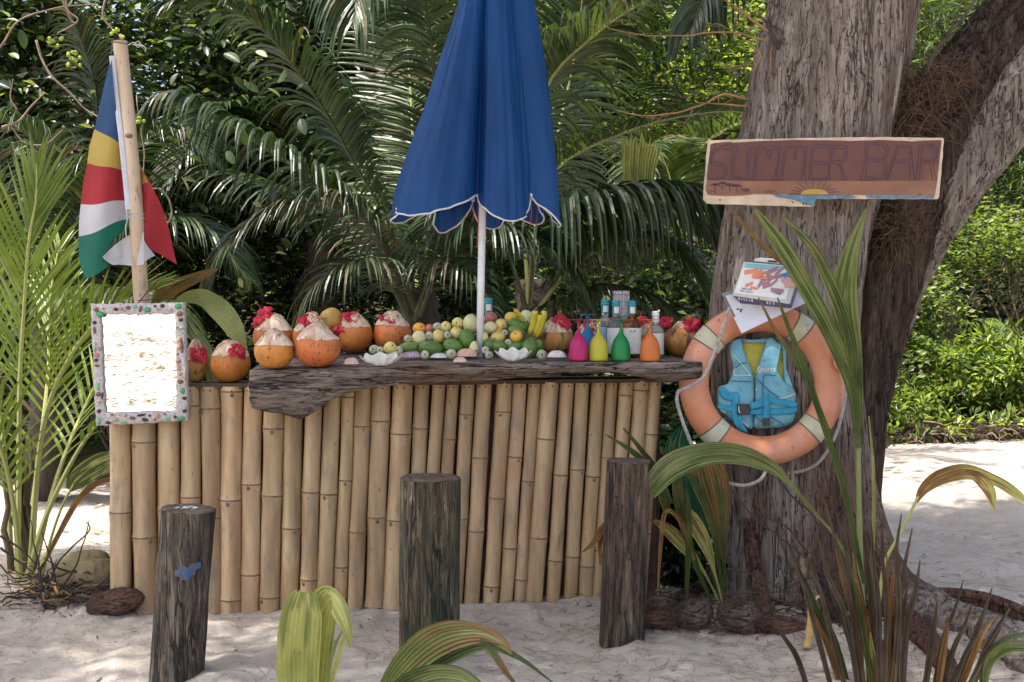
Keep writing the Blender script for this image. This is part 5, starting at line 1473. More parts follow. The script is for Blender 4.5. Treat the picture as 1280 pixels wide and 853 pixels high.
root([P(1010, 720, 5.4), P(1030, 760, 5.2), GP(1060, 790, -.02), GP(1090, 812, -.06)], .07, .03, M_bark2, 25)
root([GP(1130, 770, .03), GP(1190, 768, .05), GP(1250, 775, .05), GP(1330, 790, .0)], .035, .03, M_rootred, 26)
root([P(1000, 660, 5.42), P(1012, 720, 5.30), GP(1020, 790, -.04)], .05, .03, M_bark, 27)
# loose bark strips
for (pts, w) in ((([(1088, 252), (1084, 290), (1077, 335), (1073, 372)]), 4.5), (([(1130, 60), (1122, 110), (1114, 150), (1112, 172)]), 3), (([(958, 60), (952, 100), (956, 150), (950, 190)]), 3)):
    q = catmull([P(x, y, 5.36 + .004 * i) for i, (x, y) in enumerate(pts)], 20)
    mb = MB(); mb.grid([[p + Vector((-.012 * w / 4, .004, 0)), p + Vector((0, -.006, 0)), p + Vector((.012 * w / 4, .003, 0)), p + Vector((.004, .012, 0))] for p in q]); mb.build('bark_strip', M_bark, tr)
# casuarina needles heaped in the fork and on the dark limb
rng = np.random.default_rng(4)
def needles(name, parent, cents, n, length, m, w=.0016, sagz=.3):
    V, F = [], []
    for k in range(n):
        c = cents[rng.integers(len(cents))]
        p = np.array(c[0]) + rng.normal(size=3) * np.array(c[1])
        d = rng.normal(size=3); d /= np.linalg.norm(d); d[1] *= .5
        l = length * rng.uniform(.5, 1.2)
        s = np.cross(d, rng.normal(size=3)); s /= np.linalg.norm(s); s *= w
        b = len(V)
        for i in range(4):
            t = i / 3
            q = p + d * l * t + np.array([0, 0, -sagz * l * t * t]) 
            V += [q - s, q + s]
        for i in range(3): F.append((b + 2 * i, b + 2 * i + 1, b + 2 * i + 3, b + 2 * i + 2))
    return np_mesh(name, np.array(V), np.array(F), m, parent)
def pc(px, py, Y, sx, sy, sz): return (tuple(P(px, py, Y)), (sx, sy, sz))
nd = needles('fallen_needles', tr, [pc(1140, 110, 5.62, .07, .06, .05), pc(1155, 135, 5.58, .09, .05, .08), pc(1128, 160, 5.58, .03, .05, .1), pc(1125, 285, 5.57, .04, .03, .06), pc(1180, 95, 5.62, .08, .05, .04)], 2200, .14, M_needle)
tag(nd, kind='stuff')
# side twigs left of the trunk
for pts, r in ((([(975, 60), (962, 40), (966, 20)]), .012), (([(982, 66), (968, 50), (958, 34), (963, 26)]), .014), (([(935, 125), (905, 118), (880, 130), (840, 142), (800, 145), (770, 138)]), .007), (([(932, 133), (900, 130), (870, 128)]), .006),
                (([(960, 40), (920, 10), (880, -20)]), .008), (([(958, 52), (910, 40), (850, 45), (790, 42), (740, 30)]), .005), (([(940, 90), (950, 70), (930, 50), (900, 30)]), .005), (([(945, 75), (930, 82), (900, 86)]), .004), (([(965, 60), (962, 90), (968, 110)]), .004),
                (([(1155, 95), (1175, 55), (1205, 20), (1225, -10)]), .012)):
    q = catmull([P(x, y, 5.55) for x, y in pts], 22)
    q = [p + Vector((.006 * noise.noise(p * 14), .02 * noise.noise(p * 9), .006 * noise.noise(p * 14 + Vector((4, 0, 0))))) for p in q]
    mb = MB(); mb.tube(q, [lerp(r, r * .35, i / 21) for i in range(22)], 6)
    for k in range(5):
        s_ = q[random.randint(6, 20)]
        wig_tube(mb, s_, s_ + Vector((random.uniform(-.12, .12), random.uniform(-.1, .1), random.uniform(-.12, .12))), r * .4, r * .15, .1, 6, 4)
    mb.build('branch', M_ltwig if r < .012 else M_barkdark, tr)
# the crown overhead: out of the frame, it shades the bar
V, F = [], []
def crown(cells, n, L, wdt):
    N = n; idx = rng.integers(len(cells), size=N)
    c = np.array([cells[i][:3] for i in idx]); s = np.array([cells[i][3:6] for i in idx])
    p = c + rng.normal(size=(N, 3)) * s * .55
    d = rng.normal(size=(N, 3)); d[:, 2] = d[:, 2] * .6 - .5; d /= np.linalg.norm(d, axis=1)[:, None]
    sd = np.cross(d, rng.normal(size=(N, 3))); sd /= np.linalg.norm(sd, axis=1)[:, None]
    l = L * rng.uniform(.5, 1.3, (N, 1)); w = wdt * rng.uniform(.6, 1.3, (N, 1))
    V = np.stack([p - sd * w * .5, p + sd * w * .5, p + d * l + sd * w * .2, p + d * l - sd * w * .2], 1).reshape(-1, 3)
    k = np.arange(N)[:, None] * 4
    return V, (k + [0, 1, 2, 3])
cells = []
r2 = random.Random(21)
def shade(gx, gy, h, r, f=1):
    """a clump whose shadow falls at gx, gy"""
    k = h / SUN_V.z
    cells.append((gx + SUN_V.x * k, gy + SUN_V.y * k, h, r, r, .45))
for gx in np.arange(-3.0, 6.0, .8):
    for gy in np.arange(2.9, 7.9, .8):
        if gx < 1.6 and gy > 6.6: continue
        if gx < -2.4 and gy < 2: continue
        if r2.random() < (.13 if gy > 4.9 else .34): continue
        shade(gx + r2.uniform(-.3, .3), gy + r2.uniform(-.3, .3), r2.uniform(5.4, 8.0), .62)
for gx in np.arange(2.0, 7.0, .7):
    for gy in np.arange(7.6, 11, .7):
        if r2.random() < .33: shade(gx + r2.uniform(-.3, .3), gy + r2.uniform(-.2, .2), r2.uniform(6, 8), .4)
V, F = crown(cells, 60000, .34, .030)
np_mesh('crown', V, F, [M_lblue], tr)
mb = MB()
for i in range(26):
    c = random.choice(cells)
    wig_tube(mb, P(1030, -420, YT) if c[0] < 1 else P(1480, -260, YT + .2), c[:3], .07, .012, .1, 12, 6)
mb.build('branches_overhead', M_barkdark, tr)

# ---------------------------------------------------------------- sign
YS = 5.22
def S(px, py, d=0): return P(px, py, YS - d)
sg = thing('sign_board', S(1020, 250), 'broken wooden sign reading SUMMER BAR nailed across the tree', 'sign')
M_cream = mat('raw_pale_wood', [(.3, (.42, .32, .22)), (.6, (.60, .49, .36)), (.8, (.70, .60, .47))], scale=14, stretch=(.5, 1, 1), rough=.8, bump=.8, bdist=.006, bscale=40, spots=[(60, (1, 1, 1), .66, .7, (.2, .13, .08))])
M_brown = mat('brown_sign_paint', [(.3, (.09, .030, .021)), (.6, (.12, .042, .030)), (.8, (.15, .053, .035))], scale=5, stretch=(.5, 1, 1), rough=.6, bump=.3, bdist=.003, bscale=60, spots=[(3, (1, 1, 1), .58, .7, (.19, .075, .03))])
M_terra = mat('terracotta_strip', [(.3, (.18, .075, .045)), (.6, (.25, .115, .07)), (.8, (.31, .165, .10))], scale=9, stretch=(.4, 1, 2), rough=.7, bump=.3, bdist=.003, bscale=50, spots=[(4, (.5, 1, 1), .58, .7, (.22, .15, .08))])
M_blus = mat('flaking_blue_paint', [(.3, (.06, .14, .20)), (.6, (.12, .22, .32)), (.8, (.26, .34, .40))], scale=40, rough=.75, bump=.5, bdist=.003)
M_line = flat('dark_outline_ink', (.035, .022, .05), .6)
def A(x, y): return 875 + x / 8, 165 + y / 8
def A2(x, y): return 1025 + x / 8, 165 + y / 8
def ragged(poly, n, amp, seed):
    r = random.Random(seed); out = []
    for i in range(len(poly)):
        a, b = poly[i], poly[(i + 1) % len(poly)]
        k = max(1, int(math.hypot(b[0] - a[0], b[1] - a[1]) / n))
        for j in range(k):
            f = j / k; out.append((lerp(a[0], b[0], f) + (r.uniform(-amp, amp) if j else 0), lerp(a[1], b[1], f) + (r.uniform(-amp, amp) if j else 0)))
    return out
board = [(885.3, 175.5), (1030, 172.5), (1100, 171.5), (1179, 172.5), (1180, 176), (1174, 246), (1172, 249), (1100, 248.5), (1020, 248.5), (1017, 258.5), (950, 257), (884, 254.5), (879.5, 249), (880, 240), (883, 205)]
mb = MB(); bp = ragged(board, 9, .45, 1)
mb.prism([S(x, y) for x, y in bp], (0, .022, 0)); mb.build('board', M_cream, sg, smooth=False)
up = [(888.5, 180.5), (893, 179), (912, 177.6), (917, 178.5), (945, 176.8), (990, 175.2), (1035, 175.6), (1062, 176.5), (1100, 175), (1140, 177), (1174, 175.3), (1177, 175.5), (1171.8, 225.2), (1120, 225.6), (1060, 225.8), (1000, 226), (940, 226), (883.5, 225), (885, 208), (887.5, 190)]
mb = MB(); mb.prism([S(x, y, .004) for x, y in ragged(up, 12, .25, 2)], (0, .0035, 0)); mb.build('painted_panel', M_brown, sg, smooth=False)
lo_ = [(883.5, 225.3), (940, 226.3), (1000, 226.3), (1060, 226.1), (1120, 225.9), (1171.8, 225.5), (1168.6, 245), (1100, 244), (1040, 244), (968, 243.2), (945, 242.5), (917, 245), (893, 244.5), (885, 243.5), (882, 238)]
mb = MB(); mb.prism([S(x, y, .003) for x, y in ragged(lo_, 10, .4, 3)], (0, .0025, 0)); mb.build('lower_strip', M_terra, sg, smooth=False)
for poly in ([(966, 243.5), (1018, 244.5), (1020, 248), (1019, 252), (1016, 258), (1006, 254.5), (990, 249), (972, 246)], [(1019, 244.3), (1060, 244.3), (1072, 246), (1062, 248.3), (1020, 248.6)], [(1082, 243.5), (1130, 244.4), (1168, 245.4), (1167, 248.2), (1100, 248.2), (1084, 247)]):
    mb = MB(); mb.prism([S(x, y, .0062) for x, y in ragged(poly, 4, .35, 4)], (0, .0028, 0)); mb.build('blue_paint_flake', M_blus, sg, smooth=False)
mb = MB(); arc = [(A(1000 + 0, 0)[0] + 18 * (1 - math.cos(math.pi * i / 14)) - 0, 243.3 - 7.6 * math.sin(math.pi * i / 14)) for i in range(15)]
mb.prism([S(x, y, .0085) for x, y in arc], (0, .0022, 0)); mb.build('painted_sun', flat('sun_yellow', (.42, .26, .05), .7), sg, smooth=False)
def ribbon(mb, pts, w, d=.0052, closed=False, k=3):
    pts = [Vector((x, y, 0)) for x, y in pts]
    if closed: pts = pts + [pts[0]]
    q = pts
    n = len(q); L_ = []; R__ = []
    for i, p in enumerate(q):
        t = (q[min(i + 1, n - 1)] - q[max(i - 1, 0)]); t = t.normalized() if t.length else Vector((1, 0, 0))
        s = Vector((-t.y, t.x, 0)) * w / 2
        L_.append(S(p.x + s.x, p.y + s.y, d)); R__.append(S(p.x - s.x, p.y - s.y, d))
    mb.grid([[l + Vector((0, .001, 0)), l, r, r + Vector((0, .001, 0))] for l, r in zip(L_, R__)])
def cur(pts, n=8):
    return [(v.x, v.y) for v in catmull([(x, y, 0) for x, y in pts], n * len(pts))]
LET = {
 'S': [cur([A(320, 128), A(220, 140), A(140, 180), A(110, 235), A(105, 300), A(150, 330), A(215, 345), A(245, 375), A(235, 430), A(190, 462), A(95, 468)]), cur([A(312, 184), A(220, 172), A(150, 200), A(122, 245), A(120, 288), A(170, 305), A(235, 322), A(272, 365), A(262, 430), A(225, 470), A(100, 478)])],
 'U': [[A(325, 140), A(375, 150), A(345, 260), A(330, 400), A(345, 435), A(400, 455), A(462, 462), A(462, 350), A(480, 155), A(512, 155), A(492, 300), A(482, 400), A(492, 472), A(400, 470), A(330, 460), A(305, 430), A(310, 320), A(330, 200), A(325, 140)]],
 'M': [[A(510, 485), A(568, 485), A(553, 440), A(565, 300), A(590, 180), A(640, 160), A(672, 200), A(690, 270), A(700, 270), A(720, 190), A(760, 165), A(785, 190), A(775, 320), A(745, 440), A(712, 490), A(782, 490), A(768, 430), A(790, 320), A(805, 150), A(740, 140), A(700, 180), A(690, 200), A(660, 150), A(600, 142), A(560, 165), A(545, 300), A(530, 430), A(510, 485)]],
 'M2': [[A(790, 482), A(828, 485), A(825, 430), A(845, 300), A(862, 200), A(900, 165), A(945, 175), A(942, 280), A(958, 280), A(965, 180), A(1000, 158), A(1045, 165), A(1040, 300), A(1025, 420), A(1005, 486), A(1062, 488), A(1048, 430), A(1058, 300), A(1072, 145), A(1000, 140), A(955, 158), A(900, 140), A(848, 155), A(830, 250), A(810, 400), A(790, 482)]],
 'E': [[A(1085, 482), A(1100, 400), A(1105, 250), A(1125, 140), A(1170, 130), A2(98, 133), A2(85, 165), A2(20, 155), A(1180, 165), A(1140, 170), A(1125, 295), A2(72, 300), A2(65, 328), A(1125, 325), A(1115, 440), A(1125, 468), A2(60, 460), A2(62, 480), A(1085, 482)]],
 'R': [[A2(60, 482), A2(102, 482), A2(95, 400), A2(100, 315), A2(185, 318), A2(215, 390), A2(235, 482), A2(268, 482), A2(240, 400), A2(200, 318), A2(240, 300), A2(262, 270), A2(275, 145), A2(200, 133), A2(112, 138), A2(95, 280), A2(85, 400), A2(60, 482)], [A2(112, 290), A2(130, 165), A2(245, 168), A2(240, 250), A2(215, 288), A2(112, 290)]],
 'B': [[A2(405, 480), A2(430, 400), A2(450, 250), A2(455, 110), A2(560, 105), A2(650, 110), A2(685, 160), A2(680, 220), A2(640, 280), A2(675, 330), A2(665, 430), A2(640, 478), A2(405, 480)], [A2(470, 270), A2(482, 130), A2(620, 130), A2(655, 170), A2(650, 230), A2(620, 268), A2(470, 270)], [A2(455, 455), A2(470, 300), A2(600, 295), A2(642, 325), A2(640, 420), A2(620, 462), A2(455, 455)]],
 'A': [[A2(660, 478), A2(700, 380), A2(730, 260), A2(775, 140), A2(850, 132), A2(915, 140), A2(925, 300), A2(945, 480), A2(895, 480), A2(905, 400), A2(890, 310), A2(735, 308), A2(705, 400), A2(680, 478), A2(660, 478)], [A2(745, 280), A2(790, 165), A2(840, 152), A2(900, 160), A2(900, 282), A2(745, 280)]],
 'R2': [[A2(955, 478), A2(970, 380), A2(985, 250), A2(995, 135), A2(1080, 128), A2(1160, 135), A2(1172, 200), A2(1165, 265), A2(1130, 300), A2(1140, 380), A2(1168, 480), A2(1130, 478), A2(1110, 380), A2(1095, 305), A2(1010, 300), A2(998, 400), A2(988, 478), A2(955, 478)], [A2(1010, 280), A2(1020, 155), A2(1130, 155), A2(1150, 200), A2(1140, 255), A2(1100, 285), A2(1010, 280)]],
}
for k, loops in LET.items():
    mb = MB()
    for lp in loops: ribbon(mb, lp, .95)
    mb.build('letter', M_line, sg, smooth=False)
r3 = random.Random(8)
mb = MB()
for i in range(11):                      # rays of the painted sun
    a = math.pi * (i + .2) / 11; x, y = 1018, 243
    x0, y0 = x - 20 * math.cos(a), y - 10 * math.sin(a); x1, y1 = x - 31 * math.cos(a), y - 15.5 * math.sin(a)
    ribbon(mb, [(x0, y0), ((x0 + x1) / 2 + .5, (y0 + y1) / 2), (x1, y1)], .5, .0058)
ribbon(mb, arc, .6, .0088)
mb.build('sun_rays', M_line, sg, smooth=False)
for cx, cy in ((894, 232), (903, 230), (912, 232), (921, 233)):      # sketched palms at the left end of the strip
    mb = MB()
    ribbon(mb, cur([(cx + 1, cy + 9), (cx, cy + 4), (cx, cy)], 3), .7, .0058)
    for a in (-2.9, -2.4, -1.8, -1.2, -.6, -.1): ribbon(mb, cur([(cx, cy), (cx + 4 * math.cos(a), cy + 3 * math.sin(a)), (cx + 7 * math.cos(a), cy + 3.5 * math.sin(a) + 2.4)], 3), .6, .0058)
    mb.build('drawn_palm', M_line, sg, smooth=False)
for cx in (886, 930, 957, 963):
    mb = MB(); ribbon(mb, cur([(cx, 241), (cx + 2, 238.5), (cx + 5, 239), (cx + 8, 241)], 3), .6, .0058); mb.build('drawn_hill', M_line, sg, smooth=False)
mb = MB(); ribbon(mb, cur([(926, 238), (931, 236), (937, 237), (930, 239)], 3), .9, .0058); mb.build('drawn_boat', M_line, sg, smooth=False)
for x, y in ((893, 181), (1165, 180), (900, 250), (991, 253), (1004, 255), (1008, 255.5), (1150, 243)):
    mb = MB(); mb.sphere(S(x, y, .005), .0035, 8, 5); mb.build('nail', M_nail, sg)

# ---------------------------------------------------------------- life ring
M_ring = mat('faded_orange_ring', [(.3, (.48, .17, .075)), (.55, (.60, .235, .115)), (.8, (.68, .31, .18))], scale=2.4, detail=5, rough=.5, bump=.12, bdist=.003, bscale=60, spots=[(3, (1, 1, 1), .5, .7, (.66, .33, .24)), (30, (1, 1, 1), .66, .72, (.36, .13, .08)), (5, (1, 1, .5), .58, .74, (.52, .25, .17)), (70, (1, 1, 1), .68, .72, (.25, .12, .08)), (9, (1, 1, 1), .66, .75, (.46, .18, .10))], coat=.1)
M_band = mat('band_tape', [(.3, (.42, .41, .28)), (.7, (.54, .53, .39))], scale=20, rough=.5, bump=.1, spots=[(60, (1, 1, 1), .67, .7, (.15, .13, .09))])
M_bandk = flat('band_edge', (.10, .08, .06), .6)
YR = 5.30
rc = P(952, 480, YR); RM = px2m(84.5, YR); rt_ = px2m(18.6, YR)
rg = thing('life_ring', rc - Vector((0, 0, RM + rt_)), 'faded orange life ring with four pale bands hung on the tree', 'life ring')
def ringpt(a, b, k=1.0):      # a: round the ring, b: round the tube
    rad = RM + rt_ * k * math.cos(b)
    return rc + Vector((math.cos(a) * rad, -math.sin(b) * rt_ * .92 * k + .03 * math.sin(a), math.sin(a) * rad * .985))
mb = MB()
mb.grid([[ringpt(a, b) for b in np.linspace(0, 2 * math.pi, 25)[:-1]] for a in np.linspace(0, 2 * math.pi, 121)], close=True)
mb.build('ring', M_ring, rg)
for cx, cy in ((1003, 405), (886, 424), (893, 540), (1016, 535)):
    a0 = math.atan2(-(cy - 480), cx - 952)
    mb = MB(); mb.grid([[ringpt(a, b, 1.025) for b in np.linspace(0, 2 * math.pi, 25)[:-1]] for a in np.linspace(a0 - .105, a0 + .105, 9)], close=True); bd = mb.build('band', M_band, rg)
    mb = MB()
    for da in (-.105, .105): mb.grid([[ringpt(a0 + da + e, b, 1.032) for b in np.linspace(0, 2 * math.pi, 25)[:-1]] for e in (-.009, -.007, .007, .009)], close=True)
    mb.build('band_edge', M_bandk, bd)
# eyelets and rope
M_rope = mat('grey_rope', [(.3, (.26, .24, .22)), (.7, (.48, .45, .42))], scale=60, rough=.9, bump=.5, bdist=.003)
def rope(spec, name='rope', r=.0075):
    q = catmull([P(*s) for s in spec], 16 * len(spec))
    fr = frames(q); mb = MB(); L = 0; acc = [0]
    for i in range(1, len(q)): L += (q[i] - q[i - 1]).length; acc.append(L)
    for st_ in range(3):
        mb.tube([p + (f[1] * math.cos(acc[i] * 150 + st_ * 2.094) + f[2] * math.sin(acc[i] * 150 + st_ * 2.094)) * r * .5 for i, (p, f) in enumerate(zip(q, fr))], r * .62, 6)
    mb.build(name, M_rope, rg)
def rp(a_deg, b, k=1.06):
    return ringpt(R(a_deg), b, k)
rope([(1004, 372, 5.24), (1016, 382, 5.2), (1040, 410, 5.2), (1054, 440, 5.2), (1053, 452, 5.2)])
rope([(1053, 452, 5.2), (1058, 475, 5.22), (1054, 510, 5.24), (1044, 545, 5.26), (1026, 575, 5.3), (1008, 587, 5.33), (985, 592, 5.35)])
rope([(912, 384, 5.2), (905, 405, 5.17), (893, 440, 5.16), (880, 470, 5.14), (862, 483, 5.18), (848, 489, 5.2)], )
rope([(848, 489, 5.2), (846, 500, 5.2), (851, 520, 5.2), (862, 550, 5.2), (874, 575, 5.2), (885, 590, 5.2), (905, 602, 5.2), (930, 607, 5.2), (950, 600, 5.22), (958, 588, 5.24)])
for px, py in ((1052, 453),):
    c = P(px, py, 5.235); mb = MB()
    mb.tube([c + Vector((math.cos(a) * .028, -.0, math.sin(a) * .034)) for a in np.linspace(0, 2 * math.pi, 22)], .010, 8, cap=False); mb.build('eyelet', M_ring, rg)

# ---------------------------------------------------------------- life vest
M_vest = mat('vest_cloth', [(.3, (.10, .30, .40)), (.55, (.16, .40, .50)), (.8, (.24, .48, .57))], scale=7, detail=8, rough=.8, bump=.5, bdist=.004, bscale=50, spots=[(6, (1, 1, 1), .56, .72, (.12, .17, .17)), (20, (1, 1, 1), .64, .72, (.10, .14, .14))])
M_vesty = mat('yellow_lining', [(.3, (.42, .36, .06)), (.7, (.60, .52, .10))], scale=8, rough=.8, bump=.4, bdist=.004, spots=[(9, (1, 1, 1), .6, .72, (.22, .19, .08))])
M_strap = mat('strap_webbing', [(.3, (.01, .20, .36)), (.7, (.02, .30, .46))], scale=20, rough=.6, bump=.3, bdist=.002, bscale=120)
M_navy = flat('navy_trim', (.01, .10, .25), .7); M_wtrim = flat('white_trim', (.65, .65, .62), .7); M_blk = flat('black_plastic', (.012, .012, .014), .35)
YV = 5.33
def V_(x, y, d=0): return P(880 + x / 5.33, 400 + y / 5.33, YV - d)
ve = thing('life_vest', V_(340, 700), 'light blue life vest with yellow lining hanging inside the ring', 'life vest')
def puff(name, poly, m, thick, d0, parent=ve, inset=.12, smooth=True):
    """padded panel: outline, raised middle"""
    pts = [Vector((v.x, v.y, 0)) for v in catmull([(x, y, 0) for x, y in poly + [poly[0]]], len(poly) * 5)][:-1]
    c = sum(pts, Vector()) / len(pts)
    rings = []
    for f, z in ((1, 0), (1.0, .35), (.97, .7), (.9, .92), (.7, 1.0), (.4, 1.0), (.05, 1.0)):
        rings.append([V_(c.x + (p.x - c.x) * f, c.y + (p.y - c.y) * f, d0 + thick * z + .003 * noise.noise(Vector((p.x * .03 * f, p.y * .03 * f, 2)))) for p in pts])
    mb = MB(); mb.grid(rings, close=True); mb.f.append(tuple(range(len(pts)))); mb.m.append(0)
    k = len(mb.v) - len(pts); mb.f.append(tuple(range(k, k + len(pts)))); mb.m.append(0)
    return mb.build(name, m, parent)
puff('lining', [(250, 130), (330, 135), (420, 130), (500, 160), (540, 200), (560, 420), (620, 480), (618, 560), (560, 600), (340, 560), (200, 500), (220, 300)], M_vesty, .02, -.03)
puff('left_panel', [(180, 150), (215, 128), (250, 130), (262, 190), (290, 270), (325, 360), (333, 420), (333, 600), (325, 715), (290, 725), (220, 700), (150, 640), (95, 590), (92, 455), (140, 440), (180, 380), (190, 300), (172, 200)], M_vest, .035, .0)
puff('right_panel', [(415, 128), (450, 118), (490, 150), (515, 165), (495, 230), (490, 300), (505, 370), (550, 430), (610, 480), (612, 560), (600, 670), (530, 715), (440, 722), (335, 718), (340, 600), (340, 430), (345, 370), (370, 280), (400, 190)], M_vest, .035, .0)
puff('back_panel', [(250, 125), (330, 132), (415, 125), (425, 140), (410, 152), (330, 152), (258, 150)], M_vest, .02, -.008)
puff('shoulder_edge', [(515, 165), (545, 170), (540, 250), (545, 330), (560, 420), (600, 470), (575, 460), (540, 425), (528, 330), (525, 240)], M_vest, .02, -.01)
def line(name, pts, w, m, d=.044, th=.003, parent=ve):
    q = [Vector((v.x, v.y, 0)) for v in catmull([(x, y, 0) for x, y in pts], 10 * len(pts))]
    rows = []
    for i, p in enumerate(q):
        t = (q[min(i + 1, len(q) - 1)] - q[max(i - 1, 0)]).normalized(); s = Vector((-t.y, t.x, 0)) * w / 2
        rows.append([V_(p.x + s.x, p.y + s.y, d - th), V_(p.x + s.x, p.y + s.y, d), V_(p.x - s.x, p.y - s.y, d), V_(p.x - s.x, p.y - s.y, d - th)])
    mb = MB(); mb.grid(rows); return mb.build(name, m, parent)
for pts, m in (([(200, 235), (255, 300), (312, 370)], M_wtrim), ([(312, 372), (260, 368), (205, 372)], M_wtrim), ([(205, 372), (198, 340), (215, 320)], M_wtrim), ([(200, 330), (240, 295), (290, 285)], M_navy), ([(182, 408), (250, 410), (322, 413)], M_navy), ([(480, 372), (430, 366), (398, 368)], M_navy), ([(398, 368), (393, 440), (390, 500)], M_navy),
               ([(348, 390), (420, 460), (500, 520)], M_navy), ([(500, 528), (560, 512), (605, 492)], M_wtrim), ([(345, 640), (380, 675), (420, 708)], M_navy), ([(440, 640), (500, 680), (540, 705)], M_navy), ([(235, 660), (270, 690), (300, 710)], M_wtrim), ([(110, 600), (140, 615), (135, 560)], M_wtrim), ([(100, 655), (150, 660), (170, 655)], M_navy), ([(300, 600), (318, 640), (322, 690)], M_navy), ([(345, 455), (352, 465), (345, 468)], M_wtrim)):
    line('trim_line', pts, 5.5, m)
for k, poly in enumerate(([(92, 455), (130, 448), (170, 480), (230, 500), (230, 545), (170, 540), (120, 520)], [(92, 560), (150, 570), (230, 585), (235, 620), (150, 605), (92, 590)], [(305, 560), (390, 520), (430, 500), (470, 520), (612, 548), (612, 580), (520, 570), (450, 550), (380, 570), (310, 600)], [(305, 600), (400, 590), (500, 590), (612, 580), (612, 622), (520, 632), (400, 632), (305, 632)],
                          [(195, 488), (228, 488), (230, 560), (215, 650), (240, 700), (285, 745), (250, 740), (200, 690), (185, 600)], [(230, 620), (250, 650), (262, 700), (290, 748), (270, 740), (235, 690)])):
    puff('strap', poly, M_strap, .008, .038 + .003 * (k % 3))
line('strap', [(412, 488), (415, 570), (415, 700)], 42, M_strap, .056, .006)
def blockv(name, x0, y0, x1, y1, d0, th, m, bev=.002):
    mb = MB(); mb.prism([V_(x0, y0, d0 + th), V_(x1, y0, d0 + th), V_(x1, y1, d0 + th), V_(x0, y1, d0 + th)], (0, th, 0)); return mb.build(name, m, ve, smooth=False, bevel=bev)
bk_ = blockv('buckle', 222, 562, 303, 632, .05, .012, M_blk)
line('buckle_shine', [(232, 575), (232, 600), (240, 622)], 5, M_wtrim, .064, .001)
blockv('adjuster', 393, 655, 442, 708, .056, .010, M_blk)
text_obj('lettering', 'Sports', px2m(9.4, YV), M_wtrim, ve, V_(410, 330, .042), rot=(R(90), R(-1), 0), shear=.35)

# ---------------------------------------------------------------- paper and first aid box on top of the ring
YX = 5.20
M_paper = flat('white_paper', (.66, .68, .76), .6)
pa_ = thing('paper_sheet', P(945, 400, YX), 'white paper sheet in a clear sleeve tucked under the first aid box', 'paper')
mb = MB(); qd = [(902, 367), (990, 340), (1011, 377), (927, 417)]
def q4(u, v): 
    x = lerp(lerp(qd[0][0], qd[1][0], u), lerp(qd[3][0], qd[2][0], u), v); y = lerp(lerp(qd[0][1], qd[1][1], u), lerp(qd[3][1], qd[2][1], u), v)
    return P(x, y, YX - .0 + .006 * math.sin(u * 3) * math.sin(v * 3) - .02 * v)
for off in (0, .0015): mb.grid([[q4(u, v) + Vector((0, off, 0)) for u in np.linspace(0, 1, 10)] for v in np.linspace(0, 1, 10)])
mb.build('sheet', M_paper, pa_)
mb = MB(); mb.grid([[q4(u, v) + Vector((0, -.001, 0)) for u in (.0, .14, .28)] for v in (0, .08)]); mb.build('sleeve_edge', flat('clear_sleeve', (.25, .27, .26), .3), pa_)
mb = MB(); mb.grid([[q4(u, v) + Vector((0, -.001, 0)) for u in (0, .03)] for v in np.linspace(.05, .6, 6)]); mb.build('sleeve_side_shadow', flat('sleeve_shadow', (.13, .15, .15), .4), pa_)  # dark strip: shadow along the sleeve put into the colour
for k, (u, v) in enumerate(((.10, .46), (.14, .50), (.12, .53), (.4, .7), (.44, .72))):
    mb = MB(); mb.sphere(q4(u, v) + Vector((0, -.002, 0)), 1, 8, 4, M=Matrix.Rotation(.5 * k, 4, 'Y') @ Matrix.Diagonal((.006 if k < 3 else .003, .0008, .004, 1))); mb.build('printed_mark', M_navy if k < 3 else flat('grey_ink', (.35, .36, .4), .6), pa_)
fx = thing('first_aid_box', P(958, 384, YX - .05), 'small first aid box with printed lid and purple sides resting on the ring', 'first aid box')
M_purp = flat('purple_plastic', (.045, .03, .17), .35); M_clr = mat('cloudy_clear_plastic', [(.3, (.40, .40, .40)), (.7, (.55, .55, .56))], scale=20, rough=.25, bump=.1); M_wh = flat('white_plastic', (.70, .71, .72), .35)
def Fx(x, y, d=0): return P(910 + x / 11.37, 315 + y / 11.37, 5.14 - d)
lid = [(225, 140), (1045, 210), (880, 745), (60, 625)]
mb = MB(); bk = [Fx(235, 150), Fx(1068, 250), Fx(905, 800), Fx(150, 720)]
fr4 = [Fx(x, y, .03) for x, y in lid]
mb.add(fr4 + [Fx(285, 170, -.05), Fx(1075, 260, -.05), Fx(905, 810, -.05), Fx(170, 735, -.05)], [(0, 1, 2, 3), (0, 4, 5, 1), (1, 5, 6, 2), (2, 6, 7, 3), (3, 7, 4, 0), (4, 7, 6, 5)])
mb.build('box_body', M_purp, fx, smooth=False, bevel=.004)
mb = MB(); mb.prism([Fx(x, y, .044) for x, y in lid], (0, .02, 0)); mb.build('clear_lid', M_clr, fx, smooth=False, bevel=.004)
def onlid(u, v, d=.0445):
    x = lerp(lerp(lid[0][0], lid[1][0], u), lerp(lid[3][0], lid[2][0], u), v); y = lerp(lerp(lid[0][1], lid[1][1], u), lerp(lid[3][1], lid[2][1], u), v)
    return Fx(x, y, d)
def lidpatch(name, uv, m, d):
    mb = MB(); mb.prism([onlid(u, v, d) for u, v in uv], (0, .0008, 0)); return mb.build(name, m, fx, smooth=False)
lidpatch('lid_card', [(.02, .02), (.90, .02), (.90, .90), (.02, .90)], M_wh, .0452)
lidpatch('header_strip', [(.03, .03), (.74, .03), (.68, .17), (.03, .17)], flat('pale_teal_print', (.20, .48, .54), .4), .0458)
rx_ = random.Random(12)
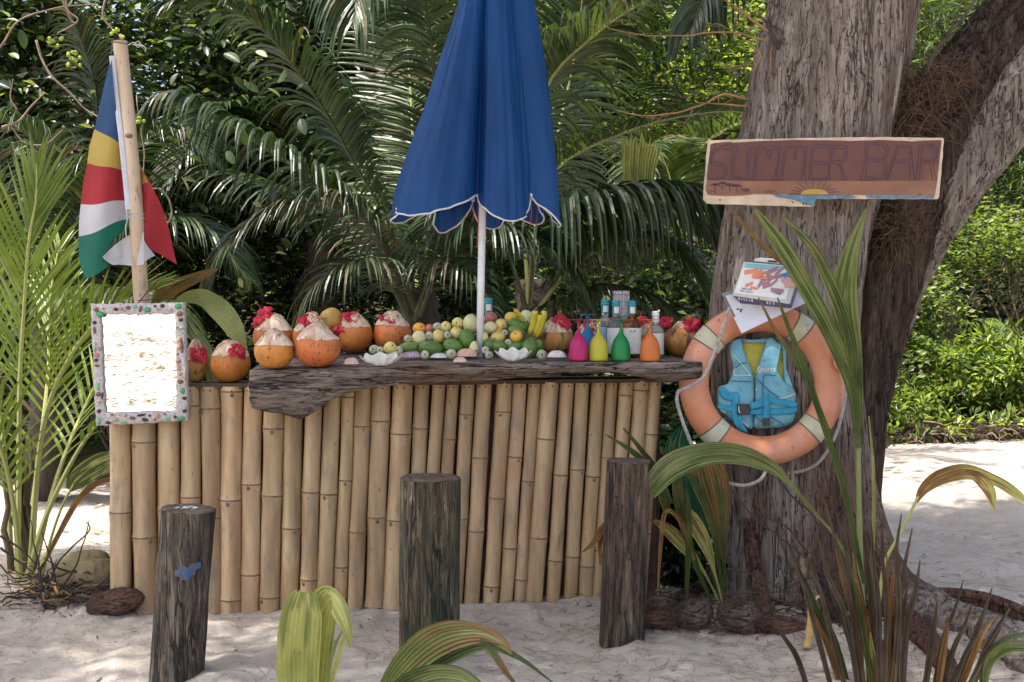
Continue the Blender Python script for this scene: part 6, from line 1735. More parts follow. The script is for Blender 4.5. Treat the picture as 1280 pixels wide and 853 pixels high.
PR = {'o': flat('print_orange', (.70, .22, .12), .4), 'm': flat('print_mauve', (.36, .18, .24), .4), 'b': flat('print_blue', (.04, .22, .48), .4), 'p': flat('print_pink', (.6, .3, .3), .4)}
for i in range(30):
    u = rx_.uniform(.05, .82); v = rx_.uniform(.22, .68); a = rx_.uniform(-1.2, .3); l = rx_.uniform(.10, .24); w = rx_.uniform(.03, .07)
    c_ = PR['o'] if u < .32 else PR['m'] if u < .6 else PR['b'] if rx_.random() < .6 else PR['p']
    ca, sa = math.cos(a), math.sin(a)
    lidpatch('printed_shape', [(u, v), (u + l * ca, v + l * sa * 1.4), (u + l * ca * 1.05 + w * -sa * .5, v + l * sa * 1.4 + w * 1.6), (u + w * .4, v + w * 1.8)], c_, .0460 + .00012 * i)
M_cross = flat('cross_red', (.35, .02, .04), .4)
lidpatch('cross_bar', [(.825, .095), (.865, .095), (.865, .125), (.825, .125)], M_cross, .0462)
lidpatch('cross_bar', [(.838, .07), (.852, .07), (.852, .15), (.838, .15)], M_cross, .0466)
e1, e2 = onlid(.05, .84), onlid(.30, .84)
ang = math.atan2((e2 - e1).z, (e2 - e1).x)
text_obj('lettering', 'FIRST AID', .0105, M_ink, fx, onlid(.20, .76, .0475), rot=(R(90), -ang, 0))
text_obj('lettering', 'FIRST AID KIT', .0095, M_ink, fx, onlid(.21, .83, .0475), rot=(R(90), -ang, 0))
text_obj('lettering', 'first aid & rescue', .0115, flat('header_ink', (.45, .62, .66), .4), fx, onlid(.34, .10, .0475), rot=(R(90), -ang, 0))
mb = MB()
hp_ = [(375, 130), (400, 90), (470, 78), (560, 92), (700, 100), (830, 105), (880, 140), (895, 185), (720, 172), (700, 125), (575, 115), (560, 150), (375, 135)]
mb.prism([Fx(x, y, .02) for x, y in [(375, 135), (400, 92), (470, 80), (830, 108), (880, 140), (895, 190)]], (0, .02, 0)); mb.build('handle', M_wh, fx, smooth=False, bevel=.003)
mb = MB(); mb.prism([Fx(x, y, .0225) for x, y in [(572, 120), (700, 130), (690, 152), (565, 140)]], (0, .003, 0)); mb.build('handle_slot', M_blk, fx, smooth=False)
for i in range(9):
    x = [150, 185, 220, 255, 300, 335, 550, 590, 640][i] if i < 9 else 0
    mb = MB(); y = 645 + (x - 150) * .146; mb.prism([Fx(x, y, .034), Fx(x + 16, y + 2, .034), Fx(x + 18, y + 40, .030), Fx(x + 2, y + 38, .030)], (0, .004, 0)); mb.build('hinge_tooth', M_wh if i in (0, 5, 6) else M_clr, fx, smooth=False)
# ---------------------------------------------------------------- seedlings with pleated leaves
SPEC = {}
def seedmat(n, a, b, c, **k):
    r = k.pop('rough', .45)
    m = mat(n, [(.3, a), (.5, b), (.7, c)], scale=5, detail=5, rough=r, bump=.25, bdist=.002, bscale=60, trans=.25, tcol=(1.5, 1.5, .7), **k)
    SPEC[m.name] = (n, a, b, c, r, k)
    return m
def duo(m, m2):
    nm = m.name + '_with_' + m2.name.replace('seedling_', '') + '_streaks'
    if nm in bpy.data.materials: return bpy.data.materials[nm]
    n, a, b, c, r, k = SPEC[m.name]
    return mat(nm, [(.3, a), (.5, b), (.7, c)], scale=5, detail=5, rough=r, bump=.25, bdist=.002, bscale=60, trans=.25, tcol=(1.5, 1.5, .7), dry=SPEC[m2.name][2], **k)
M_sg = seedmat('seedling_green', (.035, .065, .015), (.075, .105, .028), (.14, .16, .05), spots=[(7, (1, 1, 1), .62, .7, (.16, .10, .035))])
M_sg2 = seedmat('seedling_pale_green', (.15, .18, .055), (.24, .27, .09), (.34, .36, .15), spots=[(6, (1, 1, 1), .62, .72, (.34, .20, .06))])
M_sy = seedmat('seedling_yellow', (.34, .36, .10), (.46, .46, .15), (.55, .52, .22), spots=[(5, (1, 1, 1), .60, .70, (.36, .16, .05)), (30, (1, 1, 1), .68, .72, (.2, .08, .03))])
M_sb = seedmat('seedling_brown', (.14, .06, .025), (.26, .13, .05), (.36, .22, .08), rough=.6, spots=[(6, (1, 1, 1), .58, .66, (.40, .30, .08)), (5, (1, 1, 1), .60, .66, (.10, .04, .02))])
M_sd = seedmat('dry_blade', (.05, .035, .024), (.10, .072, .05), (.18, .14, .10), rough=.7, spots=[(5, (1, 1, 1), .58, .68, (.11, .055, .035)), (4, (1, 1, 1), .62, .72, (.07, .09, .035))])
M_sdk = seedmat('deep_green_blade', (.015, .07, .03), (.02, .10, .045), (.03, .13, .06), rough=.3)
def pleat(parent, spec, wid, m, npl=5,  amp=.16, twist=0, fold=.12, name='leaf', seed=0, seglen=26, m2=None, fray=0, vee=0):
    """spec: (px, py, Y) down the midrib; wid: widths in photograph pixels at those points"""
    rnd = random.Random(seed * 31 + 5)
    pts = [P(*s) for s in spec]
    ws = [(w * .88 * s[2] / FPX) for w, s in zip(wid, spec)]
    q = catmull(pts, seglen); wq = [max(.0008, v.x) for v in catmull([(w, 0, 0) for w in ws], seglen)]
    npl = max(2, int(npl * 1.7)); cols = npl * 2 + 1
    rows = []
    prev = None
    for i, p in enumerate(q):
        t = (q[min(i + 1, seglen - 1)] - q[max(i - 1, 0)]).normalized()
        view = Vector((p.x, p.y, p.z - CAM_H)).normalized()
        s = t.cross(Vector((0, 1, 0)) * .9 + Vector((.15, 0, .25)))
        s = (s - t * s.dot(t))
        if s.length < .1: s = prev
        s.normalize()
        if prev is not None and s.dot(prev) < 0: s = -s
        prev = s
        s = Matrix.Rotation(twist * (i / seglen), 3, t) @ s
        n = s.cross(t)
        row = []
        for j in range(cols):
            u = j / (cols - 1) * 2 - 1
            z = (amp if j % 2 else -amp) * wq[i] / npl * (1 if .05 < i / seglen else 0) 
            z += -fold * wq[i] * abs(u) + vee * wq[i] * u * u
            row.append(p + s * u * wq[i] / 2 + n * (z + .004 * noise.noise(p * 14 + Vector((u, 0, seed)))))
        rows.append(row)
    if fray:
        for j in range(cols):
            e = fray * rnd.random() * (1 if j % 2 else 1.2)
            for k in range(1, 4): rows[-k][j] = rows[-k][j] + (rows[-k][j] - rows[-6][j]) * e * .3
    mb = MB(); mb.grid(rows)
    o = mb.build(name, duo(m, m2) if m2 else m, parent, smooth=False)
    if m2:
        at = o.data.attributes.new('dry', 'FLOAT', 'POINT')
        vals = []
        for i in range(seglen):
            for j in range(cols):
                t_ = i / seglen
                v = noise.noise(Vector((j * .75 + seed * 3.1, i * .09, 0))) * 1.7 + .55 * noise.noise(Vector((j * .2, i * .3, seed))) + (t_ - .62) * 1.1
                vals.append(max(0, min(1, v * 1.6 + .35)))
        at.data.foreach_set('value', vals)
    return o
def stalk(parent, spec, r, m=M_rachy, name='stalk', r1=None):
    q = catmull([P(*s) for s in spec], 6 * len(spec)); mb = MB()
    mb.tube(q, [lerp(r, r1 or r * .6, i / (len(q) - 1)) for i in range(len(q))], 7); return mb.build(name, m, parent)
def seedling(px, Y, label, group=None):
    b = P(px, 700, Y); return thing('coconut_seedling', Vector((b.x, Y, gz(b.x, Y))), label, 'seedling', group)
# --- front left
s1 = seedling(385, 3.72, 'yellow-green seedling leaf with folded brown-edged tip, in the foreground left of the middle stool')
pleat(s1, [(388, 960, 3.72), (374, 870, 3.7), (374, 810, 3.68), (378, 768, 3.66), (381, 744, 3.66)], [20, 58, 64, 60, 40], M_sy, 6, .22, fold=.03, seed=1, m2=M_sg2, fray=1)
pleat(s1, [(392, 960, 3.76), (392, 850, 3.74), (398, 780, 3.70), (410, 745, 3.66), (424, 758, 3.6), (433, 782, 3.57), (438, 810, 3.56)], [10, 44, 52, 40, 34, 20, 3], M_sy, 5, .22, fold=.05, seed=2, m2=M_sg2)
pleat(s1, [(405, 970, 3.7), (412, 870, 3.68), (424, 820, 3.66), (437, 774, 3.64)], [9, 8, 7, 2], M_sy, 1, .2, fold=.3, seed=3)
pleat(s1, [(400, 970, 3.69), (408, 870, 3.67), (415, 820, 3.65), (432, 778, 3.62)], [6, 6, 6, 2], M_sg2, 1, .2, fold=.3, seed=4)
# --- front middle
s2 = seedling(470, 3.85, 'green and brown seedling arching in front of the middle stool')
pleat(s2, [(455, 960, 3.85), (480, 870, 3.82), (515, 822, 3.78), (552, 795, 3.74), (592, 789, 3.70), (625, 800, 3.66), (640, 818, 3.64)], [6, 24, 44, 50, 36, 20, 3], M_sg2, 5, .2, fold=.1, seed=5, m2=M_sb)
pleat(s2, [(455, 965, 3.8), (490, 880, 3.76), (545, 832, 3.72), (605, 807, 3.68), (650, 822, 3.64), (694, 856, 3.6)], [6, 16, 16, 13, 9, 2], M_sg, 2, .2, fold=.2, seed=6)
pleat(s2, [(455, 970, 3.75), (480, 885, 3.7), (525, 850, 3.66), (575, 846, 3.6), (620, 880, 3.55)], [6, 26, 42, 40, 10], M_sg, 5, .2, fold=.1, seed=7, m2=M_sg2)
pleat(s2, [(600, 800, 3.70), (617, 815, 3.66), (632, 838, 3.64), (650, 862, 3.62)], [12, 13, 10, 3], M_sg, 2, .2, fold=.2, seed=8, m2=M_sb)
# --- between the right stool and the trunk
s3 = seedling(905, 5.22, 'withering coconut seedling between the right stool and the tree trunk')
for i, (sp, w, m, m2, npl) in enumerate([
        ([(907, 752, 5.22), (905, 705, 5.2), (902, 672, 5.19), (896, 635, 5.18), (888, 600, 5.17), (880, 572, 5.17)], [3, 5, 12, 38, 52, 44], M_sg, M_sb, 6),
        ([(903, 752, 5.22), (893, 715, 5.2), (882, 680, 5.18), (864, 648, 5.16), (843, 624, 5.14)], [3, 5, 18, 24, 5], M_sy, M_sb, 4),
        ([(900, 754, 5.24), (880, 715, 5.2), (862, 690, 5.18), (838, 664, 5.16), (818, 650, 5.15)], [3, 4, 16, 20, 4], M_sy, M_sb, 4),
        ([(890, 754, 5.2), (868, 700, 5.15), (852, 640, 5.1), (846, 600, 5.08), (842, 556, 5.05)], [3, 9, 16, 14, 3], M_sg, None, 3),
        ([(905, 754, 5.2), (893, 670, 5.14), (872, 610, 5.1), (850, 575, 5.05), (836, 545, 5.0)], [3, 8, 10, 8, 2], M_sg, None, 2),
        ([(900, 754, 5.3), (880, 660, 5.3), (862, 600, 5.32), (850, 560, 5.34), (856, 528, 5.36)], [4, 14, 34, 42, 6], M_sdk, None, 4),
        ([(835, 640, 5.12), (820, 600, 5.05), (795, 568, 4.98), (757, 543, 4.95)], [12, 12, 9, 2], M_sg, None, 2),
        ([(838, 630, 5.12), (822, 590, 5.08), (800, 560, 5.02), (779, 535, 5.0)], [10, 9, 7, 2], M_sg, None, 2),
        ([(868, 700, 5.1), (850, 650, 5.06), (832, 640, 5.02), (826, 680, 5.0), (822, 745, 4.98)], [4, 7, 7, 6, 2], M_sb, None, 2),
        ([(822, 655, 5.2), (790, 640, 5.1), (758, 655, 5.05), (742, 678, 5.02), (728, 690, 5.0)], [4, 10, 10, 8, 2], M_sb, None, 2),
        ([(800, 650, 5.15), (770, 650, 5.08), (752, 672, 5.05), (750, 706, 5.04)], [4, 8, 8, 3], M_sb, None, 2),
        ([(858, 752, 5.12), (860, 700, 5.08), (862, 650, 5.05), (858, 610, 5.03)], [5, 8, 8, 3], M_sg, None, 2)]):
    pleat(s3, sp, w, m, npl, .2, seed=20 + i, m2=m2, fold=.12)
M_olst = flat('olive_stalk', (.20, .23, .075), .5)
# --- the big one in front of the trunk
s4 = seedling(1078, 5.0, 'tall coconut seedling with long green leaves rising in front of the trunk to the sign')
stalk(s4, [(1078, 770, 5.0), (1075, 700, 5.02), (1073, 600, 5.04), (1073, 505, 5.06)], .016, M_olst)
for i, (sp, w, m, m2, npl) in enumerate([
        ([(1073, 540, 5.06), (1071, 490, 5.06), (1064, 430, 5.06), (1055, 375, 5.05), (1062, 320, 5.03), (1082, 262, 5.0)], [8, 18, 28, 36, 24, 3], M_sg, M_sg2, 5),
        ([(1073, 560, 5.03), (1066, 490, 5.01), (1042, 425, 4.98), (1008, 360, 4.96), (975, 305, 4.95), (944, 262, 4.95)], [8, 16, 22, 24, 22, 6], M_sg, M_sg2, 4),
        ([(1070, 500, 5.04), (1062, 430, 5.02), (1044, 370, 5.0), (1015, 310, 4.98), (978, 270, 4.97)], [6, 18, 18, 13, 2], M_sg, M_sg2, 3),
        ([(1000, 345, 4.99), (965, 318, 4.97), (938, 290, 4.95), (910, 257, 4.93)], [4, 7, 7, 2], M_sb, M_sd, 2),
        ([(1080, 730, 4.98), (1062, 640, 4.92), (1036, 550, 4.88), (1005, 460, 4.86), (984, 405, 4.86), (972, 372, 4.86)], [6, 7, 9, 9, 6, 2], M_sg, None, 2),
        ([(1055, 600, 4.93), (1028, 520, 4.88), (1000, 460, 4.87), (972, 418, 4.87), (948, 372, 4.87)], [4, 6, 7, 6, 2], M_sg, M_sb, 2),
        ([(1078, 750, 5.05), (1050, 680, 5.02), (1018, 640, 5.0), (986, 603, 4.98), (962, 582, 4.97), (925, 567, 4.95), (880, 566, 4.92), (838, 582, 4.88), (808, 614, 4.85)], [4, 4, 5, 8, 20, 30, 36, 40, 28], M_sg2, M_sg, 6),
        ([(1086, 750, 4.95), (1090, 700, 4.93), (1092, 600, 4.92), (1086, 520, 4.92)], [6, 6, 5, 2], M_sg2, None, 1)]):
    pleat(s4, sp, w, m, npl, .2, seed=40 + i, m2=m2, fold=.10 if i != 6 else .16, seglen=34)
# brown drooping leaf on the right
s5 = seedling(1100, 4.75, 'seedling with one curling brown and yellow leaf reaching to the right edge')
stalk(s5, [(1096, 800, 4.75), (1104, 712, 4.72), (1128, 662, 4.68), (1148, 620, 4.64)], .008, M_rachy)
pleat(s5, [(1145, 628, 4.65), (1155, 610, 4.63), (1175, 595, 4.6), (1205, 588, 4.56), (1240, 598, 4.52), (1268, 615, 4.48), (1295, 640, 4.44)], [4, 16, 24, 24, 16, 14, 4], M_sb, 5, .2, fold=.22, seed=60, m2=M_sy)
pleat(s5, [(1205, 590, 4.56), (1224, 598, 4.53), (1237, 615, 4.5), (1243, 638, 4.49)], [8, 16, 16, 2], M_sb, 3, .2, fold=.1, seed=61, m2=M_sy)
# dry blades at the lower right
def blades(px, Y, label, tips, w0, seed):
    rnd = random.Random(seed)
    b = P(px, 800, Y); g0 = gz(b.x, Y)
    t = thing('dry_leaf_clump', Vector((b.x, Y, g0)), label, 'dry plant')
    for i, (tx, ty, m, bx) in enumerate(tips):
        yy = Y + rnd.uniform(-.12, .12)
        root_ = (bx, 895 + rnd.uniform(-6, 10), yy)
        mid = (lerp(bx, tx, .45) + rnd.uniform(-5, 5), lerp(880, ty, .5), yy - .02)
        m3 = (lerp(bx, tx, .75) + rnd.uniform(-3, 3), lerp(880, ty, .78), yy - .04)
        w = w0 * rnd.uniform(.8, 1.2)
        pleat(t, [root_, mid, m3, (tx, ty, yy - .05)], [w * .8, w, w * .7, 1.5], m, 2, .25, fold=.35, seed=seed + i, twist=rnd.uniform(-.6, .6), name='blade')
blades(1075, 4.3, 'clump of dry brown upright blades in front of the tree root', [(979, 660, M_sd, 1062), (967, 771, M_sd, 1020), (1010, 697, M_sd, 1066), (1022, 670, M_sd, 1078), (1030, 625, M_sd, 1082), (1044, 687, M_sb, 1084), (1056, 646, M_sd, 1090), (1078, 640, M_sd, 1092), (1089, 650, M_sd, 1100), (1104, 642, M_sd, 1104), (1127, 642, M_sd, 1112), (1120, 700, M_sb, 1108),
        (1060, 700, M_sg, 1096), (1000, 720, M_sg, 1070), (1098, 720, M_sd, 1090), (1134, 730, M_sd, 1118), (1070, 730, M_sb, 1075), (1045, 640, M_sd, 1100), (1088, 790, M_sy, 1100), (1128, 770, M_sd, 1124), (1140, 660, M_sd, 1106), (1110, 760, M_sd, 1098), (990, 700, M_sd, 1050), (1035, 730, M_sd, 1080), (1066, 690, M_sb, 1098), (1150, 700, M_sd, 1125), (1108, 690, M_sb, 1112), (1015, 760, M_sb, 1060)], 8.5, 70)
blades(1190, 4.25, 'smaller clump of dry pointed blades at the bottom right corner', [(1172, 749, M_sd, 1150), (1204, 725, M_sd, 1162), (1215, 754, M_sd, 1172), (1229, 768, M_sd, 1178), (1245, 769, M_sb, 1182), (1255, 780, M_sd, 1192), (1222, 800, M_sd, 1176), (1195, 800, M_sd, 1160), (1262, 760, M_sd, 1200), (1185, 770, M_sb, 1165), (1240, 735, M_sd, 1188)], 9, 100)
s6 = seedling(1236, 4.1, 'small bright green seedling peeping in at the bottom right corner')
pleat(s6, [(1236, 910, 4.1), (1232, 850, 4.08), (1240, 822, 4.05), (1262, 808, 4.0), (1295, 812, 3.95)], [4, 8, 16, 20, 12], M_sg2, 3, .2, seed=120, m2=M_sg)
pleat(s6, [(1236, 910, 4.12), (1226, 850, 4.12), (1236, 815, 4.12), (1258, 798, 4.1), (1290, 790, 4.08)], [3, 5, 7, 8, 4], M_sg, 2, .2, seed=121)
# --- behind the bar on the left
s7 = seedling(205, 5.95, 'seedling with broad pale leaves arching out between mirror and coconuts')
pleat(s7, [(205, 720, 5.95), (200, 500, 5.9), (205, 410, 5.85), (222, 378, 5.8), (250, 371, 5.76), (278, 388, 5.7), (296, 412, 5.66), (308, 440, 5.62)], [5, 6, 7, 10, 24, 36, 30, 8], M_sg2, 6, .2, seed=130, fold=.1, seglen=40)
pleat(s7, [(205, 720, 6.0), (210, 500, 5.95), (222, 400, 5.9), (246, 366, 5.86), (275, 376, 5.8), (306, 410, 5.74)], [5, 5, 6, 9, 12, 5], M_sg2, 3, .2, seed=131)
pleat(s7, [(205, 720, 5.9), (212, 560, 5.8), (225, 410, 5.78), (245, 418, 5.72), (262, 448, 5.68), (274, 490, 5.66)], [5, 6, 12, 20, 26, 20], M_sg, 4, .2, seed=132, m2=M_sg2)
pleat(s7, [(200, 720, 6.0), (190, 500, 6.0), (190, 390, 5.98), (215, 362, 5.95), (250, 345, 5.92), (272, 336, 5.9)], [5, 5, 8, 20, 14, 3], M_sg, 4, .2, seed=133, m2=M_sb)
s8 = seedling(60, 5.85, 'seedling leaf, greenish and brown, bending against the left end of the bamboo')
stalk(s8, [(48, 745, 5.9), (62, 680, 5.85), (78, 632, 5.8), (92, 606, 5.76)], .008)
pleat(s8, [(86, 612, 5.78), (96, 600, 5.75), (112, 588, 5.7), (130, 578, 5.68), (146, 572, 5.68)], [10, 26, 32, 32, 24], M_sg, 6, .2, seed=140, m2=M_sy)
pleat(s8, [(40, 742, 5.85), (58, 700, 5.8), (88, 640, 5.72), (118, 606, 5.66), (150, 596, 5.66)], [3, 4, 7, 9, 6], M_sb, 2, .2, seed=141)

# ---------------------------------------------------------------- husks and litter on the sand
M_huskg = mat('greenish_old_husk', [(.3, (.14, .14, .04)), (.5, (.22, .17, .08)), (.7, (.32, .22, .13))], scale=4, stretch=(1, 1, .5), rough=.7, bump=.7, bdist=.01, bscale=30, bstretch=(3, 3, .4), spots=[(7, (2, 2, .5), .57, .66, (.13, .075, .05)), (3, (1, 1, 1), .6, .7, (.16, .22, .04))])
M_huskr = mat('red_brown_husk', [(.3, (.06, .025, .017)), (.5, (.14, .06, .037)), (.7, (.25, .13, .08))], scale=7, stretch=(1, 1, .4), rough=.85, bump=1, bdist=.03, bscale=26, bstretch=(.6, 3, 3), cracks=[(16, (.5, 3, 3), .03, (.02, .01, .008))])
M_huskd = mat('grey_brown_husk', [(.3, (.06, .038, .028)), (.5, (.14, .098, .072)), (.7, (.26, .20, .15))], scale=7, stretch=(1, 1, .3), rough=.9, bump=1, bdist=.03, bscale=26, bstretch=(.6, 3, 3), cracks=[(14, (.5, 3, 3), .03, (.03, .02, .015))], spots=[(3, (1, 1, 1), .58, .66, (.16, .06, .06))])
def husk(px, py, wpx, hpx, Y, ang, m, label, seed, fibres=0, point=.4):
    c = P(px, py, Y); s = Y / FPX
    g = gz(c.x, Y)
    t = thing('coconut_husk', Vector((c.x, Y, g)), label, 'coconut husk')
    a, b = wpx * s / 2, hpx * s / 2
    c.z = g + b * .9 if fibres != 20 else max(g + b * .55, min(c.z, g + b * 1.6))
    M = Matrix.Rotation(-ang, 4, 'Y') @ Matrix.Diagonal((a, b * .95, b, 1))
    mb = MB()
    mb.sphere(c, 1, 40, 26, M=M, fn=lambda d: (1 + .05 * noise.noise(d * 1.5 + Vector((seed, 0, 0))) + .03 * math.cos(3 * math.atan2(d.z, d.y)) + point * .22 * max(0, d.x) ** 4 + .05 * noise.noise(Vector((d.x * 2, d.y * 7, d.z * 7 + seed))) + .05 * noise.noise(d * 3.5 + Vector((0, seed, 0)))) )
    mb.build('shell', m, t)
    if fibres:
        rnd = random.Random(seed); mb = MB()
        for i in range(fibres):
            an = rnd.uniform(0, 6.3); d = Vector((rnd.uniform(-1, 1), math.cos(an), math.sin(an))).normalized()
            p = c + M @ d
            e = p + (M @ d).normalized() * rnd.uniform(.02, .05) + Vector((rnd.uniform(-.05, .05), rnd.uniform(-.03, .0), rnd.uniform(-.03, .01)))
            mb.tube(catmull([p, p.lerp(e, .5) + Vector((0, 0, .01)), e], 5), .0011, 3, cap=False)
        tag(mb.build('fibre', M_needle, t), kind='stuff')
husk(100, 718, 80, 56, 5.75, .45, M_huskg, 'old green and brown coconut lying at the left end of the bar', 1, 20)
husk(118, 748, 60, 44, 5.70, .1, M_huskg, 'shaded green coconut under the larger old one', 2, 0)
husk(143, 776, 72, 34, 5.33, .22, M_huskr, 'red-brown piece of husk in front of the leftmost bamboo', 3, 60)
husk(866, 776, 48, 40, 5.05, .35, M_huskd, 'rounded grey-brown husk right of the dark stool', 4, 160)
husk(926, 781, 64, 42, 5.0, -.4, M_huskd, 'larger husk slanting against the foot of the trunk', 5, 180)
husk(818, 776, 60, 26, 5.02, -.08, M_huskr, 'flat shaggy red-brown husk close to the dark stool', 6, 160, 0)
husk(824, 752, 44, 26, 5.25, .1, M_huskd, 'shaggy husk behind the flat red-brown one', 7, 120, 0)
husk(975, 798, 70, 24, 4.95, -.1, M_huskr, 'crumbled dark red husk in front of the trunk', 8, 60, 0)
# yellow dry pod
c = P(1012, 793, 4.75); t = thing('dry_pod', Vector((c.x, c.y, gz(c.x, c.y))), 'ochre dried seed pod standing on the sand before the trunk', 'pod')
mb = MB(); q = catmull([Vector((c.x - .02, c.y - .03, gz(c.x, c.y))), c, P(1012, 770, 4.78), P(1018, 752, 4.8), P(1024, 745, 4.8)], 24)
mb.tube(q, [.016 * (1.0 if i < 9 else .6 if i < 13 else .8 if i < 18 else .35) * (1 + .2 * noise.noise(Vector((i * .6, 0, 0)))) for i in range(24)], 10); mb.build('pod', mat('ochre_pod', [(.3, (.40, .22, .06)), (.7, (.62, .42, .16))], scale=16, rough=.7, bump=.6), t)
# tangle of roots and twigs under the young palm
rt = random.Random(17)
c = P(62, 770, 5.55); t = thing('root_tangle', Vector((c.x, c.y, gz(c.x, c.y))), 'tangle of dark roots and ochre fibres at the foot of the young palm', 'roots')
M_dtw = flat('dark_twig', (.045, .032, .026), .85); M_otw = flat('ochre_root', (.38, .22, .08), .8)
for k in range(64):
    a = P(rt.uniform(30, 105), rt.uniform(745, 785), rt.uniform(5.4, 5.8)); a.z = gz(a.x, a.y) + rt.uniform(-.01, .08)
    l = rt.uniform(.1, .34); an = rt.uniform(0, 6.3)
    b = a + Vector((math.cos(an) * l, math.sin(an) * l * .5, rt.uniform(-.03, .12)))
    if b.z < gz(b.x, b.y): b.z = gz(b.x, b.y) + .01
    mb = MB(); r = rt.uniform(.003, .009); wig_tube(mb, a, b, r, r * .4, .14, 9, 5, rnd=rt)
    mb.build('root', M_otw if k % 4 == 0 else M_dtw, t)
for pts in ([(60, 735), (75, 700), (110, 665), (108, 652)], [(55, 740), (45, 690), (38, 650)], [(95, 740), (140, 730), (190, 718)], [(70, 735), (64, 700), (52, 665)], [(75, 738), (96, 705), (112, 650)], [(0, 670), (30, 690), (60, 730)], [(0, 685), (40, 715), (75, 745)], [(110, 742), (130, 726), (152, 706)]):
    mb = MB(); q = catmull([P(x, y, 5.45) for x, y in pts], 18); mb.tube([p + Vector((.004 * noise.noise(p * 20), .01 * noise.noise(p * 11), .004 * noise.noise(p * 17))) for p in q], [lerp(.006, .002, i / 17) for i in range(18)], 5); mb.build('twig', M_dtw, t)
c = P(960, 740, 5.1); t = thing('twig_tangle', Vector((c.x, c.y, gz(c.x, c.y))), 'thin dark twigs leaning against the foot of the big trunk', 'twigs')
for pts in ([(915, 612), (945, 650), (985, 680), (1030, 715)], [(960, 580), (990, 620), (1020, 650), (1035, 700)], [(908, 710), (950, 722), (990, 745)], [(905, 743), (950, 741), (1000, 740)], [(945, 640), (985, 660), (1010, 690), (1050, 705)], [(1040, 590), (1044, 640), (1020, 690), (1034, 740)], [(985, 735), (1010, 722), (1040, 730), (1062, 752)], [(1000, 760), (1030, 742), (1055, 700)], [(968, 640), (980, 690), (1000, 742)], [(1058, 628), (1048, 670), (1052, 720)], [(1066, 640), (1100, 690), (1125, 700)], [(1040, 750), (1075, 738), (1120, 752)]):
    mb = MB(); q = catmull([P(x, y, 5.12 - .0006 * (y - 600)) for x, y in pts], 18); mb.tube([p + Vector((.006 * noise.noise(p * 18), .012 * noise.noise(p * 11), .006 * noise.noise(p * 15))) for p in q], [lerp(.005, .0018, i / 17) for i in range(18)], 5); mb.build('twig', M_dtw, t)
for i in range(26):
    a = GP(rt.uniform(930, 1120), rt.uniform(775, 800), .01); an = rt.uniform(0, 6.3); l = rt.uniform(.08, .25)
    b = a + Vector((math.cos(an) * l, math.sin(an) * l * .6, rt.uniform(0, .07))); mb = MB(); wig_tube(mb, a, b, rt.uniform(.003, .009), .002, .15, 7, 5, rnd=rt); mb.build('twig', M_dtw if i % 3 else M_huskr, t)
# needles, crumbs and bits of bark scattered on the sand
V, F = [], []
rg2 = np.random.default_rng(9)
for k in range(7000):
    y = rg2.uniform(4.3, 7.4); x = rg2.uniform(-3, 3.2)
    if k % 2: x = rg2.normal(1.4, .9); y = rg2.normal(5.0, .5)
    if y < 4.2: continue
    l = rg2.uniform(.01, .075); an = rg2.uniform(0, 6.3); w = rg2.uniform(.0004, .001) if k % 14 else rg2.uniform(.002, .007)
    if k % 14 == 0: l = rg2.uniform(.01, .03)
    dx, dy = math.cos(an), math.sin(an); b = len(V); bend = rg2.uniform(-.9, .9)
    for i in range(3):
        t_ = i / 2; px_, py_ = x + dx * l * t_ - dy * l * bend * t_ * t_, y + dy * l * t_ + dx * l * bend * t_ * t_
        z = gz(px_, py_) + .004 + .003 * (k % 3)
        V += [(px_ - dy * w, py_ + dx * w, z), (px_ + dy * w, py_ - dx * w, z + .001)]
    for i in range(2): F.append((b + 2 * i, b + 2 * i + 1, b + 2 * i + 3, b + 2 * i + 2))
tag(np_mesh('needle_litter', np.array(V), np.array(F), flat('litter_brown', (.16, .10, .07), .9)), 'brown casuarina needles and crumbs scattered on the sand', kind='stuff')

# ---------------------------------------------------------------- near branch of the broadleaf tree, top left
bt = [o for o in bpy.data.objects if o.name.startswith('broadleaf_tree')][0]
def tw(pts, r, Y=6.6, m=M_twig):
    q = catmull([P(x, y, Y) for x, y in pts], 24)
    q = [p + Vector((.008 * noise.noise(p * 9), .03 * noise.noise(p * 5), .008 * noise.noise(p * 9 + Vector((3, 0, 0))))) for p in q]
    mb = MB(); mb.tube(q, [lerp(r, r * .4, i / 23) for i in range(24)], 6); mb.build('branch', m, bt); return q
q1 = tw([(150, -60), (130, 10), (138, 34), (150, 45)], .009); q2 = tw([(70, -40), (82, 10), (96, 25), (72, 42)], .008); q3 = tw([(45, 50), (60, 90), (85, 115), (110, 140), (135, 150)], .008)
q4_ = tw([(2, 160), (25, 150), (45, 125), (56, 115)], .009); tw([(14, 160), (30, 178), (55, 180), (80, 165)], .006); tw([(22, 138), (14, 120), (16, 98)], .006); tw([(78, -30), (86, 20), (95, 30)], .008)
q5 = tw([(120, 250), (150, 280), (180, 215), (170, 120)], .008, 6.9); q6 = tw([(190, 300), (215, 270), (205, 240), (190, 235)], .008, 6.8); q7 = tw([(0, 60), (20, 30), (60, 12), (120, 4)], .007)
mbl = MB(); rows = []
for i in range(9):
    t_ = i / 8; w = .5 * math.sin(math.pi * min(1, t_ * .96 + .02)) ** .7 * .52 + .01
    rows.append([(u * w, t_, .10 * abs(u) * w * 4 - .10 * t_ * t_) for u in (-1, -.5, 0, .5, 1)])
mbl.grid(rows)
leaf0 = mbl.build('leaf', M_lpale, bt, smooth=True)
me_p = leaf0.data; bpy.data.objects.remove(leaf0)
lms = []
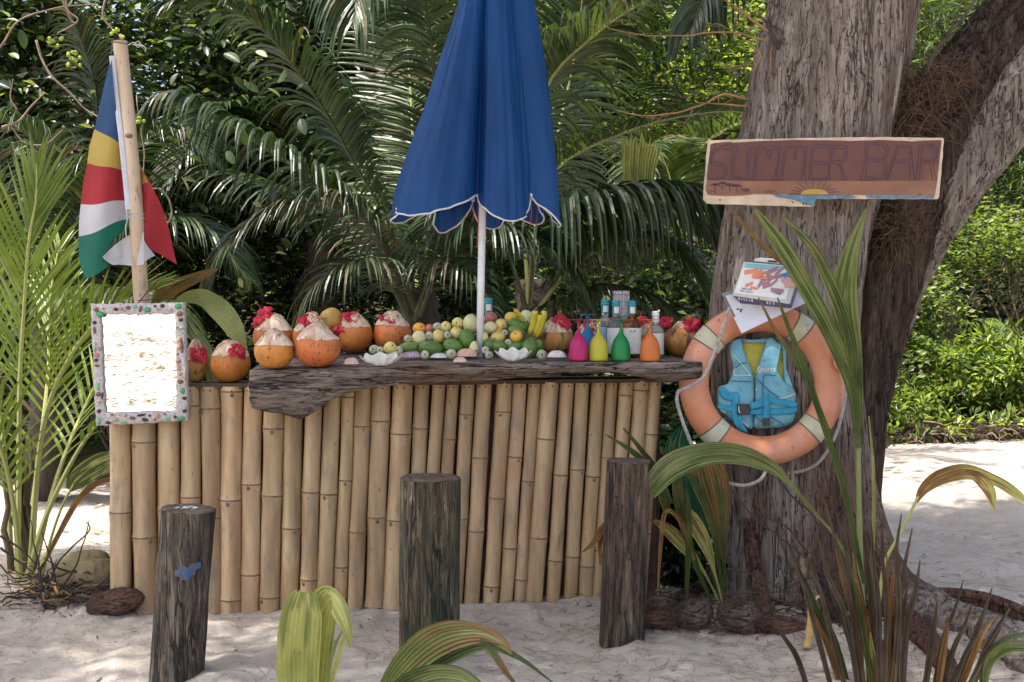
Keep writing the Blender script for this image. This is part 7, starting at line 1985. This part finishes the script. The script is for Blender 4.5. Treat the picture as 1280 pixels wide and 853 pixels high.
M_llit = leafmat('lit_pale_leaf', (.30, .31, .17), (.40, .41, .25), (.52, .52, .34), trans=.35, rough=.4)  # pale leaves, lifted further in colour to look lit while they hang in shade
for m_ in (M_llit, M_lmid, M_ldark, M_llight):
    d = me_p.copy(); d.name = 'leaf'; d.materials.clear(); d.materials.append(m_); lms.append(d)
rl = random.Random(6)
def put_leaf(p, d, up, L, k):
    d = d.normalized(); x = d.cross(up); x.normalize(); z = x.cross(d)
    o = bpy.data.objects.new('leaf', lms[k]); COL.objects.link(o); o.parent = bt
    M = Matrix((x, d, z)).transposed().to_4x4() @ Matrix.Scale(L, 4); M.translation = p - origin_of(bt)
    o.matrix_local = M
for px, py, n, k0, L in ((66, 42, 7, 0, .10), (148, 38, 7, 0, .10), (88, 55, 8, 1, .11), (110, 45, 6, 1, .11), (75, 80, 6, 1, .09), (175, 118, 6, 0, .085), (40, 100, 6, 2, .09), (120, 100, 7, 2, .09), (190, 90, 8, 3, .085), (200, 60, 8, 1, .09), (225, 95, 8, 2, .09), (30, 15, 8, 2, .1), (170, 10, 8, 3, .09), (100, 15, 7, 1, .09),
                         (185, 235, 8, 1, .085), (205, 255, 8, 0, .075), (225, 230, 7, 1, .08), (190, 280, 7, 2, .08), (30, 225, 6, 2, .09), (70, 235, 6, 1, .085), (84, 222, 5, 3, .08), (220, 30, 7, 2, .09), (260, 60, 7, 2, .09), (55, 130, 6, 2, .09), (10, 60, 7, 2, .1), (140, 70, 6, 2, .08), (45, 160, 6, 2, .09)):
    c = P(px, py, rl.uniform(6.4, 7.0))
    for i in range(n):
        an = rl.uniform(0, 6.3)
        d = Vector((math.cos(an), rl.uniform(-.6, .3), math.sin(an) * .8 + .1))
        put_leaf(c + d * rl.uniform(.01, .05), d, Vector((rl.uniform(-.6, .6), rl.uniform(-1, .2), rl.uniform(.2, 1))).normalized(), L * rl.uniform(.7, 1.15), k0 if rl.random() < .7 else rl.choice((1, 2)))
for cx, cy in ((147, 42), (69, 52), (88, 70), (172, 148), (92, 78)):
    for i in range(7):
        mb = MB(); mb.sphere(P(cx + rl.uniform(-9, 9), cy + rl.uniform(-7, 7), 6.6 + rl.uniform(-.04, .04)), .0105, 10, 7); mb.build('berry', M_lyel, bt)

# dark litter heaped round the foot of the trunk and the roots
for nm, cs, n_, lab in (('bark_litter', [(1.15, 5.3, .25, .12), (1.5, 5.15, .3, .1), (.75, 5.35, .2, .1), (2.0, 5.0, .35, .14), (2.5, 4.7, .3, .12)], 1500, 'dark bark crumbs, roots and dead needles heaped round the foot of the trunk'), ('palm_litter', [(-2.25, 5.7, .2, .12), (-2.0, 5.5, .15, .1)], 700, 'dark crumbs and fibres heaped under the young palm')):
    V, F = [], []
    for k in range(n_):
        cx, cy, sx, sy = cs[k % len(cs)]
        x, y = rg2.normal(cx, sx), rg2.normal(cy, sy)
        l = rg2.uniform(.015, .09); an = rg2.uniform(0, 6.3); w = rg2.uniform(.0012, .006) if l < .05 else rg2.uniform(.0008, .002)
        dx, dy = math.cos(an), math.sin(an); b = len(V); z0 = gz(x, y) + rg2.uniform(.002, .028); tl = rg2.uniform(-.4, .5)
        for i in range(3):
            t_ = i / 2; V += [(x + dx * l * t_ - dy * w, y + dy * l * t_ + dx * w, z0 + l * tl * t_), (x + dx * l * t_ + dy * w, y + dy * l * t_ - dx * w, z0 + l * tl * t_ + w * .6)]
        for i in range(2): F.append((b + 2 * i, b + 2 * i + 1, b + 2 * i + 3, b + 2 * i + 2))
    tag(np_mesh(nm, np.array(V), np.array(F), [M_huskr, M_dtw], mi=rg2.integers(0, 2, len(F))), lab, kind='stuff')
# weed strips added behind the camera: their streaks stand in for ripples in the mirror
V, F = [], []
for k in range(11000):
    y = -1.5 - abs(rg2.normal(0, 8)); x = rg2.uniform(-14, 1)
    if noise.noise(Vector((x * .5, y * .9, 2))) < .05 and k % 6: continue
    l = rg2.uniform(.03, .14); an = rg2.normal(0, .5); w = rg2.uniform(.004, .018); b = len(V)
    z = gz(x, y) + .012
    dx, dy = math.cos(an), math.sin(an)
    V += [(x - dy * w, y + dx * w, z), (x + dy * w, y - dx * w, z + .01), (x + dx * l + dy * w, y + dy * l - dx * w, z + .014), (x + dx * l - dy * w, y + dy * l + dx * w, z + .03)]
    F.append((b, b + 1, b + 2, b + 3))
tag(np_mesh('ripple_streaks', np.array(V), np.array(F), flat('streak_tan', (.42, .34, .25), .9)), 'dried weed and leaves washed up on the open beach', kind='stuff')

# cut-off young fan leaf of the right palm
pleat(pb, [(800, 330, 7.5), (799, 262, 7.45), (799, 236, 7.42), (799, 208, 7.4), (801, 190, 7.38)], [4, 26, 40, 48, 54], M_sg2, 8, .3, seed=150, fold=.0, fray=5, m2=M_sy)
# roots and sticks hanging over the edge of the bank
bk = thing('bank_roots', G(1200, 12.9), 'thin pale roots and sticks hanging over the edge of the bank on the right', 'roots')
for i in range(30):
    a = P(rt.uniform(1105, 1290), rt.uniform(526, 545), 12.75); b = a + Vector((rt.uniform(-.5, .5), rt.uniform(-.3, -.05), rt.uniform(-.25, .1)))
    mb = MB(); wig_tube(mb, a, b, .012, .005, .2, 8, 5, rnd=rt); mb.build('root', M_twig if i % 2 else M_dtw, bk)
